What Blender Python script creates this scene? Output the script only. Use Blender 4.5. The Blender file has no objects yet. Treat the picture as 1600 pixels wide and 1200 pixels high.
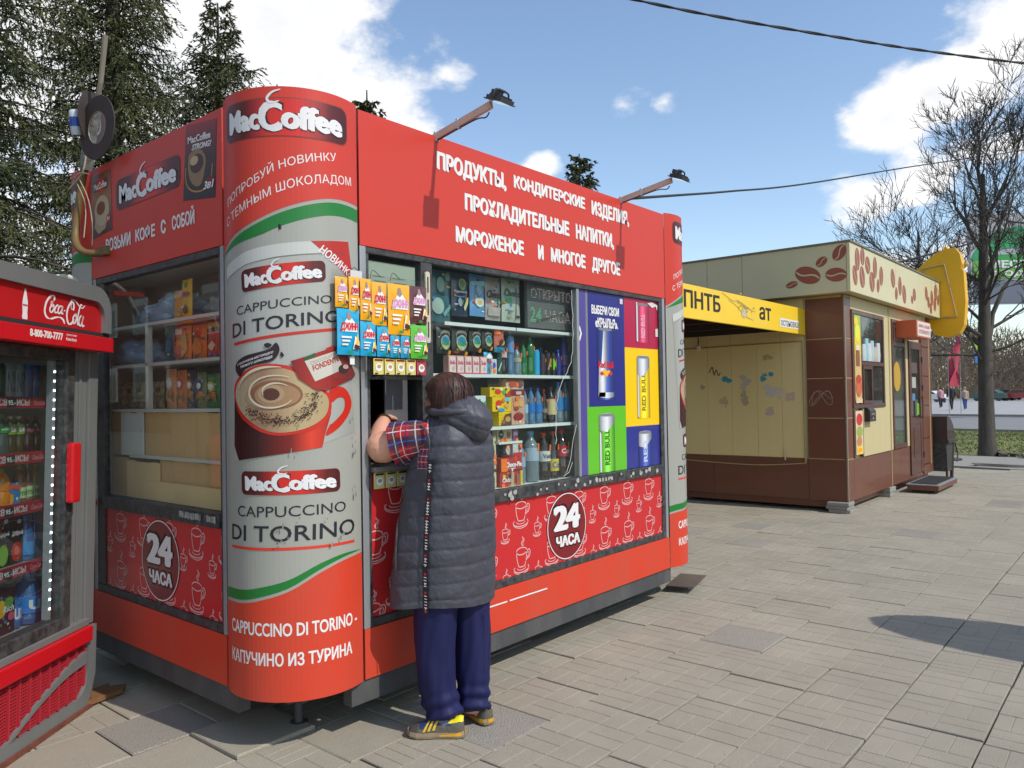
import bpy, bmesh, math, random
import numpy as np
from mathutils import Vector, Matrix, noise
from mathutils.geometry import tessellate_polygon
R_ = math.radians
random.seed(7)
rng = np.random.default_rng(7)
SC = bpy.context.scene
COL = SC.collection

# ------------------------------------------------------------------ camera
cam = bpy.data.cameras.new('camera')
cam_o = bpy.data.objects.new('camera', cam)
COL.objects.link(cam_o)
cam.sensor_width = 36.0
cam.lens = 36.0 * 1209.5 / 1600.0
cam.clip_start = 0.05
cam.clip_end = 2000
YAW, PITCH, ROLL = 0.8717, 0.01695, -0.016618
fwd = Vector((math.sin(YAW) * math.cos(PITCH), math.cos(YAW) * math.cos(PITCH), math.sin(PITCH)))
rgt = fwd.cross(Vector((0, 0, 1))).normalized()
upv = rgt.cross(fwd)
rgt2 = rgt * math.cos(ROLL) + upv * math.sin(ROLL)
upv2 = -rgt * math.sin(ROLL) + upv * math.cos(ROLL)
cm = Matrix((rgt2, upv2, -fwd)).transposed().to_4x4()
cm.translation = Vector((-1.828, -2.793, 1.509))
cam_o.matrix_world = cm
SC.camera = cam_o

# ------------------------------------------------------------------ sun, sky
SUN_EL, SUN_AZ = R_(47), R_(6)          # azimuth measured from -Y towards +X
sdir = Vector((math.sin(SUN_AZ) * math.cos(SUN_EL), -math.cos(SUN_AZ) * math.cos(SUN_EL), math.sin(SUN_EL)))
sun = bpy.data.lights.new('sun', 'SUN')
sun.energy = 2.7
sun.angle = R_(0.55)
sun.color = (1.0, 0.955, 0.89)
sun_o = bpy.data.objects.new('sun', sun)
COL.objects.link(sun_o)
sun_o.rotation_euler = sdir.to_track_quat('Z', 'Y').to_euler()
sun_o.location = (0, -10, 20)

world = bpy.data.worlds.new('World')
SC.world = world
world.use_nodes = True
wn = world.node_tree.nodes
wl = world.node_tree.links
for n in list(wn):
    wn.remove(n)
SKY = 0.15
def wnode(t, **k):
    n = wn.new(t)
    for a, b in k.items():
        setattr(n, a, b)
    return n
def wmath(op, a, b=None, c=None, clamp=False):
    n = wn.new('ShaderNodeMath'); n.operation = op; n.use_clamp = clamp
    for i, v in enumerate((a, b, c)):
        if v is None: continue
        if isinstance(v, (int, float)): n.inputs[i].default_value = v
        else: wl.new(v, n.inputs[i])
    return n.outputs[0]
sky = wnode('ShaderNodeTexSky', sky_type='NISHITA', sun_disc=False)
sky.sun_elevation = SUN_EL
sky.sun_rotation = math.pi - SUN_AZ
sky.altitude = 150
sky.air_density = 1.12
sky.dust_density = 0.5
sky.ozone_density = 1.3
tc = wnode('ShaderNodeTexCoord')
vec = tc.outputs['Generated']
# big billowy noise, used both to break the cloud outlines and to shade their bodies
mp = wnode('ShaderNodeMapping'); mp.inputs['Scale'].default_value = (1, 1, 1.7)
wl.new(vec, mp.inputs['Vector'])
def wnoise(scale, detail, rough, off=(0, 0, 0)):
    m2 = wnode('ShaderNodeMapping'); m2.inputs['Location'].default_value = off
    wl.new(mp.outputs[0], m2.inputs['Vector'])
    n = wnode('ShaderNodeTexNoise')
    n.inputs['Scale'].default_value = scale
    n.inputs['Detail'].default_value = detail
    n.inputs['Roughness'].default_value = rough
    wl.new(m2.outputs[0], n.inputs['Vector'])
    return n.outputs['Fac']
n1 = wnoise(9.0, 9, 0.6)
n2 = wnoise(3.2, 5, 0.55, (3, 1, 2))
# cloud banks: direction, angular radius (cosine space), weight
CLOUDS = [((.28, .89, .36), .30, 1.1), ((.40, .83, .36), .26, 1.1), ((.50, .76, .43), .20, 1.15), ((.555, .735, .385), .12, 1.0),
          ((.605, .705, .355), .075, .95), ((.64, .69, .33), .05, .8), ((.52, .74, .45), .11, .9), ((.2, .95, .25), .30, 1.0), ((.45, .72, .60), .17, .8),
          ((.76, .59, .29), .028, .8), ((.80, .49, .35), .030, .48), ((.83, .45, .352), .024, .36), ((.66, .65, .39), .03, .5),
          ((.925, .225, .305), .055, 1.0), ((.94, .185, .325), .06, 1.0), ((.943, .135, .335), .06, .95), ((.935, .09, .37), .07, 1.0), ((.92, .03, .40), .12, 1.0),
          ((.945, .255, .215), .045, .62), ((.96, .20, .235), .055, .72), ((.965, .13, .255), .05, .6), ((.97, .17, .15), .06, .7), ((.965, .235, .135), .05, .9),
          ((.75, .62, .21), .05, .7), ((.70, .66, .24), .045, .6),
          ((-.6, .6, .4), .4, 1.0), ((-.8, -.3, .3), .35, 1.0), ((.3, -.9, .25), .3, .9), ((.8, -.55, .3), .25, 1.0), ((-.2, -.85, .6), .2, .8)]
mask = None
for d, rad, w in CLOUDS:
    dv = Vector(d).normalized()
    vs = wnode('ShaderNodeVectorMath', operation='SUBTRACT')
    wl.new(vec, vs.inputs[0]); vs.inputs[1].default_value = dv
    ms = wnode('ShaderNodeVectorMath', operation='MULTIPLY')
    wl.new(vs.outputs[0], ms.inputs[0]); ms.inputs[1].default_value = (1, 1, 1.5)
    ln = wnode('ShaderNodeVectorMath', operation='LENGTH')
    wl.new(ms.outputs[0], ln.inputs[0])
    q = wmath('DIVIDE', ln.outputs['Value'], rad)
    q = wmath('MULTIPLY_ADD', q, -w, w)          # w at the centre, 0 at the rim, negative outside
    mask = q if mask is None else wmath('SMOOTH_MAX', mask, q, 0.35)
nn = wmath('MULTIPLY_ADD', n1, 2.3, -1.15)
nn2 = wmath('MULTIPLY_ADD', n2, 1.0, -0.5)
dens = wmath('ADD', wmath('ADD', mask, nn), nn2)
ramp = wnode('ShaderNodeMapRange', interpolation_type='SMOOTHSTEP')
ramp.inputs['From Min'].default_value = 0.05
ramp.inputs['From Max'].default_value = 0.62
wl.new(dens, ramp.inputs['Value'])
# thicker parts are greyer
thick = wnode('ShaderNodeMapRange', interpolation_type='SMOOTHSTEP')
thick.inputs['From Min'].default_value = 0.5; thick.inputs['From Max'].default_value = 1.9
wl.new(dens, thick.inputs['Value'])
cm1 = wnode('ShaderNodeMix', data_type='RGBA')
cm1.inputs['A'].default_value = (5.6, 5.6, 5.65, 1)
cm1.inputs['B'].default_value = (4.3, 4.4, 4.65, 1)
wl.new(thick.outputs[0], cm1.inputs['Factor'])
cm2 = wnode('ShaderNodeMix', data_type='RGBA')
wl.new(ramp.outputs[0], cm2.inputs['Factor'])
wl.new(sky.outputs[0], cm2.inputs['A'])
wl.new(cm1.outputs['Result'], cm2.inputs['B'])
bg = wnode('ShaderNodeBackground'); bg.inputs['Strength'].default_value = SKY
wl.new(cm2.outputs['Result'], bg.inputs['Color'])
wo = wnode('ShaderNodeOutputWorld')
wl.new(bg.outputs[0], wo.inputs['Surface'])
world.cycles.sampling_method = 'MANUAL'
world.cycles.sample_map_resolution = 512

SC.view_settings.view_transform = 'Standard'
SC.view_settings.look = 'None'
SC.view_settings.gamma = 1
SC.view_settings.exposure = 0.36
SC.view_settings.use_curve_mapping = False
SC.cycles.max_bounces = 6
SC.cycles.transparent_max_bounces = 16

# ------------------------------------------------------------------ materials
MATS = {}
def srgb(r, g, b):
    f = lambda v: (v / 255 / 12.92) if v <= 10 else ((v / 255 + .055) / 1.055) ** 2.4
    return (f(r), f(g), f(b))
def M(name, c=None, rough=.55, metal=0, nscale=0, namt=0, c2=None, bump=0, bscale=None, coat=0, spec=.5, emit=None, estr=0, rnd=0, stretch=None, alpha=1, trans=0, coords='Object'):
    """principled material with noise-driven wear between c and c2, bump and per-object variation"""
    if name in MATS: return MATS[name]
    m = bpy.data.materials.new(name); m.use_nodes = True
    nt = m.node_tree; N = nt.nodes; L = nt.links
    b = N['Principled BSDF']
    b.inputs['Roughness'].default_value = rough
    b.inputs['Metallic'].default_value = metal
    b.inputs['Specular IOR Level'].default_value = spec
    b.inputs['Coat Weight'].default_value = coat
    b.inputs['Transmission Weight'].default_value = trans
    b.inputs['Alpha'].default_value = alpha
    c = tuple(c) + (1,)
    b.inputs['Base Color'].default_value = c
    if emit:
        b.inputs['Emission Color'].default_value = tuple(emit) + (1,)
        b.inputs['Emission Strength'].default_value = estr
    src = None
    if nscale or bump:
        t = N.new('ShaderNodeTexCoord'); src = t.outputs[coords]
        if stretch:
            mpp = N.new('ShaderNodeMapping'); mpp.inputs['Scale'].default_value = stretch
            L.new(src, mpp.inputs['Vector']); src = mpp.outputs[0]
    out = None
    if nscale:
        n = N.new('ShaderNodeTexNoise'); n.inputs['Scale'].default_value = nscale
        n.inputs['Detail'].default_value = 6; n.inputs['Roughness'].default_value = .65
        L.new(src, n.inputs['Vector'])
        r = N.new('ShaderNodeMapRange'); r.inputs['From Min'].default_value = .38; r.inputs['From Max'].default_value = .68
        r.inputs['To Max'].default_value = namt
        L.new(n.outputs['Fac'], r.inputs['Value'])
        mx = N.new('ShaderNodeMix'); mx.data_type = 'RGBA'
        mx.inputs['A'].default_value = c
        cc = c2 if c2 else tuple(v * .55 for v in c[:3])
        mx.inputs['B'].default_value = tuple(cc) + (1,)
        L.new(r.outputs[0], mx.inputs['Factor']); out = mx.outputs['Result']
        L.new(out, b.inputs['Base Color'])
        rr = N.new('ShaderNodeMapRange'); rr.inputs['To Min'].default_value = max(.02, rough - .08); rr.inputs['To Max'].default_value = min(1, rough + .15)
        L.new(n.outputs['Fac'], rr.inputs['Value']); L.new(rr.outputs[0], b.inputs['Roughness'])
    if rnd:
        oi = N.new('ShaderNodeObjectInfo'); hs = N.new('ShaderNodeHueSaturation')
        r = N.new('ShaderNodeMapRange'); r.inputs['To Min'].default_value = 1 - rnd; r.inputs['To Max'].default_value = 1 + rnd
        L.new(oi.outputs['Random'], r.inputs['Value']); L.new(r.outputs[0], hs.inputs['Value'])
        if out: L.new(out, hs.inputs['Color'])
        else: hs.inputs['Color'].default_value = c
        L.new(hs.outputs[0], b.inputs['Base Color'])
    if bump:
        n = N.new('ShaderNodeTexNoise'); n.inputs['Scale'].default_value = bscale or 40
        n.inputs['Detail'].default_value = 5
        L.new(src, n.inputs['Vector'])
        bp = N.new('ShaderNodeBump'); bp.inputs['Strength'].default_value = bump; bp.inputs['Distance'].default_value = .01
        L.new(n.outputs['Fac'], bp.inputs['Height']); L.new(bp.outputs[0], b.inputs['Normal'])
    MATS[name] = m
    return m
def flat(r, g, b, rough=.45, **k):
    """print colour given as the colour of the ink itself"""
    return M('ink_%d_%d_%d_%d' % (r, g, b, int(rough * 100)), srgb(r, g, b), rough=rough, **k)
def glass(name, tint=(1, 1, 1), refl=1.0, dirt=.0, dcol=(.5, .5, .45)):
    if name in MATS: return MATS[name]
    m = bpy.data.materials.new(name); m.use_nodes = True
    N = m.node_tree.nodes; L = m.node_tree.links; N.remove(N['Principled BSDF'])
    tr = N.new('ShaderNodeBsdfTransparent'); tr.inputs[0].default_value = tuple(tint) + (1,)
    gl = N.new('ShaderNodeBsdfGlossy'); gl.inputs['Roughness'].default_value = .02; gl.inputs[0].default_value = (refl, refl, refl, 1)
    fr = N.new('ShaderNodeFresnel'); fr.inputs[0].default_value = 1.5
    gb = N.new('ShaderNodeNewGeometry'); iv = N.new('ShaderNodeMath'); iv.operation = 'SUBTRACT'; iv.inputs[0].default_value = 1; L.new(gb.outputs['Backfacing'], iv.inputs[1])
    fm = N.new('ShaderNodeMath'); fm.operation = 'MULTIPLY'; L.new(fr.outputs[0], fm.inputs[0]); L.new(iv.outputs[0], fm.inputs[1])
    mx = N.new('ShaderNodeMixShader'); L.new(fm.outputs[0], mx.inputs[0]); L.new(tr.outputs[0], mx.inputs[1]); L.new(gl.outputs[0], mx.inputs[2])
    out = mx.outputs[0]
    if dirt:
        df = N.new('ShaderNodeBsdfDiffuse'); df.inputs[0].default_value = tuple(dcol) + (1,)
        t = N.new('ShaderNodeTexCoord'); n = N.new('ShaderNodeTexNoise'); n.inputs['Scale'].default_value = 3.5; n.inputs['Detail'].default_value = 8; n.inputs['Roughness'].default_value = .7
        L.new(t.outputs['Object'], n.inputs['Vector'])
        r = N.new('ShaderNodeMapRange'); r.inputs['From Min'].default_value = .35; r.inputs['From Max'].default_value = .8; r.inputs['To Min'].default_value = dirt * .35; r.inputs['To Max'].default_value = dirt * 1.5
        L.new(n.outputs['Fac'], r.inputs['Value'])
        m2 = N.new('ShaderNodeMixShader'); L.new(r.outputs[0], m2.inputs[0]); L.new(out, m2.inputs[1]); L.new(df.outputs[0], m2.inputs[2]); out = m2.outputs[0]
    L.new(out, N['Material Output'].inputs['Surface'])
    MATS[name] = m
    return m

# ------------------------------------------------------------------ object helpers
ROOT = {}
def tag(o, label=None, cat=None, group=None, kind=None):
    if label: o['label'] = label
    if cat: o['category'] = cat
    if group: o['group'] = group
    if kind: o['kind'] = kind
    return o
def thing(name, label, cat, loc=(0, 0, 0), rot=(0, 0, 0), group=None):
    o = bpy.data.objects.new(name, None); COL.objects.link(o)
    o.empty_display_size = .05
    o.location = loc; o.rotation_euler = rot
    ROOT[o.name] = Vector(loc)
    return tag(o, label, cat, group)
def mk(name, verts, faces, mat, parent=None, smooth=False, local=False, mats=None, fmat=None, label=None):
    me = bpy.data.meshes.new(name)
    off = Vector((0, 0, 0)) if (local or parent is None) else ROOT.get(parent.name, Vector((0, 0, 0)))
    v = np.asarray(verts, dtype=float).reshape(-1, 3) - np.array(off)
    me.from_pydata(v.tolist(), [], faces)
    me.materials.append(mat)
    if mats:
        for m_ in mats: me.materials.append(m_)
        me.polygons.foreach_set('material_index', fmat)
    if smooth: me.polygons.foreach_set('use_smooth', [True] * len(me.polygons))
    me.update()
    o = bpy.data.objects.new(name, me); COL.objects.link(o)
    if parent is not None:
        o.parent = parent
        ROOT[o.name] = off
    else: ROOT[o.name] = Vector((0, 0, 0))
    if label: o['label'] = label
    return o
class B:
    """collects primitive shapes and links them as ONE mesh object"""
    def __init__(s): s.v = []; s.f = []
    def add(s, v, f):
        n = len(s.v); s.v += [tuple(p) for p in v]; s.f += [tuple(i + n for i in q) for q in f]; return s
    def box(s, x0, x1, y0, y1, z0, z1, bev=0):
        if bev <= 0:
            return s.add([(x0, y0, z0), (x1, y0, z0), (x1, y1, z0), (x0, y1, z0), (x0, y0, z1), (x1, y0, z1), (x1, y1, z1), (x0, y1, z1)],
                         [(0, 3, 2, 1), (4, 5, 6, 7), (0, 1, 5, 4), (1, 2, 6, 5), (2, 3, 7, 6), (3, 0, 4, 7)])
        b = bev; v = []; f = []
        bm = bmesh.new()
        bmesh.ops.create_cube(bm, size=1)
        for w in bm.verts:
            w.co = Vector(((x0 + x1) / 2 + w.co.x * (x1 - x0), (y0 + y1) / 2 + w.co.y * (y1 - y0), (z0 + z1) / 2 + w.co.z * (z1 - z0)))
        bmesh.ops.bevel(bm, geom=bm.edges[:], offset=b, segments=2, affect='EDGES', profile=.6)
        return s.bm(bm)
    def bm(s, bm):
        bm.verts.index_update()
        s.add([w.co[:] for w in bm.verts], [[w.index for w in fc.verts] for fc in bm.faces]); bm.free(); return s
    def obox(s, c, ax, ay, az):
        c, ax, ay, az = map(Vector, (c, ax, ay, az)); v = []
        for k in (-1, 1):
            for (i, j) in ((-1, -1), (1, -1), (1, 1), (-1, 1)): v.append(c + ax * i + ay * j + az * k)
        return s.add(v, [(0, 3, 2, 1), (4, 5, 6, 7), (0, 1, 5, 4), (1, 2, 6, 5), (2, 3, 7, 6), (3, 0, 4, 7)])
    def tube(s, pts, rad, n=8, cap=True):
        pts = [Vector(p) for p in pts]; m = len(pts)
        if not hasattr(rad, '__len__'): rad = [rad] * m
        v = []; prev = None
        for i, p in enumerate(pts):
            d = (pts[min(i + 1, m - 1)] - pts[max(i - 1, 0)]).normalized()
            if prev is None:
                a = d.cross(Vector((0, 0, 1)));
                if a.length < .05: a = d.cross(Vector((1, 0, 0)))
                a.normalize()
            else: a = (prev - d * prev.dot(d)).normalized()
            prev = a; b = d.cross(a)
            for k in range(n):
                t = 2 * math.pi * k / n; v.append(p + (a * math.cos(t) + b * math.sin(t)) * rad[i])
        f = [(i * n + k, i * n + (k + 1) % n, (i + 1) * n + (k + 1) % n, (i + 1) * n + k) for i in range(m - 1) for k in range(n)]
        if cap: f += [tuple(range(n))[::-1], tuple(range((m - 1) * n, m * n))]
        return s.add(v, f)
    def lathe(s, prof, c=(0, 0, 0), n=16, cap=True):
        v = []; m = len(prof)
        for r, z in prof:
            for k in range(n):
                t = 2 * math.pi * k / n; v.append((c[0] + r * math.cos(t), c[1] + r * math.sin(t), c[2] + z))
        f = [(i * n + k, i * n + (k + 1) % n, (i + 1) * n + (k + 1) % n, (i + 1) * n + k) for i in range(m - 1) for k in range(n)]
        if cap: f += [tuple(range(n))[::-1], tuple(range((m - 1) * n, m * n))]
        return s.add(v, f)
    def prism(s, poly, y0, y1, axis='y'):
        """extrude a 2d outline (a, b) between two depths along one axis"""
        n = len(poly)
        def P(a, b, d): return {'y': (a, d, b), 'x': (d, a, b), 'z': (a, b, d)}[axis]
        v = [P(a, b, y0) for a, b in poly] + [P(a, b, y1) for a, b in poly]
        f = [tuple(range(n)), tuple(range(n, 2 * n))[::-1]] + [(i, i + n, (i + 1) % n + n, (i + 1) % n) for i in range(n)]
        return s.add(v, f)
    def loft(s, rings, cap=True):
        n = len(rings[0]); m = len(rings); v = [p for r in rings for p in r]
        f = [(i * n + k, i * n + (k + 1) % n, (i + 1) * n + (k + 1) % n, (i + 1) * n + k) for i in range(m - 1) for k in range(n)]
        if cap: f += [tuple(range(n))[::-1], tuple(range((m - 1) * n, m * n))]
        return s.add(v, f)
    def go(s, name, mat, parent=None, smooth=False, local=False, label=None, fix=True):
        o = mk(name, s.v, s.f, mat, parent, smooth, local, label=label)
        if fix:
            bm = bmesh.new(); bm.from_mesh(o.data); bmesh.ops.recalc_face_normals(bm, faces=bm.faces[:]); bm.to_mesh(o.data); bm.free()
        if smooth:
            bm = bmesh.new(); bm.from_mesh(o.data)
            for e in bm.edges:
                if len(e.link_faces) == 2 and e.calc_face_angle(0) > R_(42): e.smooth = False
            bm.to_mesh(o.data); bm.free()
        return o
def copy_tree(o, loc=None, rot=None, label=None, parent=None):
    c = o.copy(); COL.objects.link(c)
    if parent: c.parent = parent
    if loc is not None: c.location = loc; ROOT[c.name] = Vector(loc)
    if rot is not None: c.rotation_euler = rot
    if label: c['label'] = label
    for ch in list(o.children): copy_tree(ch, parent=c)
    return c

# ------------------------------------------------------------------ flat print (lettering, logos, pictures) laid on surfaces
TXT = {}; TXS = {}
def text2d(s, bold=0.0, shear=0.0):
    """outline of a line of text, scaled to the unit square"""
    key = (s, bold, shear)
    if key in TXT: return TXT[key]
    cu = bpy.data.curves.new('lettering', 'FONT'); cu.body = s; cu.offset = bold; cu.resolution_u = 3; cu.shear = shear
    ob = bpy.data.objects.new('lettering', cu); COL.objects.link(ob)
    dg = bpy.context.evaluated_depsgraph_get(); dg.update()
    me = ob.evaluated_get(dg).to_mesh()
    v = np.array([w.co[:2] for w in me.vertices]); f = [tuple(p.vertices) for p in me.polygons]
    ob.evaluated_get(dg).to_mesh_clear()
    bpy.data.objects.remove(ob); bpy.data.curves.remove(cu)
    mn = v.min(0); mxx = v.max(0); TXS[key] = tuple(mxx - mn); v = (v - mn) / (mxx - mn)
    TXT[key] = (v, f)
    return TXT[key]
def quadmap(v, p00, p10, p01, p11):
    """unit square to a quadrilateral"""
    p00, p10, p01, p11 = map(np.array, (p00, p10, p01, p11))
    a = v[:, :1]; b = v[:, 1:2]
    return p00 * (1 - a) * (1 - b) + p10 * a * (1 - b) + p01 * (1 - a) * b + p11 * a * b
def poly(*loops):
    pts = [Vector((p[0], p[1], 0)) for l in loops for p in l]
    tri = tessellate_polygon([[Vector((p[0], p[1], 0)) for p in l] for l in loops])
    return np.array([p[:2] for p in pts]), [tuple(t) for t in tri]
def join2(parts):
    v = []; f = []; n = 0
    for a, b in parts:
        a = np.asarray(a); a = np.c_[a[:, :2], np.full(len(a), (len(v) % 24) * .00015)]; v.append(a); f += [tuple(i + n for i in q) for q in b]; n += len(a)
    return np.concatenate(v), f
def stroke(pts, w, closed=False):
    """ribbon of width w (number or list) along a polyline"""
    pts = np.array(pts, float); m = len(pts); ws = w if hasattr(w, '__len__') else [w] * m
    v = []; f = []
    for i in range(m):
        a = pts[(i - 1) % m] if (closed or i) else pts[i]; b = pts[(i + 1) % m] if (closed or i < m - 1) else pts[i]
        d = b - a; d = d / (np.hypot(*d) + 1e-9); n = np.array([-d[1], d[0]]) * ws[i] / 2
        v += [pts[i] + n, pts[i] - n]
    k = m if closed else m - 1
    f = [(2 * i, 2 * i + 1, (2 * i + 3) % (2 * m), (2 * i + 2) % (2 * m)) for i in range(k)]
    return np.array(v), f
def ell(cx, cz, rx, rz, n=20, a0=0, a1=360):
    full = abs(a1 - a0) >= 360
    return [(cx + rx * math.cos(R_(a0 + (a1 - a0) * i / (n if full else n - 1))), cz + rz * math.sin(R_(a0 + (a1 - a0) * i / (n if full else n - 1)))) for i in range(n)]
def rrect(x0, z0, x1, z1, r, n=4):
    o = []
    for cx, cz, a in ((x1 - r, z0 + r, -90), (x1 - r, z1 - r, 0), (x0 + r, z1 - r, 90), (x0 + r, z0 + r, 180)):
        o += [(cx + r * math.cos(R_(a + 90 * i / n)), cz + r * math.sin(R_(a + 90 * i / n))) for i in range(n + 1)]
    return o
def smoothpoly(pts, n=4, closed=True):
    """Catmull-Rom through the points"""
    P_ = [np.array(p, float) for p in pts]; m = len(P_); out = []
    rng_ = range(m) if closed else range(m - 1)
    for i in rng_:
        g = (lambda j: P_[j % m]) if closed else (lambda j: P_[max(0, min(m - 1, j))])
        p0, p1, p2, p3 = g(i - 1), g(i), g(i + 1), g(i + 2)
        for k in range(n):
            t = k / n; out.append(tuple(.5 * ((2 * p1) + (-p0 + p2) * t + (2 * p0 - 5 * p1 + 4 * p2 - p3) * t * t + (-p0 + 3 * p1 - 3 * p2 + p3) * t ** 3)))
    if not closed: out.append(tuple(P_[-1]))
    return out
def pr(name, vf, mapper, off, mat, parent, cut=0, uv=True, label=None):
    """lay a 2d shape on a surface through mapper(s, t, off); cut > 0 slices it for curved surfaces"""
    v, f = vf; v = np.asarray(v, float)
    if v.shape[1] == 2: v = np.c_[v, np.zeros(len(v))]
    if cut:
        bm = bmesh.new()
        vs = [bm.verts.new(tuple(c)) for c in v]
        for q in f:
            try: bm.faces.new([vs[i] for i in q])
            except ValueError: pass
        k0 = math.floor(v[:, 0].min() / cut); k1 = math.ceil(v[:, 0].max() / cut)
        for k in range(k0, k1 + 1):
            bmesh.ops.bisect_plane(bm, geom=bm.verts[:] + bm.edges[:] + bm.faces[:], plane_co=(k * cut, 0, 0), plane_no=(1, 0, 0), dist=1e-6)
        bm.verts.index_update(); v = np.array([w.co[:] for w in bm.verts]); f = [[w.index for w in q.verts] for q in bm.faces]; bm.free()
    me_v = [mapper(a, b, off + c) for a, b, c in v]; v = v[:, :2]
    o = mk(name, me_v, f, mat, parent, label=label, local=getattr(mapper, 'local', False))
    if uv:
        mn = v.min(0); sz = np.maximum(v.max(0) - mn, 1e-6); ul = o.data.uv_layers.new(name='UVMap')
        idx = np.zeros(len(o.data.loops), dtype=int); o.data.loops.foreach_get('vertex_index', idx)
        ul.data.foreach_set('uv', ((v[idx] - mn) / sz).ravel())
    if name in ('sticker_scraps', 'cup_outline', 'cup_coffee', 'chocolate_chips', 'tape_scraps', 'light_dots', 'torn_notice', 'peeling_cracks', 'notice_line'): o['kind'] = 'stuff'
    return o
def gradmat(name, stops, axis=0, rough=.4):
    if name in MATS: return MATS[name]
    m = bpy.data.materials.new(name); m.use_nodes = True; N = m.node_tree.nodes; L = m.node_tree.links
    b = N['Principled BSDF']; b.inputs['Roughness'].default_value = rough
    u = N.new('ShaderNodeUVMap'); sp = N.new('ShaderNodeSeparateXYZ'); L.new(u.outputs[0], sp.inputs[0])
    r = N.new('ShaderNodeValToRGB'); L.new(sp.outputs[axis], r.inputs[0])
    e = r.color_ramp.elements
    while len(e) < len(stops): e.new(.5)
    for i, (p, c) in enumerate(stops): e[i].position = p; e[i].color = tuple(srgb(*c)) + (1,)
    L.new(r.outputs[0], b.inputs['Base Color'])
    MATS[name] = m; return m
WHITE = flat(225, 222, 218)
def text(name, s, q, mapper, off, mat, parent, bold=.03, shear=0, cut=0):
    """q = (x0, z0, x1, z1) or four corners p00, p10, p01, p11"""
    if len(q) == 4 and not hasattr(q[0], '__len__'):
        x0, z0, x1, z1 = q; q = ((x0, z0), (x1, z0), (x0, z1), (x1, z1))
    n, g = nbold(s, bold); v, f = text2d(s, min(bold, .018), shear); w, h = TXS[(s, min(bold, .018), shear)]
    vs = []; fs = []; k = 0; d = g / w / 2; e = g / h * .25
    for i in range(n):
        a = (2 * i / (n - 1) - 1) if n > 1 else 0; u = v * [1 - 2 * d, 1 - 2 * e] + [d * (1 + a), e * (1 + (a if i % 2 else -a))]
        vs.append(np.c_[quadmap(u, *q), np.full(len(u), i * .00018)]); fs += [tuple(j + k for j in t) for t in f]; k += len(u)
    return pr(name, (np.concatenate(vs), fs), mapper, off, mat, parent, cut=cut, uv=False)
def nbold(s, bold):
    g = max(0, (bold - .018)) * 2.0
    return (1, 0) if g <= 0 else (2 + int(g > .05) + int(g > .09), g)
BADGE = gradmat('badge_print', [(0, (78, 22, 22)), (.22, (92, 24, 22)), (.42, (200, 38, 28)), (.62, (205, 40, 30)), (.85, (92, 24, 22)), (1, (74, 20, 22))])
GREYTXT = flat(222, 220, 218)
DKTXT = flat(52, 22, 20)
def maclogo(q, mapper, off, parent, cut=0, badge=True, step=.0008, rim=None, steam=True, grow=1.0):
    """the coffee maker's logo: badge, steam and lettering; q = corner points p00, p10, p01, p11"""
    if not hasattr(q[0], '__len__'):
        x0, z0, x1, z1 = q; q = ((x0, z0), (x1, z0), (x0, z1), (x1, z1))
    mp_ = lambda v: quadmap(np.asarray(v), *q)
    H = 1.0; asp = abs((q[1][0] - q[0][0]) / (q[2][1] - q[0][1]))
    def rr(x0, z0, x1, z1, r):
        pts = rrect(x0 * asp, z0, x1 * asp, z1, r, 5); return [(a / asp, b) for a, b in pts]
    if badge:
        if rim: pr('badge_rim', (mp_(rr(-.008, -.03, 1.008, 1.03, .26)), [tuple(range(24))]), mapper, off, rim, parent, cut)
        v, f = poly(rr(0, 0, 1, 1, .24)); pr('badge', (mp_(v), f), mapper, off + step, BADGE, parent, cut)
    x = [(.05, .17, .350, .80, 'Mac', .062), (.335, .10, .51, .93, 'C', .06), (.50, .17, .955, .82, 'offee', .062)]
    for dk in (1, 0):
        ps = []
        for a, b, c, d, s, bo in x:
            e = .007 if dk else 0; a2, b2, c2, d2 = a - e + (.005 if dk else 0), b - e * 3 - (.02 if dk else 0), c + e + (.005 if dk else 0), d + e * 3 - (.02 if dk else 0)
            cq = mp_([(a2, b2), (c2, b2), (a2, d2), (c2, d2)])
            text('letter_shadow' if dk else 'logo_lettering', s, tuple(map(tuple, cq)), mapper, off + step * (2 if dk else 3) + step * .25 * len(ps), DKTXT if dk else GREYTXT, parent, bo + (.02 if dk else 0), cut=cut); ps.append(s)
    if steam:
        st = smoothpoly([(.49, 1.06), (.43, 1.02), (.405, 1.12), (.44, 1.26), (.50, 1.33)], 5, False)
        n = len(st); st = [(a, .88 + (b - 1.02) * 1.15) for a, b in st]
        v, f = stroke([(a * asp, b) for a, b in st], [.02 + .055 * math.sin(math.pi * i / (n - 1)) for i in range(n)]); v = v / [asp, 1]
        pr('steam_print', (mp_(v), f), mapper, off + step * 4.5, GREYTXT, parent, cut, uv=False)

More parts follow.
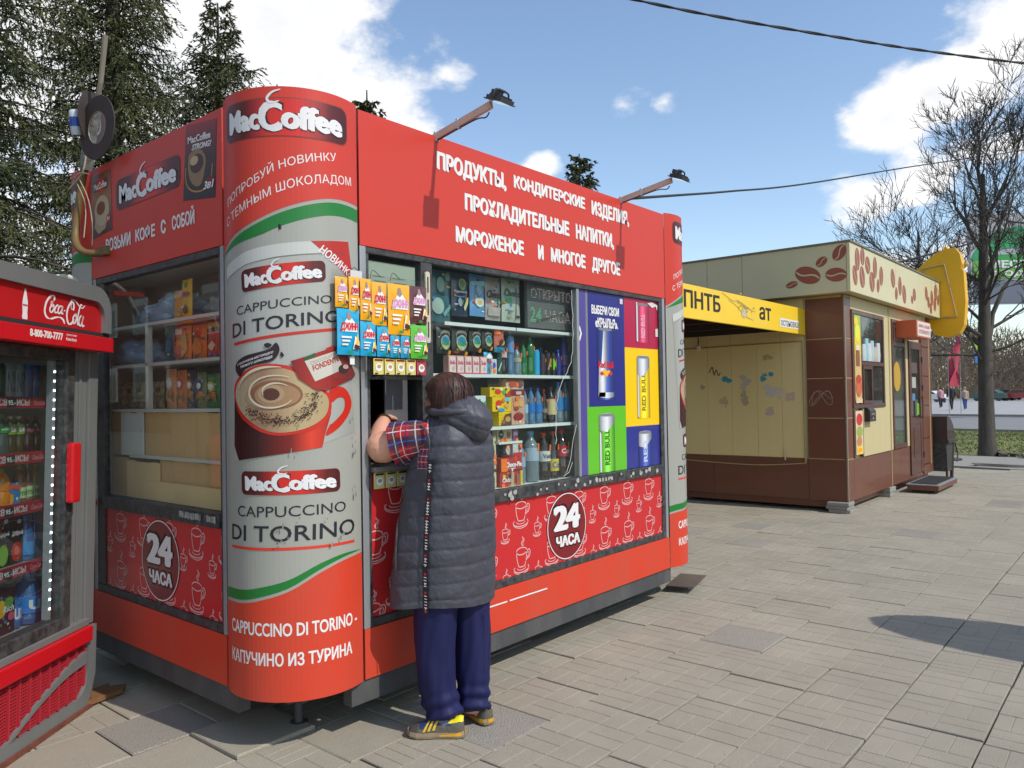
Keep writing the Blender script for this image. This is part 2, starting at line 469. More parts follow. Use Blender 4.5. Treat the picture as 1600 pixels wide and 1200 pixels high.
# =================================================================== THE SETTING
BT = Vector((.97, -.243, 0)).normalized(); BL = Vector((-BT.y, BT.x, 0))      # across / along the street beyond the kiosks
def band(name, t0, t1, z, mat, l0=-60, l1=90, thick=0, wob=0, seg=40):
    b = B(); vt = []; 
    for i in range(seg + 1):
        l = l0 + (l1 - l0) * i / seg
        for t in (t0, t1):
            w = wob * noise.noise(Vector((l * .9, t * 3.1, 1.7))) if wob else 0
            p = BT * (t + w) + BL * l; vt.append((p.x, p.y, z))
    f = [(2 * i, 2 * i + 1, 2 * i + 3, 2 * i + 2) for i in range(seg)]
    if thick:
        n = len(vt); vt += [(x, y, z - thick) for x, y, z in vt]
        f += [(2 * i, 2 * i + 2, 2 * i + 2 + n, 2 * i + n) for i in range(seg)] + [(2 * i + 1, 2 * i + 1 + n, 2 * i + 3 + n, 2 * i + 3) for i in range(seg)]
    o = mk(name, vt, f, mat)
    bm = bmesh.new(); bm.from_mesh(o.data); bmesh.ops.recalc_face_normals(bm, faces=bm.faces[:])
    if sum(fc.normal.z * fc.calc_area() for fc in bm.faces) < 0: bmesh.ops.reverse_faces(bm, faces=bm.faces[:])
    bm.to_mesh(o.data); bm.free()
    tag(o, kind='structure'); return o
m_earth = M('earth', (.13, .115, .09), .95, nscale=3, namt=.6, c2=(.08, .07, .055), bump=.6, bscale=30)
m_joint = M('joint_dirt', (.11, .096, .075), .98, nscale=14, namt=.7, c2=(.12, .105, .08), bump=.8, bscale=80)
m_asph = M('asphalt', (.20, .20, .195), .9, nscale=1.2, namt=.5, c2=(.27, .265, .255), bump=.4, bscale=150)
m_plaza = M('plaza', (.36, .355, .34), .9, nscale=.4, namt=.5, c2=(.28, .275, .26))
m_conc = M('concrete', (.30, .285, .25), .9, nscale=9, namt=.5, c2=(.2, .185, .16), bump=.6, bscale=70)
g = mk('ground', [(-150, -150, -.06), (500, -150, -.06), (500, 500, -.06), (-150, 500, -.06)], [(0, 1, 2, 3)], m_earth); tag(g, kind='structure')
band('road', 28.9, 46, -.03, m_asph)
band('plaza', 46.3, 140, -.02, m_plaza, -120, 160)
band('kerb', 46, 46.3, .10, m_conc, thick=.2)
band('sidewalk', 14.9, 17.6, .012, M('sidewalk', (.30, .285, .25), .9, nscale=2.5, namt=.6, c2=(.24, .225, .195), bump=.5, bscale=60), thick=.05, wob=.15, seg=120)
band('kerb', 17.65, 17.83, .05, m_conc, -60, -.4, thick=.12)
band('soil', 17.5, 29, .004, M('soil', (.14, .16, .05), .97, nscale=5, namt=.7, c2=(.18, .17, .08), bump=.8, bscale=25))
band('kerb', 28.75, 28.95, .09, m_conc, thick=.2)

# ---- paving: concrete slabs 0.4 m square with a pressed brick pattern
def slab_template(kind):
    b = B(); h = .1965
    if kind == 'plain':
        b.loft([[(-h, -h, -.04), (h, -h, -.04), (h, h, -.04), (-h, h, -.04)], [(-h, -h, -.005), (h, -h, -.005), (h, h, -.005), (-h, h, -.005)],
                [(-h + .006, -h + .006, 0), (h - .006, -h + .006, 0), (h - .006, h - .006, 0), (-h + .006, h - .006, 0)]], cap=False)
        n = len(b.v); b.f.append((n - 4, n - 3, n - 2, n - 1))
        return b
    b.loft([[(-h, -h, -.04), (h, -h, -.04), (h, h, -.04), (-h, h, -.04)], [(-h, -h, -.0028), (h, -h, -.0028), (h, h, -.0028), (-h, h, -.0028)]], cap=False)
    b.f.append((4, 5, 6, 7))
    plates = []
    for i in (0, 1):
        for j in (0, 1):
            x0 = -h + i * h; y0 = -h + j * h
            if (i + j) % 2 == (0 if kind == 'a' else 1):
                nb_ = 3 if kind == 'a' else 2
                for k in range(nb_): plates.append((x0, x0 + h, y0 + k * h / nb_, y0 + (k + 1) * h / nb_))
            else:
                for k in range(2): plates.append((x0 + k * h / 2, x0 + (k + 1) * h / 2, y0, y0 + h))
    for x0, x1, y0, y1 in plates:
        e = .0014; c = .0016
        r0 = [(x0 + e, y0 + e, -.0028), (x1 - e, y0 + e, -.0028), (x1 - e, y1 - e, -.0028), (x0 + e, y1 - e, -.0028)]
        r1 = [(x0 + e + c, y0 + e + c, 0), (x1 - e - c, y0 + e + c, 0), (x1 - e - c, y1 - e - c, 0), (x0 + e + c, y1 - e - c, 0)]
        b.loft([r0, r1], cap=False); n = len(b.v); b.f.append((n - 4, n - 3, n - 2, n - 1))
    return b
m_slab = M('paving_concrete', (.335, .300, .230), .88, nscale=5, namt=.4, c2=(.285, .256, .196), bump=.5, bscale=160, rnd=.04)
# fine speckle and random dark stains in world space
def enrich_slab(m, sp=.5):
    N = m.node_tree.nodes; L = m.node_tree.links; b = N['Principled BSDF']
    gm = N.new('ShaderNodeNewGeometry')
    a = N.new('ShaderNodeTexNoise'); a.inputs['Scale'].default_value = 260; a.inputs['Detail'].default_value = 2; L.new(gm.outputs['Position'], a.inputs['Vector'])
    s = N.new('ShaderNodeTexNoise'); s.inputs['Scale'].default_value = 1.15; s.inputs['Detail'].default_value = 7; s.inputs['Roughness'].default_value = .62; L.new(gm.outputs['Position'], s.inputs['Vector'])
    r1 = N.new('ShaderNodeMapRange'); r1.inputs['From Min'].default_value = .3; r1.inputs['From Max'].default_value = .7; r1.inputs['To Min'].default_value = 1 - sp * .4; r1.inputs['To Max'].default_value = 1 + sp * .4; L.new(a.outputs[0], r1.inputs[0])
    r2 = N.new('ShaderNodeMapRange'); r2.inputs['From Min'].default_value = .35; r2.inputs['From Max'].default_value = .66; r2.inputs['To Min'].default_value = 1.06; r2.inputs['To Max'].default_value = .90; L.new(s.outputs[0], r2.inputs[0])
    mm = N.new('ShaderNodeMath'); mm.operation = 'MULTIPLY'; L.new(r1.outputs[0], mm.inputs[0]); L.new(r2.outputs[0], mm.inputs[1])
    lk = b.inputs['Base Color'].links[0]; src = lk.from_socket
    mx = N.new('ShaderNodeMix'); mx.data_type = 'RGBA'; mx.blend_type = 'MULTIPLY'; mx.inputs['Factor'].default_value = 1
    L.new(src, mx.inputs['A']); cx = N.new('ShaderNodeCombineColor')
    for i in range(3): L.new(mm.outputs[0], cx.inputs[i])
    L.new(cx.outputs[0], mx.inputs['B']); L.new(mx.outputs['Result'], b.inputs['Base Color'])
enrich_slab(m_slab)
m_rough = M('worn_concrete', (.30, .27, .22), .95, nscale=30, namt=.7, c2=(.30, .285, .25), bump=1.0, bscale=120, rnd=.06)
enrich_slab(m_rough, 1.0)
bed = mk('pavement', [(-6, -14, -.022), (15.6, -14, -.022), (15.6, 9, -.022), (-6, 9, -.022)], [(0, 1, 2, 3)], m_joint); tag(bed, kind='structure')
TPL = {}
for k in ('a', 'b', 'plain'):
    s_ = slab_template(k); me = bpy.data.meshes.new('paving_slab'); me.from_pydata([tuple(p) for p in s_.v], [], s_.f); me.materials.append(m_slab); TPL[k] = me
me = TPL['plain'].copy(); me.materials.clear(); me.materials.append(m_rough); TPL['rough'] = me
campos = Vector((-1.828, -2.793, 1.509))
def seen(x, y):
    d = Vector((x, y, 0)) - campos; z = d.dot(fwd)
    if z < .5: return 0
    u = d.dot(rgt2) / z * 1209.5; v = d.dot(upv2) / z * 1209.5
    if abs(u) > 860 or v < -660: return 0
    if x > .35 and y > .45 and x < 8: 
        if y > .45 and (x < 3.3 or y > (x - 3.7) * .62 + .5): return 0
    if x > 8.4 and y > .6: return 0
    return z
tiles = []
rows = range(-26, 12)
for j in rows:
    y = -.17 + .4 * j + .2
    ph = {0: .21, -1: .254, -2: .16, -3: .124, -4: .13}.get(j, random.random() * .4)
    for i in range(-12, 40):
        x = ph + .4 * i + .2
        if x < -5.5 or x > 15.2: continue
        s_ = seen(x, y)
        tiles.append((s_ if s_ else 99, x, y, s_))
tiles.sort()
far_v = []; far_f = []; ncount = 0
for rank, (k, x, y, s_) in enumerate(tiles):
    kind = random.choice('abb') if x > .5 or y < -.5 else random.choice(['plain', 'plain', 'a'])
    if abs(x - 1.05) < .28 and -1.05 < y < -.8: kind = 'rough'
    if abs(x - 1.5) < .28 and -1.5 < y < -1.2: kind = 'rough'
    if random.random() < .03: kind = 'rough'
    jx, jy, jz = random.gauss(0, .0015), random.gauss(0, .0015), random.gauss(0, .0014)
    rz = random.gauss(0, .004) + random.choice((0, math.pi / 2)) * (kind != 'rough')
    tx, ty = random.gauss(0, .003), random.gauss(0, .003)
    if -.1 < x < .35 and .1 < y < .75: jz += .018
    if s_ and ncount < 298:
        o = bpy.data.objects.new('paving_slab', TPL[kind]); COL.objects.link(o); o.parent = bed
        o.location = (x + jx, y + jy, jz); o.rotation_euler = (tx, ty, rz); ncount += 1
    else:
        me = TPL[kind if (s_ and s_ < 9) else 'plain']
        mt = Matrix.Translation((x + jx, y + jy, jz)) @ Matrix.Rotation(rz, 4, 'Z') @ Matrix.Rotation(tx, 4, 'X')
        n = len(far_v); far_v += [(mt @ w.co)[:] for w in me.vertices]; far_f += [tuple(q + n for q in p.vertices) for p in me.polygons]
o = mk('paving_slabs', far_v, far_f, m_slab, bed); tag(o, kind='stuff')

# small stones and grit caught in the joints
rg0 = random.Random(31); gv = []; gf = []
for i in range(900):
    x = rg0.uniform(-.5, 7.5); j = rg0.randint(-9, 2); y = -.17 + .4 * j + rg0.gauss(0, .012 if rg0.random() < .8 else .12); r = rg0.uniform(.0015, .0055) * (1.4 if rg0.random() < .06 else 1); n = len(gv); a = rg0.random() * 3
    if y > -.05: continue
    gv += [(x + r * math.cos(a + k * 1.57), y + r * math.sin(a + k * 1.57) * .7, .0) for k in range(4)] + [(x, y, r * 1.1)]; gf += [(n + k, n + (k + 1) % 4, n + 4) for k in range(4)]
o = mk('grit', gv, gf, M('grit', (.30, .27, .22), .95, nscale=3, namt=.9, c2=(.12, .10, .08))); tag(o, kind='stuff')
# ---- grass verge with blades
nb = 42000
t = rng.uniform(18.1, 28.7, nb); l = rng.uniform(-9, 14, nb)
keep = (np.sin(t * 2.1 + l) + rng.uniform(-1.4, 1.6, nb) > -.75); t = t[keep]; l = l[keep]; nb = len(t)
bx = BT.x * t + BL.x * l; by = BT.y * t + BL.y * l; a = rng.uniform(0, 6.28, nb); hgt = rng.uniform(.02, .07, nb); w = .022
vv = np.empty((nb, 3, 3)); vv[:, 0] = np.c_[bx - w * np.cos(a), by - w * np.sin(a), np.full(nb, .0)]; vv[:, 1] = np.c_[bx + w * np.cos(a), by + w * np.sin(a), np.full(nb, .0)]
vv[:, 2] = np.c_[bx + rng.normal(0, .04, nb), by + rng.normal(0, .04, nb), hgt]
gr = mk('grass', vv.reshape(-1, 3), np.arange(nb * 3).reshape(-1, 3).tolist(), M('grass', (.20, .25, .06), .8, nscale=.9, namt=.8, c2=(.24, .22, .10))); tag(gr, kind='stuff')
# rubble: broken kerb pieces by the tree
def rock(cx, cy, sx, sy, sz, seed, mat, label, name='concrete_chunk', z=0, group=None, rot=0):
    bm = bmesh.new(); bmesh.ops.create_cube(bm, size=1); bmesh.ops.subdivide_edges(bm, edges=bm.edges[:], cuts=2, use_grid_fill=True)
    for v in bm.verts:
        v.co += Vector((noise.noise(v.co * 2.3 + Vector((seed, 0, 0))), noise.noise(v.co * 2.3 + Vector((0, seed, 0))), noise.noise(v.co * 2.3 + Vector((0, 0, seed))))) * .22
        v.co = Vector((v.co.x * sx, v.co.y * sy, (v.co.z + .5) * sz)); v.co.rotate(Matrix.Rotation(rot, 3, 'Z')); 
    b = B().bm(bm); o = b.go(name, mat, local=True); o.location = (cx, cy, z); tag(o, label, 'rubble', group); return o
def tl(t, l):
    p = BT * t + BL * l; return p.x, p.y
for i, (t_, l_, sx, sy, sz, rt, lb) in enumerate([(18.3, 4.0, .5, .24, .16, .3, 'broken grey kerb chunk lying on the soil just right of the bare tree trunk'),
        (17.7, 3.55, .75, .26, .12, 1.5, 'long broken kerb stone lying along the edge of the verge'), (17.9, 3.0, .45, .3, .2, .7, 'dark jagged concrete lump at the right end of the broken kerb'),
        (17.9, 4.45, .22, .2, .1, .2, 'small dark stone lying in front of the bare tree trunk'), (18.0, 4.25, .16, .13, .08, 1.0, 'smallest dark stone beside the broken kerb stone')]):
    x, y = tl(t_, l_); rock(x, y, sx, sy, sz, i * 3.1, m_conc if i < 3 else m_earth, lb, rot=rt)
x, y = tl(16.2, 4.9)
rock(x, y, .55, .28, .05, 9, M('old_plank', (.13, .10, .075), .9, nscale=12, namt=.5), 'dark flat plank lying on the pale sidewalk behind the coffee kiosk', 'plank', rot=1.25, z=.012)
x, y = tl(15.35, 3.3)
rock(x, y, .2, 1.1, .07, 12, m_conc, 'long low broken edging stone at the front edge of the pale sidewalk', 'edging_stone', rot=.0, z=0)

# =================================================================== THE RED KIOSK
KR = M('kiosk_red', srgb(200, 62, 48), .42, nscale=2.2, namt=.3, c2=srgb(188, 70, 58), coat=.06, spec=.3, bump=.02, bscale=6)
KO = M('kiosk_orange_red', srgb(206, 62, 38), .45, nscale=5, namt=.42, c2=srgb(178, 82, 64), coat=.05, spec=.35, stretch=(1, 1, .35), bump=.03, bscale=8)
BLK = M('black_frame', (.022, .022, .024), .45, nscale=22, namt=.55, c2=(.13, .125, .115), bump=.25, bscale=60)
SIL = M('silver_trim', (.42, .43, .44), .45, metal=.55, nscale=9, namt=.5, c2=(.24, .24, .23), stretch=(1, 1, .2))
GREY = M('column_grey', srgb(158, 158, 148), .38, nscale=3, namt=.2, c2=srgb(150, 148, 136), coat=.15)
STEEL = M('base_steel', (.055, .057, .06), .6, nscale=7, namt=.6, c2=(.11, .105, .095), bump=.2, bscale=40, stretch=(1, 1, .3))
DARK = M('interior_dark', (.018, .021, .022), .8)  # near-black stands in for shade inside unlit hollows
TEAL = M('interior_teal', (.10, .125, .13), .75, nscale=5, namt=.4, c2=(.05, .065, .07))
SHELF = M('white_shelf', (.62, .66, .62), .5)
ROOFM = M('roof_sheet', (.25, .25, .26), .6, metal=.3)
kiosk = thing('street_kiosk', 'bright red snack and coffee kiosk with rounded advertising columns at its corners', 'kiosk', (0, 0, 0))
L_, W_ = 3.267, 1.8507
ZT, ZS, ZF, ZB = 2.84, 2.216, .464, .24
def FRONT(s, t, off): return (s, -off, t)
def LEFT(s, t, off): return (-off, -s, t)
# sign panels
fs = B().box(.43, L_ - .006, 0, .03, ZS, ZT, .002).go('front_sign', KR, kiosk)
ls = B().box(0, .03, .434, W_ - .004, ZS, ZT, .002).go('side_sign', KR, kiosk)
# skirt panels below the windows
sk = B().box(.43, L_ - .006, 0, .03, ZB, ZF, .002).go('front_skirt', KO, kiosk)
sk2 = B().box(0, .03, .434, W_ - .004, ZB, ZF, .002).go('side_skirt', KO, kiosk)
pr('white_dash', join2([stroke([(1.22, .385), (1.42, .385)], .008), stroke([(1.44, .385), (1.78, .385)], .008)]), FRONT, .003, WHITE, sk, uv=False)
# steel base rails and feet
bb = B()
bb.box(.36, L_ + .02, .012, .07, .135, .238); bb.box(.012, .07, .36, 2.0, .135, .238); bb.box(L_ + .24, L_ + .30, .3, 2.2, .135, .238); bb.box(.3, 3.4, 2.1, 2.16, .135, .238)
bb.box(.2, 3.45, .2, 2.2, .19, .236)
bb.box(.16, .36, .20, .235, .165, .225); bb.box(.2, .235, .16, .36, .165, .225)
bb.go('base_rail', STEEL, kiosk)
for (x, y) in ((.30, .33), (1.75, .35), (3.35, .36), (.30, 1.9), (3.35, 1.95)):
    B().lathe([(.045, 0), (.045, .012), (.02, .014), (.02, .19)], (x, y, .002), 10).go('foot', STEEL, kiosk, smooth=True)
# silver posts
for x in (.43, L_ - .047): B().box(x, x + .036, .002, .04, ZF + .001, ZS - .001, .003).go('silver_post', SIL, kiosk)
B().box(.002, .04, .434, .462, ZF + .001, ZS - .001, .003).go('silver_post', SIL, kiosk)
B().box(.002, .04, W_ - .04, W_ - .006, ZF + .001, ZS - .001, .003).go('silver_post', SIL, kiosk)
# black frames, front: outer frame, sill, mullions; left the same
fr = B()
fr.box(.468, 3.218, .004, .05, ZF + .001, .506, .004); fr.box(.468, 3.218, .004, .05, 2.186, ZS - .001, .004)
fr.box(3.178, 3.218, .006, .05, .507, 2.185, .004); fr.box(.468, .485, .006, .05, .507, 2.185, .003)
fr.box(.812, .888, .003, .05, .507, 2.185, .004)
fr.go('window_frame', BLK, kiosk)
B().box(.889, 3.177, -.008, .05, .935, 1.002, .005).go('window_sill', BLK, kiosk)
B().box(2.150, 2.175, .01, .05, 1.003, 2.185, .003).go('window_mullion', SIL, kiosk)
B().box(.486, .811, .008, .05, 1.70, 1.73, .003).go('hatch_head', BLK, kiosk)
f2 = B()
f2.box(.004, .05, .463, W_ - .045, ZF + .001, .506, .004); f2.box(.004, .05, .463, W_ - .045, 2.180, ZS - .001, .004)
f2.box(.006, .05, .463, .482, .507, 2.179, .003); f2.box(.006, .05, 1.715, W_ - .045, .507, 2.179, .003)
f2.go('window_frame', BLK, kiosk)
B().box(-.008, .05, .483, 1.714, .935, 1.002, .005).go('window_sill', BLK, kiosk)
# scuffs and sticker remains on the sills
rs = random.Random(3)
sc = []
for i in range(26):
    a = 1.3 + rs.random() * 1.8; c = .945 + rs.random() * .045; r = .004 + rs.random() * .012
    sc.append(poly([(a + r * math.cos(q) * (1 + .5 * rs.random()), c + r * .8 * math.sin(q) * (1 + .6 * rs.random())) for q in [k * .9 for k in range(7)]]))
for i in range(6): sc.append(poly(rrect(2.3 + i * .035, .955, 2.322 + i * .035, .978, .002, 1)))
pr('sticker_scraps', join2(sc), FRONT, .0095, M('paper_scrap', (.42, .41, .37), .8, nscale=40, namt=.7, c2=(.1, .1, .09)), kiosk, uv=False)
sc = []
for k0, k1 in ((-.84, -.64), (-.58, -.50)):
    a = k0
    while a < k1:
        w = .006 + rs.random() * .012; sc.append(poly([(a, .955 + rs.random() * .01), (a + w, .955 + rs.random() * .01), (a + w, .99), (a, .985 + rs.random() * .01)])); a += w + rs.random() * .006
pr('sticker_scraps', join2(sc), LEFT, .0095, MATS['paper_scrap'], kiosk, uv=False)
# glass
GL = glass('shop_glass', (.95, .98, .97), dirt=.012, dcol=(.42, .46, .42))
GLL = glass('side_glass', (.97, .98, .96), dirt=.05, dcol=(.30, .29, .25))
B().box(.889, 2.15, .022, .026, 1.003, 2.185).go('window_pane', GL, kiosk)
B().box(2.175, 3.177, .022, .026, 1.003, 2.185).go('window_pane', glass('plain_glass', (.96, .97, .96), dirt=.015), kiosk)
B().box(.486, .811, .022, .026, 1.731, 2.185).go('window_pane', GL, kiosk)
B().box(.022, .026, .483, 1.714, 1.003, 2.179).go('window_pane', GLL, kiosk)
# mended crack in the glass
ck = smoothpoly([(2.11, 2.17), (2.12, 1.9), (2.09, 1.72), (1.97, 1.56), (1.93, 1.40), (1.925, 1.22)], 5, False)
v, f = stroke([(a + .006 * math.sin(i * 2.7), b) for i, (a, b) in enumerate(ck)], .004)
ck2 = [(2.14, 1.33), (2.10, 1.24), (2.07, 1.12), (2.03, 1.05), (1.99, 1.02), (2.05, 1.04), (2.09, 1.1)]
v2, f2_ = stroke(ck2, .004)
pr('glass_crack', join2([(v, f), (v2, f2_)]), FRONT, -.0205, M('crack_glue', (.6, .62, .58), .4), kiosk, uv=False)
# solid walls, floor, ceiling, roof, shop interior
wl_ = B()
wl_.box(.05, .07, .50, 2.1, .26, 1.0); wl_.box(.45, 3.3, .052, .07, .26, .96)
wl_.box(.2, 3.5, 2.12, 2.15, .24, 2.80); wl_.box(3.46, 3.49, .3, 2.11, .24, 2.80)
wl_.box(.06, 3.45, .08, 2.1, .245, .27)
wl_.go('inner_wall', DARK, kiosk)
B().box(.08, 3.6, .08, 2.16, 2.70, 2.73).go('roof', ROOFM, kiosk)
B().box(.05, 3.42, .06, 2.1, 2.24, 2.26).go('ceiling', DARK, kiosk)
# rear walls outside (unseen from the street)
B().box(.45, 3.25, 2.27, 2.30, .24, 2.84).go('rear_panel', KR, kiosk)
B().box(3.683, 3.70, .46, 1.85, .24, 2.84).go('end_panel', KR, kiosk)

# shelving behind the front window
sh = B()
for z in (1.638, 1.345): sh.box(.93, 2.24, .07, .34, z - .018, z)
sh.box(1.04, 1.62, .07, .34, 1.893, 1.911); sh.box(1.63, 2.24, .07, .34, 1.893, 1.911)
sh.box(.93, 2.24, .07, .34, .98, .996)
sh.go('shop_shelf', SHELF, kiosk)
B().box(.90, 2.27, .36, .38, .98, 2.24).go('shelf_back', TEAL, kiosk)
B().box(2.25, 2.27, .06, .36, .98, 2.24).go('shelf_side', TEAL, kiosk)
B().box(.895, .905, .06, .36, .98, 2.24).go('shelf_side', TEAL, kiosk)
# shelving behind the side window
s2 = B()
for z in (1.936, 1.722, 1.478): s2.box(.07, .38, .58, 2.05, z - .016, z)
s2.box(.07, .10, .58, 1.55, 1.215, 1.232)
s2.box(.07, .10, 1.333, 1.353, 1.479, 1.92)
s2.box(.07, .38, .58, 2.05, .98, .995)
s2.go('shop_shelf', M('shelf_side_lit', (.55, .55, .50), .5), kiosk)  # shelf tone stands in for interior light
B().box(.40, .42, .5, 2.08, .98, 2.24).go('shelf_back', M('brown_back', (.30, .27, .21), .8, nscale=3, namt=.4), kiosk)  # back wall lightened in place of interior light
B().box(.06, .42, .52, 2.06, 2.225, 2.239).go('ceiling', SHELF, kiosk)  # white lining added to brighten the side window goods
B().box(.06, .42, 2.06, 2.08, .98, 2.24).go('shelf_side', MATS['brown_back'], kiosk)
B().box(.06, .42, .50, .52, .98, 2.24).go('shelf_side', MATS['brown_back'], kiosk)

# serving hatch: dark interior, grey sliding leaf, counter
B().box(.655, .80, .10, .112, 1.20, 1.70, .002).go('hatch_leaf', M('hatch_grey', (.12, .115, .12), .5), kiosk)
B().box(.45, .91, .9, .92, 1.0, 2.2).go('inner_partition', DARK, kiosk)
B().box(.486, .86, -.02, .30, 1.172, 1.196, .003).go('hatch_counter', M('counter_wood', (.22, .20, .17), .5), kiosk)
# paper notices behind the glass above the hatch
nt_ = B().box(.50, .80, .034, .036, 1.74, 2.16).go('paper_notice', M('notice_paper', (.36, .40, .32), .8, nscale=4, namt=.4, c2=(.3, .34, .27)), kiosk)
for i in range(9):
    zz = 2.09 - i * .022; xx = .53 + (i % 2) * .01
    pr('notice_line', stroke([(xx, zz), (xx + .07, zz)], .004), lambda s, t, off: (s, .034 - off, t), .001, flat(90, 110, 92), nt_, uv=False)
    pr('notice_line', stroke([(xx + .12, zz), (xx + .2, zz)], .004), lambda s, t, off: (s, .034 - off, t), .001, flat(90, 110, 92), nt_, uv=False)
# steel lock plate with slots on the mullion
b = []
pl_o = rrect(.832, 1.785, .862, 2.14, .012, 4)
hl = [rrect(.842, 1.81 + k * .112, .853, 1.89 + k * .112, .003, 2) for k in range(3)]
v, f = poly(pl_o, *hl)
lp = thing('door_latch', 'cream painted latch strip with three slots on the black post right of the snack bags', 'latch', (.847, -.002, 1.96))
for dz, nm in ((0, 'plate'),):
    pr(nm, (v, f), FRONT, .008, M('cream_paint', (.62, .56, .42), .5, nscale=30, namt=.5), lp, uv=False)
lb_ = B(); 
for L2 in [pl_o] + hl:
    n = len(L2); lb_.add([(a, -.008, c) for a, c in L2] + [(a, .002, c) for a, c in L2], [(i, (i + 1) % n, (i + 1) % n + n, i + n) for i in range(n)])
lb_.go('plate_edge', MATS['cream_paint'], lp)
for k in range(3): B().box(.8445, .8505, -.006, .001, 1.83 + k * .112, 1.87 + k * .112).go('bolt', STEEL, lp)

# ---- corner columns
RC = .312
def colmap(cx, cy, diag):
    def f(s, t, off):
        a = R_(diag) + s / RC; r = RC + off
        return (cx + r * math.cos(a), cy + r * math.sin(a), t)
    return f
CUT = .022
def column(cx, cy, diag, detail):
    mp_ = colmap(cx, cy, diag); S = .3865
    n = int(2 * S / CUT); ss = sorted(set([-S, S] + [k * CUT for k in range(-17, 18)]))
    v = []; f = []
    for s in ss:
        for z in (ZB, ZT + .012):
            v.append(mp_(s, z, 0)); v.append(mp_(s, z, -.004))
    m = len(ss)
    for i in range(m - 1):
        a = 4 * i; b_ = 4 * (i + 1)
        f += [(a, b_, b_ + 2, a + 2), (a + 1, a + 3, b_ + 3, b_ + 1), (a + 2, b_ + 2, b_ + 3, a + 3), (a, a + 1, b_ + 1, b_)]
    f += [(0, 2, 3, 1), (4 * m - 4, 4 * m - 3, 4 * m - 1, 4 * m - 2)]
    c = mk('corner_column', v, f, GREY, kiosk, smooth=False)
    st = .0007
    P = lambda nm, vf, k, mt, par=c, uv=True: pr(nm, vf, mp_, st * k, mt, par, cut=CUT, uv=uv)
    # red crown with the curved lower edge, green swoosh
    low = smoothpoly([(-S, 2.16), (-.24, 2.232), (-.114, 2.282), (.027, 2.338), (.163, 2.379), (.26, 2.392), (S, 2.388)], 4, False)
    P('red_top', poly(low + [(S, ZT + .012), (-S, ZT + .012)]), 1, KR)
    gt = [(a, b - .014 - .004 * (a + S)) for a, b in low]; gb = [(a, b - .012 - .062 * min(1, (a + S) / .3) ** .8) for a, b in low]
    P('green_swoosh', poly(gt + gb[::-1]), 1, GREEN)
    # red foot
    hi = smoothpoly([(-S, .63), (-.317, .640), (-.22, .645), (-.134, .660), (.009, .702), (.142, .771), (.26, .809), (S, .822)], 4, False)
    P('red_foot', poly([(-S, ZB), (S, ZB)] + hi[::-1]), 1, KO)
    g1 = [(a, b + .014) for a, b in hi]; g2 = [(a, b + .014 + .045 * (1 - ((a + S) / (2 * S)) ** 2.2)) for a, b in hi]
    P('green_swoosh', poly(g1 + g2[::-1]), 1, GREEN)
    maclogo(((-.30, 2.640), (.305, 2.640), (-.30, 2.800), (.305, 2.800)), mp_, st * 2, c, CUT, step=st, rim=RIMB)
    if detail == 0: return c
    # two arched lines of lettering
    for s_, pts, hh in (('ПОПРОБУЙ НОВИНКУ', [(-.298, 2.362), (-.2, 2.405), (-.105, 2.446), (-.024, 2.490), (.109, 2.532), (.245, 2.560)], .046),
                        ('С ТЕМНЫМ ШОКОЛАДОМ', [(-.312, 2.268), (-.22, 2.305), (-.128, 2.343), (.028, 2.405), (.164, 2.440), (.335, 2.462)], .046)):
        sp = np.array(smoothpoly(pts, 8, False)); d = np.r_[0, np.cumsum(np.hypot(*np.diff(sp, axis=0).T))]; d /= d[-1]
        tv, tf = text2d(s_, .0)
        a = np.interp(tv[:, 0], d, sp[:, 0]); b = np.interp(tv[:, 0], d, sp[:, 1])
        P('arched_lettering', (np.c_[a - tv[:, 1] * .004, b + tv[:, 1] * hh], tf), 2, WHITE, uv=False)
    BLKI = flat(32, 32, 38)
    # lower logo block
    maclogo(((-.206, 1.111), (.243, 1.113), (-.208, 1.211), (.241, 1.213)), mp_, st * 2, c, CUT, step=st)
    text('lettering', 'CAPPUCCINO', ((-.236, 1.016), (.272, 1.022), (-.236, 1.062), (.272, 1.066)), mp_, st * 2, BLKI, c, .0, cut=CUT)
    text('lettering', 'DI TORINO', ((-.29, .912), (.325, .916), (-.289, .98), (.327, .984)), mp_, st * 2, BLKI, c, .008, cut=CUT)
    P('red_rule', stroke([(-.291, .882), (.057, .884), (.325, .882)], .012), 2, flat(214, 56, 34), uv=False)
    text('lettering', 'CAPPUCCINO DI TORINO -', ((-.30, .515), (.335, .515), (-.30, .572), (.335, .572)), mp_, st * 2, WHITE, c, .025, cut=CUT)
    text('lettering', 'КАПУЧИНО ИЗ ТУРИНА', ((-.30, .390), (.30, .390), (-.30, .447), (.30, .447)), mp_, st * 2, WHITE, c, .03, cut=CUT)
    # the printed coffee bag
    P('bag_print', poly(smoothpoly([(-.322, 2.10), (-.165, 2.153), (-.028, 2.176), (.12, 2.193), (.303, 2.216)], 4, False) + [(.324, 2.109), (.317, 1.636), (.339, 1.383), (.33, 1.365), (.016, 1.291), (-.212, 1.257), (-.261, 1.255), (-.29, 1.62)]), 2, BAGM)
    P('bag_shine', poly([(-.322, 2.10), (-.165, 2.153), (-.028, 2.176), (.12, 2.193), (.303, 2.216), (.31, 2.16), (.12, 2.14), (-.028, 2.122), (-.165, 2.098), (-.318, 2.045)]), 3, flat(190, 191, 184))
    P('bag_seam', stroke([(-.318, 2.043), (-.165, 2.096), (-.028, 2.12), (.12, 2.138), (.31, 2.158)], .003), 4, flat(120, 120, 112), uv=False)
    P('red_corner', poly([(.12, 2.193), (.306, 2.214), (.324, 2.109), (.35, 2.04), (.288, 2.061)]), 4, flat(176, 42, 34))
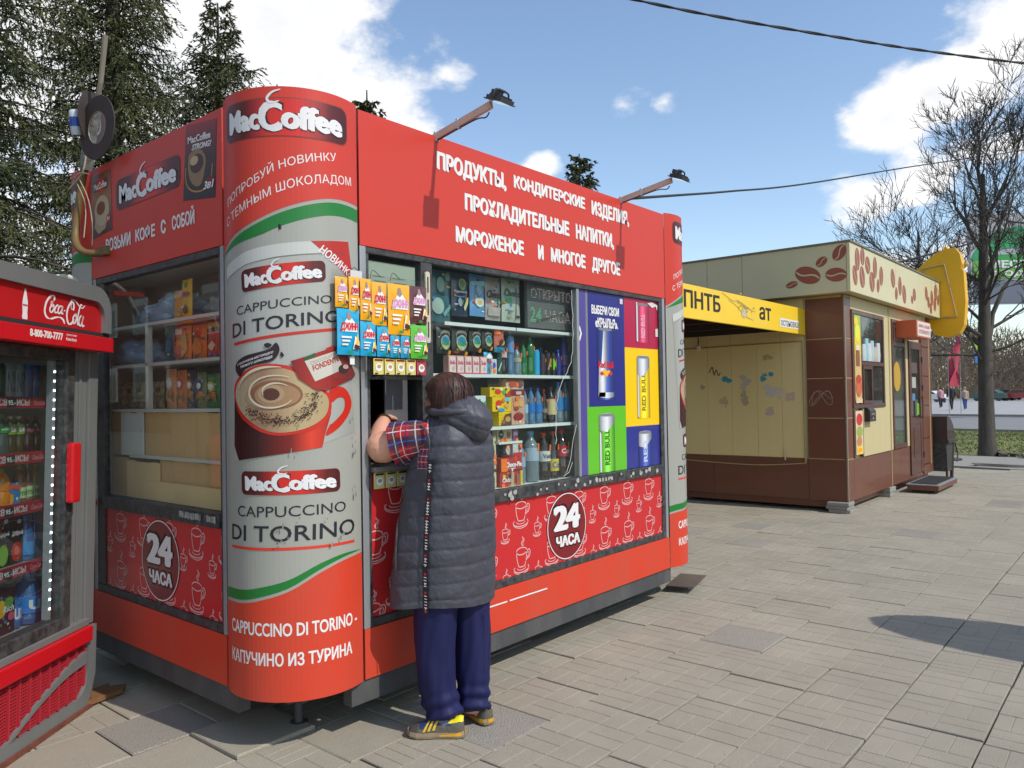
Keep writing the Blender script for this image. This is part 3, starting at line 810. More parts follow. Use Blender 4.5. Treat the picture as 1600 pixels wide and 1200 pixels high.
    text('lettering', 'НОВИНКА', ((.150, 2.150), (.318, 2.045), (.175, 2.182), (.338, 2.075)), mp_, st * 5, WHITE, c, .02, cut=CUT)
    maclogo(((-.190, 1.975), (.184, 2.024), (-.195, 2.071), (.181, 2.114)), mp_, st * 4, c, CUT, step=st)
    text('lettering', 'CAPPUCCINO', ((-.228, 1.880), (.210, 1.931), (-.227, 1.918), (.210, 1.967)), mp_, st * 4, BLKI, c, .0, cut=CUT)
    text('lettering', 'DI TORINO', ((-.262, 1.783), (.255, 1.852), (-.262, 1.846), (.255, 1.904)), mp_, st * 4, BLKI, c, .01, cut=CUT)
    P('red_rule', stroke([(-.249, 1.757), (.0, 1.79), (.26, 1.822)], .013), 4, flat(190, 44, 30), uv=False)
    # mug of cappuccino
    MUG = flat(192, 42, 26, .3); MUGD = flat(70, 16, 14); FOAM = gradmat('foam_print', [(0, (176, 160, 130)), (.35, (150, 116, 88)), (.7, (182, 158, 118)), (1, (168, 148, 106))], 0)
    P('mug_body', poly([(-.251, 1.539), (-.256, 1.317), (-.223, 1.256), (-.029, 1.283), (.159, 1.308), (.171, 1.358), (.2, 1.449), (.203, 1.495)]), 4, gradmat('mug_print', [(0, (60, 16, 14)), (.3, (52, 14, 14)), (.62, (120, 26, 20)), (.8, (214, 58, 32)), (1, (150, 32, 22))], 0))
    P('mug_handle', poly(smoothpoly([(.194, 1.551), (.233, 1.569), (.281, 1.555), (.314, 1.503), (.299, 1.451), (.254, 1.401), (.209, 1.37), (.174, 1.358), (.194, 1.403), (.204, 1.407), (.243, 1.439), (.267, 1.466), (.274, 1.499), (.262, 1.52), (.233, 1.518), (.206, 1.5), (.190, 1.52)], 3)), 5, MUG)
    P('mug_rim', poly(smoothpoly([(-.251, 1.539), (-.237, 1.594), (-.185, 1.634), (-.121, 1.66), (-.057, 1.667), (.01, 1.66), (.06, 1.645), (.105, 1.605), (.15, 1.575), (.185, 1.545), (.203, 1.495), (.195, 1.449), (.165, 1.409), (.118, 1.383), (.06, 1.369), (-.015, 1.362), (-.084, 1.374), (-.152, 1.406), (-.216, 1.456)], 3)), 6, MUG)
    P('foam', poly(smoothpoly([(-.238, 1.53), (-.225, 1.585), (-.173, 1.625), (-.111, 1.646), (-.052, 1.651), (.01, 1.645), (.055, 1.625), (.098, 1.59), (.152, 1.555), (.188, 1.514), (.182, 1.459), (.151, 1.423), (.1, 1.395), (.043, 1.38), (-.014, 1.375), (-.074, 1.385), (-.141, 1.419), (-.205, 1.47)], 3)), 7, FOAM)
    def spiral(cx_, cz_, r0, r1, a0, a1, sq=.62, n=34): return [(cx_ + (r0 + (r1 - r0) * i / n) * math.cos(R_(a0 + (a1 - a0) * i / n)), cz_ + sq * (r0 + (r1 - r0) * i / n) * math.sin(R_(a0 + (a1 - a0) * i / n))) for i in range(n + 1)]
    P('foam_swirl', poly(ell(-.035, 1.535, .115, .062, 24)), 8, flat(128, 88, 62))
    P('foam_swirl', poly(ell(-.028, 1.533, .098, .050, 24)), 9, flat(158, 122, 86))
    P('foam_swirl', poly(ell(-.052, 1.540, .058, .040, 20)), 10, flat(170, 140, 108))
    P('foam_swirl', poly(ell(-.050, 1.538, .036, .026, 18)), 11, flat(84, 46, 34))
    v1 = stroke(spiral(-.04, 1.54, .13, .085, 60, 330), [.003 + .007 * math.sin(math.pi * i / 34) for i in range(35)])
    v2_ = stroke(spiral(-.035, 1.545, .07, .05, 40, 200), [.002 + .006 * math.sin(math.pi * i / 34) for i in range(35)])
    v3 = stroke(spiral(-.05, 1.55, .17, .16, 75, 170), [.002 + .010 * math.sin(math.pi * i / 34) for i in range(35)])
    P('foam_light', join2([v1, v2_, v3]), 12, flat(205, 190, 164), uv=False)
    r3 = random.Random(5); ch = []
    path = np.array(smoothpoly([(.129, 1.545), (.125, 1.50), (.10, 1.462), (.061, 1.440), (0, 1.425), (-.059, 1.428), (-.108, 1.448), (-.15, 1.475)], 8, False))
    for i in range(300):
        p = path[int(len(path) * r3.random() ** .9) % len(path)] + np.array([r3.gauss(0, .016), r3.gauss(0, .011)])
        a = r3.random() * 3.1; l = .003 + r3.random() * .005; w = .0022
        ch.append(poly([(p[0] - l * math.cos(a), p[1] - l * math.sin(a)), (p[0] + w * math.sin(a), p[1] - w * math.cos(a)), (p[0] + l * math.cos(a), p[1] + l * math.sin(a)), (p[0] - w * math.sin(a), p[1] + w * math.cos(a))]))
    P('chocolate_chips', join2(ch), 13, flat(58, 26, 22), uv=False)
    # chocolate sachet
    P('sachet', poly([(.031, 1.677), (.081, 1.693), (.248, 1.752), (.284, 1.706), (.336, 1.622), (.324, 1.608), (.171, 1.551), (.129, 1.556), (.063, 1.602)]), 14, gradmat('sachet_print', [(0, (120, 26, 22)), (.3, (158, 36, 28)), (1, (112, 22, 20))], 0))
    P('sachet_label', poly([(.087, 1.677), (.219, 1.722), (.264, 1.646), (.129, 1.590)]), 15, flat(196, 190, 176))
    P('flag_green', poly([(.084, 1.691), (.129, 1.712), (.133, 1.698), (.088, 1.679)]), 16, flat(30, 88, 48))
    P('flag_red', poly([(.176, 1.733), (.214, 1.748), (.22, 1.732), (.181, 1.719)]), 16, flat(160, 34, 30))
    text('lettering', 'FONDENTE', ((.123, 1.634), (.238, 1.680), (.117, 1.657), (.232, 1.703)), mp_, st * 16, flat(176, 40, 32), c, .02, cut=CUT)
    text('lettering', 'CIOCCOLATO', ((.113, 1.660), (.222, 1.704), (.109, 1.674), (.218, 1.716)), mp_, st * 16, flat(150, 146, 138), c, 0, cut=CUT)
    P('cocoa_bean', poly(ell(.262, 1.645, .028, .020, 14)), 17, flat(56, 28, 24)); P('cocoa_bean', poly(ell(.272, 1.655, .016, .010, 12)), 18, flat(196, 160, 146))
    # brown leaf banner
    P('leaf_banner', poly(smoothpoly([(-.205, 1.615), (-.236, 1.645), (-.227, 1.677), (-.178, 1.703), (-.105, 1.718), (-.056, 1.731), (-.028, 1.757), (-.013, 1.73), (-.024, 1.698), (-.057, 1.675), (-.121, 1.664), (-.179, 1.645)], 3)), 8, flat(44, 26, 30))
    P('leaf_drop', poly(smoothpoly([(-.08, 1.749), (-.065, 1.756), (-.046, 1.749), (-.056, 1.737), (-.072, 1.738)], 3)), 8, flat(44, 26, 30)); P('leaf_drop', poly(smoothpoly([(-.006, 1.718), (.005, 1.702), (-.004, 1.694), (-.011, 1.703)], 3)), 8, flat(44, 26, 30))
    text('lettering', 'с кусочками настоящего', ((-.222, 1.660), (-.042, 1.708), (-.220, 1.672), (-.038, 1.722)), mp_, st * 9, WHITE, c, .01, cut=CUT)
    text('lettering', 'темного шоколада', ((-.205, 1.648), (-.045, 1.690), (-.202, 1.661), (-.043, 1.703)), mp_, st * 9, WHITE, c, .01, cut=CUT)
    # torn tape remains and scuffs
    r4 = random.Random(8); tp = []
    for (a0, b0, n_, w_, h_) in ((.05, 1.27, 4, .02, .05), (.0, .95, 6, .025, .06), (.20, 1.0, 5, .02, .05), (.31, 1.3, 8, .012, .2), (.25, .93, 3, .02, .04)):
        for i in range(n_):
            a = a0 + r4.gauss(0, w_); b = b0 + r4.gauss(0, h_); w = .004 + r4.random() * .008; h = .006 + r4.random() * .022
            tp.append(poly([(a, b), (a + w, b + r4.random() * .006), (a + w * .9, b + h), (a + .002, b + h * .9)]))
    P('tape_scraps', join2(tp), 19, M('tape_dirt', (.16, .155, .14), .7, nscale=50, namt=.8, c2=(.36, .35, .32)), uv=False)
    return c
GREEN = flat(24, 116, 44); RIMB = flat(120, 60, 48); BAGM = gradmat('bag_print_mat', [(0, (150, 150, 142)), (.25, (172, 173, 166)), (.75, (166, 166, 158)), (1, (146, 146, 138))], 0)
column(.28, .28, -135, 1)
column(L_ + .1357, .28, -45, 1)
column(.28, W_ + .1357, 135, 0)
column(L_ + .1357, W_ + .1357, 45, 0)

# ---- lettering on the front sign
def signtext(s, x0, z0, x1, z1, mp_, par, bold=.062, off=.002, mt=None): return text('lettering', s, (x0, z0, x1, z1), mp_, off, mt or WHITE, par, bold)
signtext('ПРОДУКТЫ,', .928, 2.655, 1.472, 2.765, FRONT, fs)
signtext('КОНДИТЕРСКИЕ', 1.537, 2.683, 2.245, 2.772, FRONT, fs)
signtext('ИЗДЕЛИЯ,', 2.317, 2.660, 2.775, 2.772, FRONT, fs)
signtext('ПРОХЛАДИТЕЛЬНЫЕ', 1.130, 2.482, 2.068, 2.590, FRONT, fs)
signtext('НАПИТКИ,', 2.137, 2.478, 2.576, 2.590, FRONT, fs)
signtext('МОРОЖЕНОЕ', 1.058, 2.318, 1.618, 2.405, FRONT, fs)
signtext('И', 1.749, 2.317, 1.803, 2.405, FRONT, fs)
signtext('МНОГОЕ', 1.874, 2.317, 2.238, 2.405, FRONT, fs)
signtext('ДРУГОЕ', 2.310, 2.300, 2.648, 2.405, FRONT, fs)
signtext('ВОЗЬМИ', -1.656, 2.345, -1.350, 2.417, LEFT, ls, .045)
signtext('КОФЕ', -1.295, 2.347, -1.075, 2.419, LEFT, ls, .045)
signtext('С', -1.015, 2.349, -.960, 2.420, LEFT, ls)
signtext('СОБОЙ', -.900, 2.351, -.678, 2.440, LEFT, ls, .045)
maclogo(((-1.517, 2.553), (-.818, 2.558), (-1.517, 2.713), (-.817, 2.710)), LEFT, .0015, ls, 0, step=.0006, rim=RIMB)
# two printed coffee packets on the side sign
q1 = rrect(-1.843, 2.445, -1.575, 2.80, .004, 1)
pr('packet_print', (np.array([(-1.845, 2.440), (-1.573, 2.462), (-1.589, 2.800), (-1.838, 2.797)]), [(0, 1, 2, 3)]), LEFT, .0015, gradmat('packet_a', [(0, (60, 34, 28)), (.25, (96, 56, 38)), (.6, (150, 96, 62)), (1, (110, 60, 40))], 1), ls)
pr('cup_print', poly(ell(-1.705, 2.585, .095, .085, 24)), LEFT, .0021, flat(176, 160, 132), ls); pr('cup_print', poly(ell(-1.715, 2.60, .055, .038, 20)), LEFT, .0027, flat(120, 66, 42), ls)
pr('packet_badge', poly(rrect(-1.815, 2.70, -1.63, 2.76, .01, 3)), LEFT, .0021, BADGE, ls); text('lettering', 'MacCoffee', (-1.805, 2.710, -1.638, 2.748), LEFT, .0028, WHITE, ls, .03)
pr('cup_badge', poly(ell(-1.62, 2.53, .028, .024, 14)), LEFT, .0027, flat(176, 36, 28), ls); text('lettering', '3в1', (-1.636, 2.520, -1.604, 2.540), LEFT, .0033, WHITE, ls, .02)
pr('cup_print', poly([(-1.80, 2.50), (-1.79, 2.56), (-1.62, 2.56), (-1.66, 2.48), (-1.75, 2.46)]), LEFT, .0017, flat(160, 144, 118), ls)
pr('packet_print', (np.array([(-.786, 2.477), (-.490, 2.442), (-.473, 2.800), (-.752, 2.831)]), [(0, 1, 2, 3)]), LEFT, .0015, gradmat('packet_b', [(0, (40, 24, 22)), (.5, (58, 26, 24)), (.8, (110, 28, 26)), (1, (150, 34, 30))], 1), ls)
text('lettering', 'MacCoffee', ((-.735, 2.738), (-.525, 2.722), (-.735, 2.772), (-.525, 2.757)), LEFT, .0024, WHITE, ls, .04)
text('lettering', 'STRONG!', ((-.70, 2.700), (-.52, 2.685), (-.695, 2.728), (-.515, 2.713)), LEFT, .0024, WHITE, ls, .05, .3)
pr('cup_print', poly(smoothpoly([(-.735, 2.64), (-.715, 2.69), (-.63, 2.695), (-.575, 2.65), (-.575, 2.60), (-.61, 2.53), (-.665, 2.525), (-.72, 2.57)], 4)), LEFT, .0021, flat(140, 112, 72), ls)
pr('cup_print', poly(ell(-.652, 2.63, .062, .045, 20)), LEFT, .0027, flat(74, 40, 34), ls); pr('cup_print', poly(ell(-.675, 2.648, .038, .022, 16)), LEFT, .0032, flat(190, 164, 116), ls)
pr('gold_swirl', stroke(smoothpoly([(-.755, 2.63), (-.755, 2.56), (-.70, 2.51), (-.60, 2.495), (-.53, 2.53), (-.51, 2.60)], 4, False), .008), LEFT, .0024, flat(176, 130, 60), ls, uv=False)
pr('cup_badge', poly(ell(-.535, 2.52, .045, .028, 14)), LEFT, .0033, flat(110, 26, 24), ls); text('lettering', '3в1', ((-.59, 2.492), (-.50, 2.490), (-.585, 2.530), (-.495, 2.528)), LEFT, .0039, WHITE, ls, .04, .2)

# ---- lower panels printed with cups, and the round-the-clock badge
PANR = M('panel_red', srgb(194, 42, 44), .35, nscale=1.5, namt=.15, c2=srgb(186, 48, 46), coat=.12, spec=.35)
PINK = flat(222, 172, 168); WHT2 = flat(226, 220, 218)
def cupart(cx, cz, s):
    """white line drawing of a cup on a saucer; cz is the rim height"""
    S1 = []; F1 = []
    X = lambda a, b: (cx + a * s, cz + b * s); w = .006 * (s / .17) ** .5
    L1 = lambda pts, ww=w, closed=False: S1.append(stroke([X(*p) for p in pts], ww, closed))
    L1(ell(0, 0, .30, .13, 18), w, True)
    L1(smoothpoly([(-.30, 0), (-.27, -.25), (-.20, -.48), (-.13, -.56), (.13, -.56), (.20, -.48), (.27, -.25), (.30, 0)], 3, False))
    L1(smoothpoly([(.28, -.06), (.42, .02), (.50, -.08), (.44, -.26), (.33, -.30), (.23, -.40)], 3, False))
    L1(smoothpoly([(.29, -.12), (.38, -.07), (.42, -.12), (.38, -.22), (.27, -.27)], 3, False), w * .7)
    L1(ell(-.02, -.62, .42, .15, 20, 150, 390)); L1(ell(-.02, -.60, .24, .08, 16, 170, 370), w * .7); L1(smoothpoly([(-.42, -.56), (-.46, -.62), (-.36, -.76), (0, -.84), (.30, -.77), (.40, -.66)], 3, False), w * .8)
    F1.append(poly(ell(.01, -.01, .24, .085, 16)))
    L1(smoothpoly([(.06, .18), (.0, .28), (.10, .40), (.05, .52)], 4, False), w * 1.1); L1(smoothpoly([(.12, .18), (.08, .28), (.16, .38), (.13, .46)], 4, False), w * .7)
    return S1, F1
def cups(mapper, par, x0, x1, z0, z1, period, rows, xo=0):
    S1 = []; F1 = []
    for (zc, sz, ph) in rows:
        k = -1
        while True:
            cx = x0 + xo + ph + k * period; k += 1
            if cx - .1 > x1: break
            a, b_ = cupart(cx, zc, sz); S1 += a; F1 += b_
    for nm, parts, mt, of in (('cup_outline', S1, PINK, .0015), ('cup_coffee', F1, WHT2, .0012)):
        v, f = join2(parts); bm = bmesh.new(); vs = [bm.verts.new((a, b, 0)) for a, b in v[:, :2]]
        for q in f:
            try: bm.faces.new([vs[i] for i in q])
            except ValueError: pass
        for co, no in (((x0, 0, 0), (-1, 0, 0)), ((x1, 0, 0), (1, 0, 0)), ((0, z0, 0), (0, -1, 0)), ((0, z1, 0), (0, 1, 0))):
            bmesh.ops.bisect_plane(bm, geom=bm.verts[:] + bm.edges[:] + bm.faces[:], plane_co=co, plane_no=no, clear_outer=True)
        bm.verts.index_update(); v = np.array([w.co[:2] for w in bm.verts]); f = [[w.index for w in q.verts] for q in bm.faces]; bm.free()
        if len(f): pr(nm, (v, f), mapper, of, mt, par, uv=False)
PF = lambda s, t, off: (s, .014 - off, t)
PL = lambda s, t, off: (.014 - off, -s, t)
pa = B().box(.889, 3.177, .014, .05, .508, .934).go('lower_panel', PANR, kiosk)
cups(PF, pa, .889, 3.177, .508, .934, .285, [(.895, .155, .11), (.635, .155, .11), (.768, .085, .255), (.515, .085, .255)])
pb = B().box(.486, .811, .014, .05, .508, 1.165).go('lower_panel', PANR, kiosk)
cups(PF, pb, .486, .811, .508, 1.165, .285, [(1.10, .155, .15), (.88, .155, .02), (.66, .155, .15), (.55, .155, .0)])
pc = B().box(.014, .05, .483, 1.714, .508, .934).go('lower_panel', PANR, kiosk)
cups(PL, pc, -1.714, -.483, .508, .934, .272, [(.895, .155, .18), (.640, .155, .18), (.768, .085, .05), (.515, .085, .05)])
DKR = M('badge_dark_red', srgb(122, 22, 28), .3, coat=.2)
for mp_, cx, par in ((PF, 2.010, pa), (PL, -1.082, pc)):
    pr('clock_badge', poly(ell(cx, .718, .205, .207, 44)), mp_, .0022, flat(120, 24, 28), par); pr('clock_badge', poly(ell(cx, .718, .199, .201, 44)), mp_, .0027, WHT2, par)
    pr('clock_badge', poly(ell(cx, .718, .193, .195, 44)), mp_, .0032, DKR, par)
    for k, (e, mt, bo) in enumerate(((.012, flat(38, 14, 16), .11), (0, WHT2, .07))):
        text('lettering', '24', (cx - .140 - e, .693 - e, cx + .135 + e, .848 + e), mp_, .0037 + k * .0006, mt, par, bo)
        text('lettering', 'ЧАСА', (cx - .118 - e, .597 - e, cx + .130 + e, .665 + e * .8), mp_, .0037 + k * .0006, mt, par, bo)

# =================================================================== GOODS
TAG = flat(236, 112, 24); TAGY = flat(226, 160, 30); TAGG = flat(40, 160, 70)
def decor(par, mp_, w, h, prints, off=.0012, cut=0):
    """prints in the unit square of the pack face"""
    for k, p in enumerate(prints):
        kd, mt = p[0], p[-1]; o_ = off + .0006 * k
        X = lambda a, b: ((a - .5) * w, b * h)
        if kd == 'ell': pr('print', poly([X(a, b) for a, b in ell(p[1], p[2], p[3], p[4], 16)]), mp_, o_, mt, par, cut=cut)
        elif kd == 'rect': pr('print', poly([X(*q) for q in ((p[1], p[2]), (p[3], p[2]), (p[3], p[4]), (p[1], p[4]))]), mp_, o_, mt, par, cut=cut)
        elif kd == 'poly': pr('print', poly([X(*q) for q in p[1]]), mp_, o_, mt, par, cut=cut)
        elif kd == 'txt': text('lettering', p[1], X(p[2], p[3]) + X(p[4], p[5]), mp_, o_, mt, par, p[6], p[7] if len(p) > 8 else 0, cut)
        elif kd == 'tag':
            q = X(p[1], p[2]); s_ = p[3]
            o = pr('price_tag', poly([(q[0] - s_, q[1] - s_ * .9), (q[0] + s_, q[1] - s_ * .9), (q[0] + s_, q[1] + s_ * .9), (q[0] - s_, q[1] + s_ * .9)]), mp_, o_ + .001, mt, par)
def busy(body, mp_, w, h, seed, off, cut):
    """the small print every packet carries: lines, flecks and little pictures"""
    r = random.Random(seed); sets = {}
    pal = [(226, 222, 210), (40, 40, 46), (214, 60, 40), (236, 180, 40), (60, 120, 180), (90, 150, 60)]
    for i in range(14):
        a = r.uniform(-.42, .42) * w; b = r.uniform(.06, .92) * h; u = w * r.uniform(.03, .14); v = h * r.uniform(.008, .03); k = r.choice(pal)
        if r.random() < .5: q = poly([(a - u, b - v), (a + u, b - v), (a + u, b + v), (a - u, b + v)])
        else: q = poly([(a + u * r.uniform(.4, .8) * math.cos(t), b + u * r.uniform(.4, .8) * math.sin(t)) for t in (0, 1, 2.1, 3.1, 4.2, 5.3)])
        if abs(a) + u < w * .47: sets.setdefault(k, []).append(q)
    for j, (k, qs) in enumerate(sets.items()): pr('small_print', join2(qs), mp_, off + j * .0004, flat(*k), body, cut=cut, uv=False)['kind'] = 'stuff'
def pouch(name, label, cat, loc, rz, w, h, d, mat, prints=(), group=None, tilt=0, holes=False):
    t = thing(name, label, cat, loc, (tilt, 0, rz), group)
    nx, nz = 6, 8
    def bul(a, b):
        e = max(0, 1 - abs(2 * a) ** 2.4) * max(0, 1 - abs(2 * b - 1) ** 6); return d * .5 * e ** .6 * (1 + .15 * math.sin(9 * a + 13 * b)) + .0015
    v = []; f = []
    for sgn in (-1, 1):
        for j in range(nz + 1):
            for i in range(nx + 1):
                a = i / nx - .5; b = j / nz
                v.append((a * w * (1 - .03 * math.sin(math.pi * b)), sgn * bul(a, b), b * h))
    n = (nx + 1) * (nz + 1)
    for sgn in (0, 1):
        for j in range(nz):
            for i in range(nx):
                q = [sgn * n + j * (nx + 1) + i, sgn * n + j * (nx + 1) + i + 1, sgn * n + (j + 1) * (nx + 1) + i + 1, sgn * n + (j + 1) * (nx + 1) + i]
                f.append(tuple(q if sgn == 0 else q[::-1]))
    body = mk('packet', v, f, mat, t, smooth=True, local=True)
    mp_ = lambda s, tt, off: (s, -bul(s / w, tt / h) - off, tt)
    mp_.local = True
    # slice prints so that they follow the bulge
    def deco(prints):
        for k, p in enumerate(prints):
            pass
    if name != 'snack_bag': busy(body, mp_, w, h, label, .0021, w / 9)
    decor(body, mp_, w, h, prints, .0040 if name != 'snack_bag' else .0022, w / 9)
    return t
def carton(name, label, cat, loc, rz, w, h, d, mat, prints=(), group=None, tilt=0):
    t = thing(name, label, cat, loc, (tilt, 0, rz), group)
    body = B().box(-w / 2, w / 2, -d / 2, d / 2, 0, h, min(.002, h * .04)).go('carton', mat, t, local=True)
    mp_ = lambda s, tt, off: (s, -d / 2 - off, tt)
    mp_.local = True
    if prints and cat != 'sachet': busy(body, mp_, w, h, label, .0008, 0)
    decor(body, mp_, w, h, prints, .0028 if prints and cat != 'sachet' else .0012)
    return t
def bottle(name, label, cat, loc, r, h, liquid, cap, labmat=None, lab=(.35, .6), group=None, word=None, wmat=None, tagc=None, rz=0, can=False, big=False, pinch=True):
    t = thing(name, label, cat, loc, (0, 0, rz), group)
    if can: prof = [(r * .8, 0), (r, .03 * h), (r, .9 * h), (r * .82, .97 * h), (r * .82, h), (r * .74, h), (r * .7, .985 * h)]
    else:
        prof = [(r * .7, 0), (r * .97, .015 * h), (r, .06 * h), (r, lab[0] * h * .8), (r * (.9 if pinch else 1), lab[0] * h * .95), (r, lab[0] * h), (r, lab[1] * h), (r * .96, (lab[1] + .05) * h), (r * .72, .78 * h), (r * .42, .87 * h), (r * .34, .91 * h), (r * .34, .94 * h)]
    B().lathe(prof, n=14).go('can_body' if can else 'bottle_body', liquid, t, smooth=True, local=True)
    if not can: B().lathe([(r * .42, .925 * h), (r * .44, .93 * h), (r * .42, h)], n=12).go('cap', cap, t, smooth=True, local=True)
    if labmat is not None:
        B().lathe([(r * 1.012, lab[0] * h), (r * 1.018, lab[1] * h)], n=18, cap=False).go('label_band', labmat, t, smooth=True, local=True, fix=False)
    mp_ = lambda s, tt, off: ((r * 1.02 + off) * math.sin(s / r), -(r * 1.02 + off) * math.cos(s / r), tt)
    mp_.local = True
    if word: text('lettering', word, (-r * .9, (lab[0] + .07 * (lab[1] - lab[0]) + .05) * h, r * .9, (lab[1] - .06) * h), mp_, .001, wmat or WHITE, t, .02, cut=r * .35)
    if tagc: pr('price_tag', poly([(r * .0, .62 * h), (r * .9, .60 * h), (r * .95, .60 * h + r * .85), (r * .1, .62 * h + r * .85)]), mp_, .002, tagc, t, cut=r * .35)
    return t
PET = M('clear_plastic', (.13, .18, .20), .08, coat=.5, spec=.7)
PETB = M('blue_tinted_plastic', (.06, .15, .26), .1, coat=.5, spec=.7)
COLA = M('cola_liquid', (.020, .008, .006), .08, coat=.6, spec=.6)
GRN = M('green_plastic', (.012, .14, .03), .08, coat=.6, spec=.7)
REDC = flat(200, 20, 24, .35); BLUC = flat(24, 90, 190, .35); DKP = flat(30, 30, 32, .3)
# ---- hanging strip of snack bags outside the hatch
YEL = flat(238, 166, 14, .28, coat=.5); CYN = flat(20, 158, 200, .28, coat=.5); PUR = flat(92, 48, 50, .3, coat=.4); GRB = flat(84, 180, 40, .28, coat=.5); RDT = flat(206, 30, 48); SNOW = flat(232, 228, 224)
sheet = thing('snack_card', 'clear plastic sheet holding the hanging snack bags over the serving hatch', 'plastic sheet', (.24, -.048, 1.62))
B().box(.236, .815, -.046, -.0455, 1.60, 2.08).go('film', glass('clear_film', (.97, .97, .97), refl=.9, dirt=.02), sheet)
b = B()
for x in (.34, .45, .57): b.tube(smoothpoly([(x, -.045, 2.06), (x + .02, -.04, 2.10), (x + .06, -.044, 2.075)], 4, False), .0018, 5)
b.go('wire_loop', STEEL, sheet)
B().box(.325, .350, -.052, -.050, 1.665, 1.70).go('tape_piece', flat(220, 220, 216), sheet)
B().box(.335, .40, -.05, -.048, 2.04, 2.085).go('tape_piece', M('clear_tape', (.6, .6, .58), .3), sheet)
def jinn(x0, x1, z0, z1, mat, label, txtc, y=-.06, grp='hanging snack bags'):
    w = x1 - x0; h = z1 - z0
    mount = ('poly', [(.2, .62), (.36, .78), (.46, .92), (.6, .80), (.86, .64), (.86, .5), (.2, .5)], SNOW)
    pouch('snack_bag', label, 'snack bag', ((x0 + x1) / 2, y, z0), 0, w - .002, h, .018, mat,
          [mount, ('poly', [(.36, .78), (.42, .92), (.52, .93), (.6, .80), (.48, .74)], flat(150, 130, 122)),
           ('txt', 'ДЖИНН', .12, .50, .90, .70, .05, .15, txtc), ('rect', .14, .36, .58, .40, SNOW), ('rect', .16, .28, .50, .32, SNOW), ('rect', .16, .2, .4, .24, flat(230, 225, 200)),
           ('poly', [(.62, .12), (.95, .16), (.92, .30), (.72, .42)], flat(240, 235, 220)), ('poly', [(.66, .14), (.92, .12), (.94, .2), (.7, .24)], flat(80, 40, 30)), ('poly', [(.72, .22), (.84, .48), (.9, .24)], flat(238, 190, 60)),
           ('rect', .42, .03, .62, .085, TAGG)], grp)
PK = flat(216, 150, 190)
jinn(.240, .310, 1.913, 2.046, YEL, 'yellow snack bag with pink lettering at the left end of the hanging top row', PK)
jinn(.312, .372, 1.891, 2.053, YEL, 'narrow yellow snack bag with red lettering, second in the hanging top row', RDT, -.062)
jinn(.374, .438, 1.864, 2.051, YEL, 'yellow snack bag with red lettering between two overlapping yellow bags, middle of the top row', RDT, -.064)
jinn(.440, .530, 1.846, 2.042, YEL, 'yellow snack bag just left of the largest yellow one', RDT, -.062)
jinn(.532, .670, 1.808, 2.045, YEL, 'largest yellow snack bag with pale pink lettering in the hanging strip', PK, -.066)
jinn(.674, .786, 1.868, 2.048, PUR, 'dark plum snack bag at the right end of the hanging top row', PK)
jinn(.245, .370, 1.706, 1.908, CYN, 'largest light blue snack bag, bottom left of the hanging strip', RDT, -.063)
jinn(.374, .466, 1.705, 1.860, CYN, 'light blue snack bag, second from the left in the bottom row', RDT)
jinn(.470, .546, 1.704, 1.843, CYN, 'light blue snack bag under the gap between two yellow ones', RDT)
jinn(.549, .610, 1.702, 1.812, CYN, 'small light blue snack bag tucked under the largest yellow bag', RDT)
jinn(.613, .672, 1.701, 1.812, CYN, 'small light blue snack bag next to the green one', RDT)
jinn(.676, .787, 1.701, 1.862, GRB, 'bright green snack bag at the right end of the bottom row', PK)
for i in range(5):
    x = .486 + i * .0665
    c5 = flat(176, 60, 72) if i == 4 else flat(214, 196, 110)
    carton('sachet', ['pale yellow coffee sachet at the left end of the strip above the hatch', 'pale yellow coffee sachet second from the left above the hatch', 'pale yellow coffee sachet in the middle of the strip above the hatch', 'pale yellow coffee sachet beside the pink one', 'pink red coffee sachet at the right end of the strip above the hatch'][i], 'sachet', (x, -.052, 1.622), 0, .06, .074, .004, c5,
           [('rect', .1, .84, .9, .96, flat(120, 30, 26)), ('ell', .5, .45, .33, .26, SNOW), ('ell', .52, .50, .2, .12, flat(176, 150, 120)), ('rect', .1, .04, .4, .12, flat(60, 46, 30))], 'coffee sachets above the hatch')
for i in range(3):
    carton('sachet', ['coffee sachet standing at the left under the hatch counter', 'middle coffee sachet under the hatch counter', 'coffee sachet under the counter nearest the customer'][i], 'sachet', (.52 + i * .07, -.006, 1.095), 0, .062, .074, .006, flat(206, 196, 130),
           [('ell', .5, .45, .33, .26, SNOW), ('ell', .52, .50, .2, .12, flat(150, 146, 150)), ('rect', .1, .84, .9, .96, flat(60, 40, 30))], 'coffee sachets under the counter')
bottle('water_bottle', 'small dark blue bottle with a white cap standing on the hatch counter', 'bottle', (.715, .12, 1.197), .030, .245, M('navy_plastic', (.02, .035, .07), .1, coat=.5), flat(214, 214, 214), flat(40, 62, 100), (.3, .62))

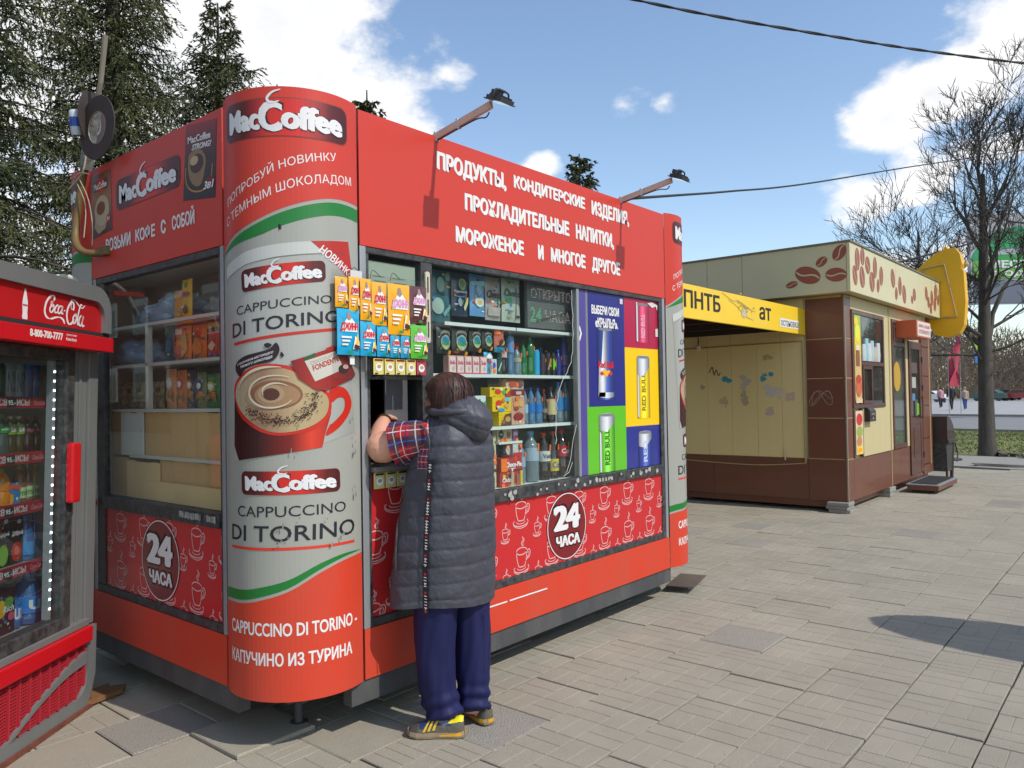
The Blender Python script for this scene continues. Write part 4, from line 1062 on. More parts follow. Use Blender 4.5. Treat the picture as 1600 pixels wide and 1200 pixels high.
# ---- goods behind the front window (x range, bottom, top at the shelf front)
Y = .14
def FP(i0, i1, z0, z1, mat, name, label, cat, prints=(), group=None, fn=pouch, d=.03, y=Y): return fn(name, label, cat, ((i0 + i1) / 2, y, z0), 0, i1 - i0 - .004, z1 - z0, d, mat, prints, group)
FP(1.000, 1.152, 1.915, 2.190, M('teal_pack', srgb(44, 92, 100), .3, coat=.4), 'crisp_bag', 'large teal bag with pale round pictures at the left of the top shelf', 'snack bag', [('ell', .42, .72, .2, .15, flat(140, 164, 152)), ('ell', .8, .88, .16, .08, flat(130, 150, 130)), ('ell', .3, .3, .28, .16, flat(150, 172, 162)), ('poly', [(.6, .1), (.95, .28), (.9, .36), (.5, .16)], flat(110, 150, 156))])
FP(1.158, 1.290, 1.955, 2.190, M('navy_pack', srgb(26, 44, 72), .3, coat=.4), 'popcorn_bag', 'dark navy bag with a pale green disc on the top shelf', 'snack bag', [('ell', .55, .74, .24, .14, flat(150, 164, 110)), ('ell', .55, .75, .17, .09, flat(110, 130, 90)), ('txt', 'Papcornik', .1, .52, .9, .60, .03, .0, SNOW), ('ell', .4, .32, .14, .1, flat(120, 150, 160)), ('poly', [(.7, .12), (.9, .3), (.98, .48), (.8, .42), (.6, .2)], flat(190, 190, 140)), ('rect', .15, .44, .7, .46, flat(90, 120, 160))])
FP(1.302, 1.430, 1.965, 2.200, M('light_blue_pack', srgb(96, 150, 196), .3, coat=.4), 'crisp_bag', 'light blue bag with a small picture on the top shelf', 'snack bag', [('ell', .5, .64, .2, .13, flat(150, 176, 190)), ('ell', .52, .33, .3, .12, flat(196, 206, 200)), ('ell', .52, .33, .16, .06, flat(214, 170, 100)), ('poly', [(0, .80), (1, .86), (1, .74), (0, .72)], flat(150, 190, 210))])
FP(1.430, 1.565, 1.950, 2.200, M('white_pack', srgb(160, 150, 146), .35, coat=.3), 'crisp_bag', 'pale pinkish bag with dark curly lettering on the top shelf', 'snack bag', [('txt', 'Cheetos', .06, .50, .94, .68, .04, .15, flat(60, 50, 50)), ('ell', .8, .44, .13, .07, flat(90, 160, 120)), ('rect', .1, .1, .9, .3, flat(168, 160, 152))])
FP(1.572, 1.745, 1.950, 2.205, M('white_green_pack', srgb(168, 178, 166), .35, coat=.3), 'crisp_bag', 'white and pale green bag with curly lettering beside the light panel', 'snack bag', [('txt', 'Cheetos', .1, .58, .92, .74, .04, .15, flat(70, 100, 80)), ('ell', .3, .50, .14, .07, flat(80, 170, 110)), ('rect', .66, .05, .72, .8, flat(120, 120, 112)), ('poly', [(.2, .1), (.5, .3), (.4, .1)], flat(150, 156, 146))])
# running-light panel
lt = thing('light_panel', 'dark light panel with dotted letters OPEN and 24 behind the top of the window', 'sign', (2.0, .10, 1.93))
B().box(1.768, 2.235, .10, .125, 1.925, 2.205, .002).go('panel', M('led_panel_face', (.12, .125, .12), .25), lt)  # face lightened to put a grey reflection into its colour
def dots(s, x0, z0, x1, z1, mt, nm, stepx, stepz, r=.0022):
    v, f = text2d(s, .02); P_ = []
    from mathutils.geometry import intersect_point_tri_2d
    V = v * [x1 - x0, z1 - z0] + [x0, z0]
    nx = int((x1 - x0) / stepx); nz = int((z1 - z0) / stepz)
    for i in range(nx + 1):
        for j in range(nz + 1):
            p = Vector((x0 + i * stepx, z0 + j * stepz))
            for q in f:
                hit = any(intersect_point_tri_2d(p, Vector(V[q[0]]), Vector(V[q[k]]), Vector(V[q[k + 1]])) for k in range(1, len(q) - 1))
                if hit: P_.append(poly([(p.x - r, p.y), (p.x, p.y - r), (p.x + r, p.y), (p.x, p.y + r)])); break
    if P_: pr(nm, join2(P_), lambda s_, t_, off: (s_, .10 - off, t_), .001, mt, lt, uv=False)
dots('ОТКРЫТО', 1.80, 2.10, 2.21, 2.165, M('led_white', (.6, .5, .5), .5, emit=(1, .75, .72), estr=.55), 'light_dots', .008, .009)
dots('24', 1.79, 1.965, 1.90, 2.05, M('led_green', (.1, .6, .2), .5, emit=(.1, 1, .35), estr=.6), 'light_dots', .0075, .009)
dots('ЧАСА', 1.94, 1.965, 2.20, 2.04, MATS['led_white'], 'light_dots', .008, .009)
wr_ = thing('wire', 'thin dark cable hanging across the light panel in the window', 'cable', (2.2, .09, 2.1))
B().tube(smoothpoly([(2.235, .085, 2.15), (2.19, .085, 2.12), (2.13, .088, 2.04), (1.98, .09, 2.0), (1.85, .09, 1.965)], 5, False), .0025, 5).go('strand', BLK, wr_)
dkm = M('black_pack', srgb(40, 42, 40), .35, coat=.3)
for i, (a, b_, c, d_) in enumerate([(1.012, 1.118, 1.745, 1.884), (1.125, 1.251, 1.743, 1.892), (1.260, 1.358, 1.764, 1.890), (1.363, 1.452, 1.779, 1.890)]):
    FP(a, b_, c, d_, dkm, 'seed_packet', ['black packet with a teal oval at the left end of its row', 'largest black packet with a teal oval in its row', 'black packet with a teal oval right of the largest one', 'smallest black packet with a teal oval beside the orange packet'][i], 'packet',
       [('ell', .5, .72, .36, .16, flat(120, 120, 112)), ('ell', .5, .68, .3, .1, flat(44, 44, 42)), ('ell', .5, .42, .33, .28, flat(170, 170, 130)), ('ell', .5, .47, .26, .18, flat(36, 130, 160)), ('rect', .24, .33, .76, .42, flat(60, 140, 60)), ('tag', .82, .04, .011, TAGY)], 'black packets in the window', y=.11)
FP(1.455, 1.545, 1.765, 1.905, flat(190, 100, 80), 'wafer_packet', 'colourful packet with an orange top hanging over the second shelf', 'packet', [('rect', 0, .72, .6, 1, TAG), ('rect', 0, 0, 1, .2, flat(30, 140, 180)), ('poly', [(.1, .2), (.5, .55), (.9, .3), (.9, .2)], flat(60, 40, 40)), ('poly', [(.5, .25), (.8, .5), (.9, .35)], flat(230, 180, 60)), ('tag', .9, .02, .011, TAG)], y=.10)
for i in range(5):
    a = 1.081 + i * .0615
    FP(a, a + .06, 1.640, 1.736, flat(206, 150, 140), 'small_box', ['pink box at the left end of the row on the second shelf', 'pink box second from the left on the second shelf', 'middle pink box of the row on the second shelf', 'pink box fourth in the row on the second shelf', 'pink box beside the light blue packet on the second shelf'][i], 'box',
       [('rect', .06, .06, .94, .94, flat(226, 196, 186)), ('txt', 'Bella', .14, .5, .86, .72, .03, .2, flat(200, 60, 110)), ('ell', .6, .28, .16, .14, flat(180, 170, 180)), ('rect', .06, 0, .94, .06, flat(220, 60, 120))], 'pink boxes on the second shelf', fn=carton, d=.04, y=.11)
FP(1.390, 1.457, 1.640, 1.765, CYN, 'wafer_packet', 'light blue packet with red lettering beside the pink boxes', 'packet', [('txt', 'Wafer', .1, .5, .9, .66, .04, .2, RDT), ('ell', .6, .25, .22, .14, flat(180, 120, 70)), ('poly', [(.1, .8), (.5, .95), (.9, .8), (.9, .7), (.1, .7)], SNOW)], y=.12)
FP(1.461, 1.512, 1.640, 1.728, flat(200, 200, 206), 'small_box', 'small white box with a purple picture on the second shelf', 'box', [('ell', .5, .6, .28, .2, flat(90, 80, 170)), ('tag', .5, .22, .012, TAG)], fn=carton)
FP(1.514, 1.558, 1.640, 1.766, flat(30, 70, 66), 'small_box', 'dark green box beside the cola bottle on the second shelf', 'box', [('poly', [(.1, .2), (.8, .6), (.9, .5), (.2, .1)], flat(180, 190, 180))], fn=carton)
def FB(a, b_, z0, z1, *k, **kw): return bottle(k[0], k[1], k[2], ((a + b_) / 2, kw.pop('y', .15), z0), (b_ - a) / 2 - .002, z1 - z0, *k[3:], **kw)
FB(1.560, 1.619, 1.640, 1.856, 'cola_bottle', 'dark cola bottle with a red cap and white label on the second shelf', 'bottle', COLA, REDC, flat(190, 170, 165), (.46, .62), tagc=TAG)
FB(1.626, 1.684, 1.640, 1.905, 'water_bottle', 'tall slim clear bottle with a blue wrapper on the second shelf', 'bottle', PETB, flat(190, 200, 205), flat(90, 140, 190), (.5, .8), tagc=TAG)
FB(1.684, 1.749, 1.640, 1.808, 'water_bottle', 'short clear bottle with a red cap on the second shelf', 'bottle', PET, REDC, flat(160, 160, 130), (.45, .6), tagc=TAG)
FB(1.751, 1.807, 1.640, 1.835, 'soda_bottle', 'green soda bottle with dark cap, the shorter of the green pair', 'bottle', GRN, flat(14, 60, 24), None, (.4, .6), tagc=TAG)
FB(1.810, 1.875, 1.640, 1.881, 'soda_bottle', 'green soda bottle with pale star label, the taller of the green pair', 'bottle', GRN, flat(14, 60, 24), flat(30, 110, 60), (.5, .68), tagc=TAG)
FB(1.877, 1.929, 1.640, 1.797, 'drink_can', 'tall cyan drink can right of the green bottles', 'can', flat(30, 150, 196, .25), None, can=True)
FB(1.935, 1.990, 1.640, 1.774, 'drink_can', 'black drink can with a purple mark right of the cyan can', 'can', DKP, None, flat(60, 34, 60), (.2, .7), can=True, tagc=TAG)
FB(1.994, 2.047, 1.640, 1.782, 'drink_can', 'black drink can with a gold letter A', 'can', DKP, None, flat(34, 32, 30), (.15, .8), can=True, word='A', wmat=flat(170, 150, 70), tagc=TAG)
FB(2.054, 2.100, 1.640, 1.784, 'drink_can', 'black drink can with green claw marks', 'can', DKP, None, flat(34, 40, 30), (.15, .8), can=True, word='M', wmat=flat(120, 190, 40), tagc=TAG)
FB(2.103, 2.155, 1.640, 1.805, 'jar', 'dark blue bottle with a wide blue cap on the second shelf', 'bottle', flat(30, 40, 120, .25), BLUC, flat(40, 40, 130), (.2, .6), tagc=TAG)
FB(2.158, 2.228, 1.640, 1.900, 'energy_bottle', 'tall dark blue bottle with an orange band at the right end of the second shelf', 'bottle', flat(34, 36, 110, .25), flat(60, 50, 130), flat(90, 70, 120), (.25, .5), tagc=TAG)
# third shelf
FP(1.400, 1.497, 1.568, 1.620, flat(34, 34, 34), 'small_box', 'black box on top of the yellow cake packets', 'box', (), fn=carton, d=.06, y=.13)
FP(1.545, 1.708, 1.553, 1.614, flat(196, 170, 150), 'cake_box', 'cream and brown box lying on the tall cake box', 'box', [('rect', 0, .7, 1, 1, flat(120, 70, 40)), ('ell', .35, .5, .2, .28, flat(190, 70, 50)), ('ell', .8, .45, .15, .3, flat(110, 70, 90)), ('tag', .6, .45, .012, TAG)], fn=carton, d=.08, y=.13)
Y1 = flat(226, 190, 20, .3, coat=.3)
FP(1.400, 1.580, 1.511, 1.567, Y1, 'cake_packet', 'yellow packet with a red oval, top of the yellow stack', 'packet', [('ell', .38, .55, .16, .26, flat(206, 60, 30)), ('ell', .68, .5, .09, .22, flat(60, 170, 80)), ('poly', [(.7, 0), (1, 0), (1, .8), (.8, .3)], flat(180, 60, 30))], fn=carton, d=.07, y=.12)
FP(1.420, 1.587, 1.428, 1.510, Y1, 'cake_packet', 'yellow packet with light blue patches, middle of the yellow stack', 'packet', [('ell', .32, .6, .16, .2, flat(206, 60, 30)), ('rect', .6, .7, .9, .98, flat(90, 190, 200)), ('ell', .45, .12, .18, .12, flat(40, 150, 200)), ('ell', .75, .4, .12, .16, flat(214, 160, 90)), ('tag', .55, .78, .012, TAG)], fn=carton, d=.07, y=.12)
FP(1.474, 1.585, 1.348, 1.427, Y1, 'cake_packet', 'yellow packet with a picture of dark biscuits, bottom of the yellow stack', 'packet', [('poly', [(.1, 0), (1, 0), (1, .9), (.5, .8)], flat(90, 60, 40)), ('ell', .7, .45, .22, .2, flat(190, 150, 90)), ('ell', .35, .25, .14, .14, flat(150, 100, 60))], fn=carton, d=.07, y=.12)
FP(1.589, 1.714, 1.348, 1.550, flat(196, 150, 128), 'cake_box', 'tall pink brown box with pictures of muffins and cherries', 'box', [('rect', 0, .84, 1, 1, flat(130, 34, 34)), ('rect', .35, .87, .75, .96, flat(190, 180, 170)), ('ell', .35, .58, .22, .1, flat(206, 150, 80)), ('ell', .72, .60, .2, .09, flat(214, 160, 90)), ('ell', .35, .47, .18, .06, flat(160, 60, 40)), ('ell', .5, .24, .36, .12, flat(150, 30, 34)), ('ell', .55, .33, .1, .04, flat(70, 120, 50)), ('tag', .38, .76, .013, TAG)], fn=carton, d=.06, y=.12)
wl2 = ['clear water bottle with a blue cap right beside the tall cake box', 'clear water bottle with a white blue label and price tag, second beside the cake box', 'water bottle with a blue label and peak, left of its twin', 'water bottle with a blue label and peak nearest the cola bottle on the third shelf']
for i, (a, b_, t_) in enumerate([(1.719, 1.759, 1.559), (1.761, 1.810, 1.559), (1.814, 1.874, 1.565), (1.878, 1.945, 1.562)]):
    FB(a, b_, 1.347, t_, 'water_bottle', wl2[i], 'bottle', PET if i < 2 else PETB, BLUC, flat(150, 176, 190) if i < 2 else flat(30, 110, 180), (.3, .55), tagc=TAG)
FB(1.949, 1.998, 1.347, 1.556, 'cola_bottle', 'small cola bottle with a red cap on the third shelf', 'bottle', COLA, REDC, flat(140, 120, 110), (.3, .42), tagc=TAG)
FB(2.006, 2.080, 1.347, 1.568, 'drink_bottle', 'dark bottle with a cream label on the third shelf', 'bottle', COLA, flat(60, 60, 60), flat(196, 180, 130), (.22, .66), tagc=TAG)
FB(2.086, 2.160, 1.347, 1.597, 'water_bottle', 'big water bottle with a blue mountain label, left one of the right end pair', 'bottle', PET, BLUC, flat(40, 120, 180), (.30, .64), tagc=TAG)
FB(2.166, 2.236, 1.347, 1.597, 'water_bottle', 'big water bottle with a blue mountain label at the right end of the third shelf', 'bottle', PET, BLUC, flat(40, 120, 180), (.30, .64), tagc=TAG)
# bottom shelf
RB = flat(176, 36, 34)
FP(1.488, 1.686, .997, 1.080, RB, 'biscuit_box', 'red box with white lettering at the foot of the box stack', 'box', [('txt', 'Choco', .08, .30, .55, .62, .03, .2, SNOW), ('poly', [(.5, 1), (.62, .9), (.6, 0), (.45, 0)], flat(170, 160, 120)), ('rect', .72, 0, .88, .8, flat(150, 90, 70)), ('rect', .9, 0, 1, 1, flat(210, 180, 40)), ('tag', .1, .08, .014, TAG)], fn=carton, d=.07, y=.13)
FP(1.494, 1.688, 1.083, 1.160, RB, 'pie_box', 'red box lettered Choco Pie in the middle of the box stack', 'box', [('txt', 'Choco-Pie', .22, .30, .96, .68, .05, 0, SNOW), ('rect', .0, .0, .28, .96, TAG), ('rect', .6, 0, 1, .1, flat(90, 40, 30))], fn=carton, d=.07, y=.13)
FP(1.616, 1.700, 1.162, 1.240, flat(190, 190, 190), 'tea_box', 'white box with a red foot on top of the box stack', 'box', [('rect', 0, 0, 1, .3, RB), ('rect', .6, .5, .9, .9, flat(120, 60, 60)), ('tag', .85, .8, .012, TAG)], fn=carton, d=.05, y=.13)
FP(1.553, 1.613, 1.162, 1.245, flat(40, 44, 48), 'sweet_packet', 'dark packet with an orange badge on top of the box stack', 'packet', [('ell', .5, .5, .34, .36, flat(190, 180, 160)), ('tag', .5, .7, .014, TAG), ('rect', .1, 0, .9, .18, flat(150, 40, 40))], y=.13)
FP(1.511, 1.642, 1.254, 1.328, flat(186, 176, 150), 'biscuit_pack', 'cream packet with a dark round badge under the third shelf', 'packet', [('ell', .22, .55, .18, .32, flat(40, 44, 44)), ('rect', .12, .5, .32, .6, flat(190, 190, 180)), ('ell', .75, .5, .14, .26, flat(150, 90, 60)), ('tag', .3, .06, .014, TAG), ('tag', .55, .12, .010, TAG)], fn=carton, d=.04, y=.15)
FP(1.644, 1.698, 1.254, 1.328, flat(130, 70, 140), 'biscuit_pack', 'small purple packet under the third shelf', 'packet', [('rect', .1, .4, .9, .7, flat(210, 170, 200)), ('tag', .7, .05, .012, TAG)], fn=carton, d=.04, y=.15)
B().box(1.49, 1.70, .10, .30, 1.240, 1.252).go('shop_shelf', SHELF, kiosk)
FP(1.452, 1.482, 1.0, 1.29, flat(196, 186, 150), 'wafer_stick', 'tall thin cream packet at the left edge of the visible bottom shelf', 'packet', [('rect', 0, .3, 1, .36, flat(60, 60, 50)), ('tag', .5, .6, .012, TAG), ('tag', .5, .48, .012, TAG)], fn=carton, d=.03, y=.13)
FB(1.700, 1.770, .997, 1.250, 'water_bottle', 'large clear water bottle beside the red boxes on the bottom shelf', 'bottle', PET, BLUC, flat(140, 160, 175), (.38, .62), tagc=TAG)
FB(1.778, 1.888, .997, 1.300, 'water_bottle', 'widest clear water bottle with a light blue cap on the bottom shelf', 'bottle', PET, flat(80, 150, 200), flat(150, 170, 184), (.42, .68), tagc=TAG, pinch=False)
FB(1.910, 2.008, .997, 1.284, 'cola_bottle', 'large cola bottle with a white and red label on the bottom shelf', 'bottle', COLA, REDC, flat(196, 196, 190), (.40, .62), word='Vanilla', wmat=flat(30, 60, 50), tagc=TAG)
FB(2.015, 2.098, .997, 1.290, 'cola_bottle', 'large dark bottle with a yellow and blue label on the bottom shelf', 'bottle', COLA, REDC, flat(206, 180, 60), (.16, .42), word='Cola', wmat=flat(30, 90, 170), tagc=TAG)
FB(2.102, 2.200, .997, 1.300, 'cola_bottle', 'large cola bottle with a red label at the right end of the bottom shelf', 'bottle', COLA, REDC, flat(190, 30, 34), (.44, .66), word='Cola', wmat=SNOW, tagc=TAG)
# rear row glimpsed between the front goods
rq = random.Random(12)
for z, x0, x1, hm in ((1.640, 1.46, 2.22, .19), (1.347, 1.72, 2.22, .19), (.997, 1.72, 2.22, .25)):
    x = x0; kk = 0
    while x < x1:
        kk += 1
        w = rq.uniform(.05, .066); cc_ = rq.choice([(COLA, REDC, (170, 30, 34)), (PETB, BLUC, (60, 130, 190)), (PET, BLUC, (170, 190, 200)), (GRN, REDC, (70, 150, 60)), (COLA, flat(220, 130, 30), (220, 150, 40))])
        bottle('rear_bottle', 'dim %s bottle, %s from left in the %s shelf rear row' % ({(170, 30, 34): 'red capped cola', (60, 130, 190): 'blue water', (170, 190, 200): 'clear water', (70, 150, 60): 'green', (220, 150, 40): 'orange capped dark'}[cc_[2]], ['', 'first', 'second', 'third', 'fourth', 'fifth', 'sixth', 'seventh', 'eighth', 'ninth', 'tenth', 'eleventh', 'twelfth', 'thirteenth', 'fourteenth', 'fifteenth', 'sixteenth'][kk], {1.64: 'second', 1.347: 'third', .997: 'bottom'}[z]), 'bottle', (x, .27, z), w / 2 - .002, hm * rq.uniform(.85, 1.05), cc_[0], cc_[1], flat(*cc_[2]), (.3, .6), group='bottles in the rear rows of the front window'); x += w
# milk packets partly behind the customer
for i in range(4):
    FP(1.00 + i * .095, 1.09 + i * .095, 1.348, 1.52, flat(200, 212, 206), 'milk_carton', ['white carton at the left end of the third shelf', 'white carton second on the third shelf', 'white carton third on the third shelf', 'white carton with green bands beside the yellow packets'][i], 'carton', [('poly', [(0, .4), (1, .7), (1, .85), (0, .55)], flat(40, 160, 120)), ('rect', .1, .1, .9, .25, flat(90, 170, 160))], 'white cartons on the third shelf', fn=carton, d=.06, y=.12)

# ---- goods behind the side window (seen from the left; along the wall, y falls)
X_ = .17; RL = -math.pi / 2
def LP(y0, y1, z0, z1, mat, name, label, cat, prints=(), group=None, fn=pouch, d=.03, x=X_): return fn(name, label, cat, (x, (y0 + y1) / 2, z0), RL, abs(y0 - y1) - .004, z1 - z0, d, mat, prints, group)
def heap(name, label, y0, y1, z0, z1, mat, seed):
    bm = bmesh.new(); bmesh.ops.create_icosphere(bm, subdivisions=4, radius=1)
    for v in bm.verts:
        n_ = noise.noise(v.co * 1.9 + Vector((seed, 0, 0))) * .35 + noise.noise(v.co * 5 + Vector((seed, 3, 0))) * .16 + abs(noise.noise(v.co * 9 + Vector((0, seed, 0)))) * .12
        c = v.co * (1 + n_); v.co = Vector((.10 * c.x, (y1 - y0) / 2 * c.y, max(0, (c.z * .62 + .38)) * (z1 - z0) * .95))
    t = thing(name, label, 'plastic bags', (.21, (y0 + y1) / 2, z0)); B().bm(bm).go('heap', mat, t, smooth=True, local=True); return t
BAGB = M('blue_grey_plastic', srgb(140, 164, 190), .3, nscale=9, namt=.5, c2=srgb(100, 122, 148), bump=.9, bscale=22, coat=.3)
heap('plastic_bag_heap', 'heap of crumpled blue grey plastic bags on the top shelf of the side window', 1.00, 1.56, 1.938, 2.09, BAGB, 1)
heap('plastic_bag_heap', 'heap of crumpled blue grey plastic bags on the left of the second side shelf', 1.42, 1.93, 1.724, 1.88, BAGB, 5)
heap('plastic_bag_heap', 'small crumpled clear plastic bag at the right end of the top side shelf', .66, .84, 1.938, 2.04, M('clear_grey_plastic', srgb(120, 124, 122), .3, bump=.9, bscale=22), 9)
LP(1.10, 1.005, 1.92, 2.08, flat(206, 130, 26, .3), 'crisp_bag', 'orange snack bag tipped beside the yellow one in the side window', 'snack bag', [('ell', .2, .8, .16, .1, TAGG)], x=.11)
LP(1.00, .895, 1.91, 2.129, flat(214, 160, 24, .3), 'crisp_bag', 'yellow snack bag hanging in the side window', 'snack bag', [('txt', 'ДЖИНН', .1, .55, .9, .7, .04, .15, flat(150, 60, 110)), ('ell', .6, .86, .14, .07, TAGG), ('ell', .6, .3, .2, .1, flat(90, 60, 40))], x=.10)
sp = [(1.313, 1.229, 1.724, 1.925, (44, 70, 90), 'blue and green snack box at the left of the crisp row in the side window', [('ell', .3, .85, .3, .1, TAGG), ('rect', .1, .3, .9, .6, flat(60, 110, 140))]),
      (1.221, 1.040, 1.724, 1.910, (190, 120, 70), 'orange and white crisp bag in the side window', [('rect', .15, .76, .6, .92, SNOW), ('ell', .4, .25, .36, .2, flat(190, 110, 90)), ('tag', .1, .72, .018, TAG), ('poly', [(.6, .1), (.9, .3), (.8, .8), (.62, .7)], flat(200, 180, 110))]),
      (1.034, .888, 1.724, 1.906, (176, 96, 36), 'deep orange crisp bag in the middle of the side window row', [('ell', .5, .35, .35, .2, flat(200, 130, 50)), ('ell', .6, .75, .16, .08, flat(206, 60, 40)), ('poly', [(.1, .6), (.5, .8), (.9, .55), (.5, .65)], flat(150, 60, 30))]),
      (.883, .730, 1.724, 1.924, (150, 52, 40), 'red crisp bag with black and yellow lettering in the side window', [('rect', 0, .68, 1, 1, flat(40, 34, 30)), ('txt', 'Корочки', .05, .72, .95, .94, .04, 0, flat(214, 180, 50)), ('poly', [(.2, .3), (.5, .2), (.7, .35), (.5, .45)], flat(200, 190, 150))]),
      (.725, .600, 1.724, 1.885, (44, 52, 100), 'dark blue crisp bag at the right end of the side window row', [('ell', .4, .6, .25, .3, flat(70, 70, 60)), ('tag', .4, .25, .018, TAG), ('rect', .6, .2, .9, .7, flat(190, 160, 50))])]
for a, b_, c, d_, co, lb, prn in sp: LP(a, b_, c, d_, flat(*[min(255, int(q * 1.22)) for q in co], .35, coat=.3), 'crisp_bag', lb, 'snack bag', prn, 'crisp bags in the side window')  # bag colours raised in place of interior light
sp = [(1.317, 1.203, (186, 120, 76), 'orange and white nut packet left in the lower packet row', (214, 206, 190)), (1.198, 1.094, (180, 96, 40), 'orange nut packet beside the purple one in the side window', (196, 60, 40)), (1.089, .997, (50, 44, 70), 'dark purple nut packet in the side window', (190, 130, 50)),
      (.992, .895, (90, 96, 60), 'yellow and blue nut packet in the side window', (40, 70, 130)), (.890, .765, (44, 96, 40), 'green nut packet with a crumpled top in the side window', (190, 180, 80)), (.760, .610, (180, 90, 44), 'orange nut packet at the right end of the lower packet row', (206, 150, 90))]
for i, (a, b_, co, lb, c2) in enumerate(sp): LP(a, b_, 1.480, 1.690 - .01 * i, flat(*[min(255, int(q * 1.25)) for q in co], .35, coat=.3), 'nut_packet', lb, 'packet', [('ell', .5, .62, .3, .16, flat(*c2)), ('ell', .5, .62, .2, .09, SNOW), ('poly', [(.1, .1), (.5, .3), (.9, .15), (.9, .4), (.5, .45), (.1, .3)], flat(150, 110, 40)), ('tag', .75, .4, .013, TAG)], 'nut packets in the side window')  # packet colours also lifted to stand in for missing inside light
GOLD = M('dark_gold_wrap', srgb(110, 92, 58), .3, nscale=26, namt=.9, c2=srgb(220, 200, 150), coat=.3)
for i in range(5):
    a = 1.958 - i * .116
    LP(a, a - .112, 1.480, 1.628, GOLD, 'tea_pack', ['dark gold packet at the left end of the dim row', 'dark gold packet second in the dim row', 'dark gold packet in the middle of the dim row', 'dark gold packet fourth in the dim row', 'dark gold packet against the shelf divider'][i], 'packet', [('rect', .1, .1, .4, .5, flat(150, 140, 120)), ('rect', .5, .3, .8, .4, flat(170, 140, 60)), ('ell', .6, .7, .2, .1, flat(60, 50, 40))], 'dark gold packets in the side window', x=.19)
CARD = M('cardboard', srgb(206, 168, 112), .85, nscale=2.5, namt=.4, c2=srgb(182, 146, 96), stretch=(1, 1, .4), bump=.2, bscale=30)  # tan lifted to make up for no light inside the window
CARDL = M('cardboard_light', srgb(226, 196, 140), .85, nscale=2.5, namt=.4, c2=srgb(204, 172, 120))
def sheet_(y0, y1, z0, z1, mat, label, x=.09, rz=0):
    t = thing('cardboard_sheet', label, 'cardboard', (x, (y0 + y1) / 2, z0), (0, 0, RL + rz), 'cardboard sheets in the side window')
    w = abs(y0 - y1); h = z1 - z0; n = 6; rs_ = random.Random(label)
    pts = [(-w / 2, 0)] + [(-w / 2 + w * i / n, h + rs_.uniform(-.006, .004)) for i in range(n + 1)] + [(w / 2, 0)]
    B().prism(pts, -.002, .002).go('sheet', mat, t, local=True); return t
sheet_(1.960, 1.665, 1.225, 1.455, CARD, 'cardboard sheet at the left end of the upper cardboard row')
sheet_(1.675, 1.400, 1.225, 1.462, M('white_paper', srgb(214, 216, 212), .8), 'white paper sheet between the upper cardboard sheets', x=.082)
sheet_(1.405, .830, 1.220, 1.468, CARD, 'widest cardboard sheet in the upper row of the side window', x=.092)
sheet_(.825, .560, 1.225, 1.460, CARD, 'cardboard sheet at the right end of the upper cardboard row')
sheet_(1.960, 1.600, .996, 1.210, CARD, 'cardboard sheet at the left end of the lower row')
sheet_(1.610, 1.225, .996, 1.198, CARDL, 'paler cardboard sheet in the middle of the lower row', x=.084)
sheet_(1.240, .570, .996, 1.212, CARD, 'wide cardboard sheet at the right of the lower row', x=.094)
bx_ = thing('cardboard_box', 'open cardboard box lid lying on the floor of the side window', 'box', (.12, 1.05, .997))
B().obox((.075, 1.0, 1.05), (.004, 0, .0), (0, .42, 0), (.0, 0, .05)).go('flap', CARDL, bx_)

# ---- drink posters pasted inside the right pane
PO = thing('drink_poster', 'patchwork poster of energy drink cans in blue, crimson, yellow and green behind the right pane', 'poster', (2.7, .012, 1.01))
PM = lambda s, t, off: (s, .0215 - off, t)
def pane_(nm, x0, z0, x1, z1, c): pr(nm, poly([(x0, z0), (x1, z0), (x1, z1), (x0, z1)]), PM, .001, flat(*c, .3, coat=.4), PO)
PW = .0
pane_('blue_panel', 2.285, 1.438, 2.723, 2.185, (44, 46, 122)); pane_('crimson_panel', 2.723, 1.838, 3.177, 2.185, (176, 30, 66)); pane_('yellow_panel', 2.723, 1.293, 3.177, 1.838, (240, 196, 8)); pane_('green_panel', 2.262, 1.005, 2.723, 1.438, (96, 184, 36)); pane_('blue_panel', 2.723, 1.005, 3.177, 1.293, (44, 50, 132))
pp = thing('purple_strip', 'tall violet poster strip with a white arrow beside the energy drink poster', 'poster', (2.2, .012, 1.01))
pr('strip', poly([(2.180, 1.005), (2.255, 1.005), (2.262, 2.185), (2.180, 2.185)]), PM, .001, flat(82, 72, 140, .3, coat=.4), pp)
pr('strip_edge', poly([(2.235, 1.005), (2.262, 1.005), (2.285, 1.438), (2.285, 2.185), (2.250, 2.185)]), PM, .0005, flat(120, 120, 124), pp)
pr('arrow', stroke([(2.185, 1.86), (2.205, 1.905), (2.185, 1.95)], .016), PM, .0025, WHITE, pp, uv=False)
text('lettering', 'ВЫБЕРИ СВОИ', (2.325, 2.040, 2.655, 2.100), PM, .003, WHITE, PO, .05)
text('lettering', '«КРЫЛЬЯ».', (2.365, 1.955, 2.640, 2.020), PM, .003, WHITE, PO, .05)
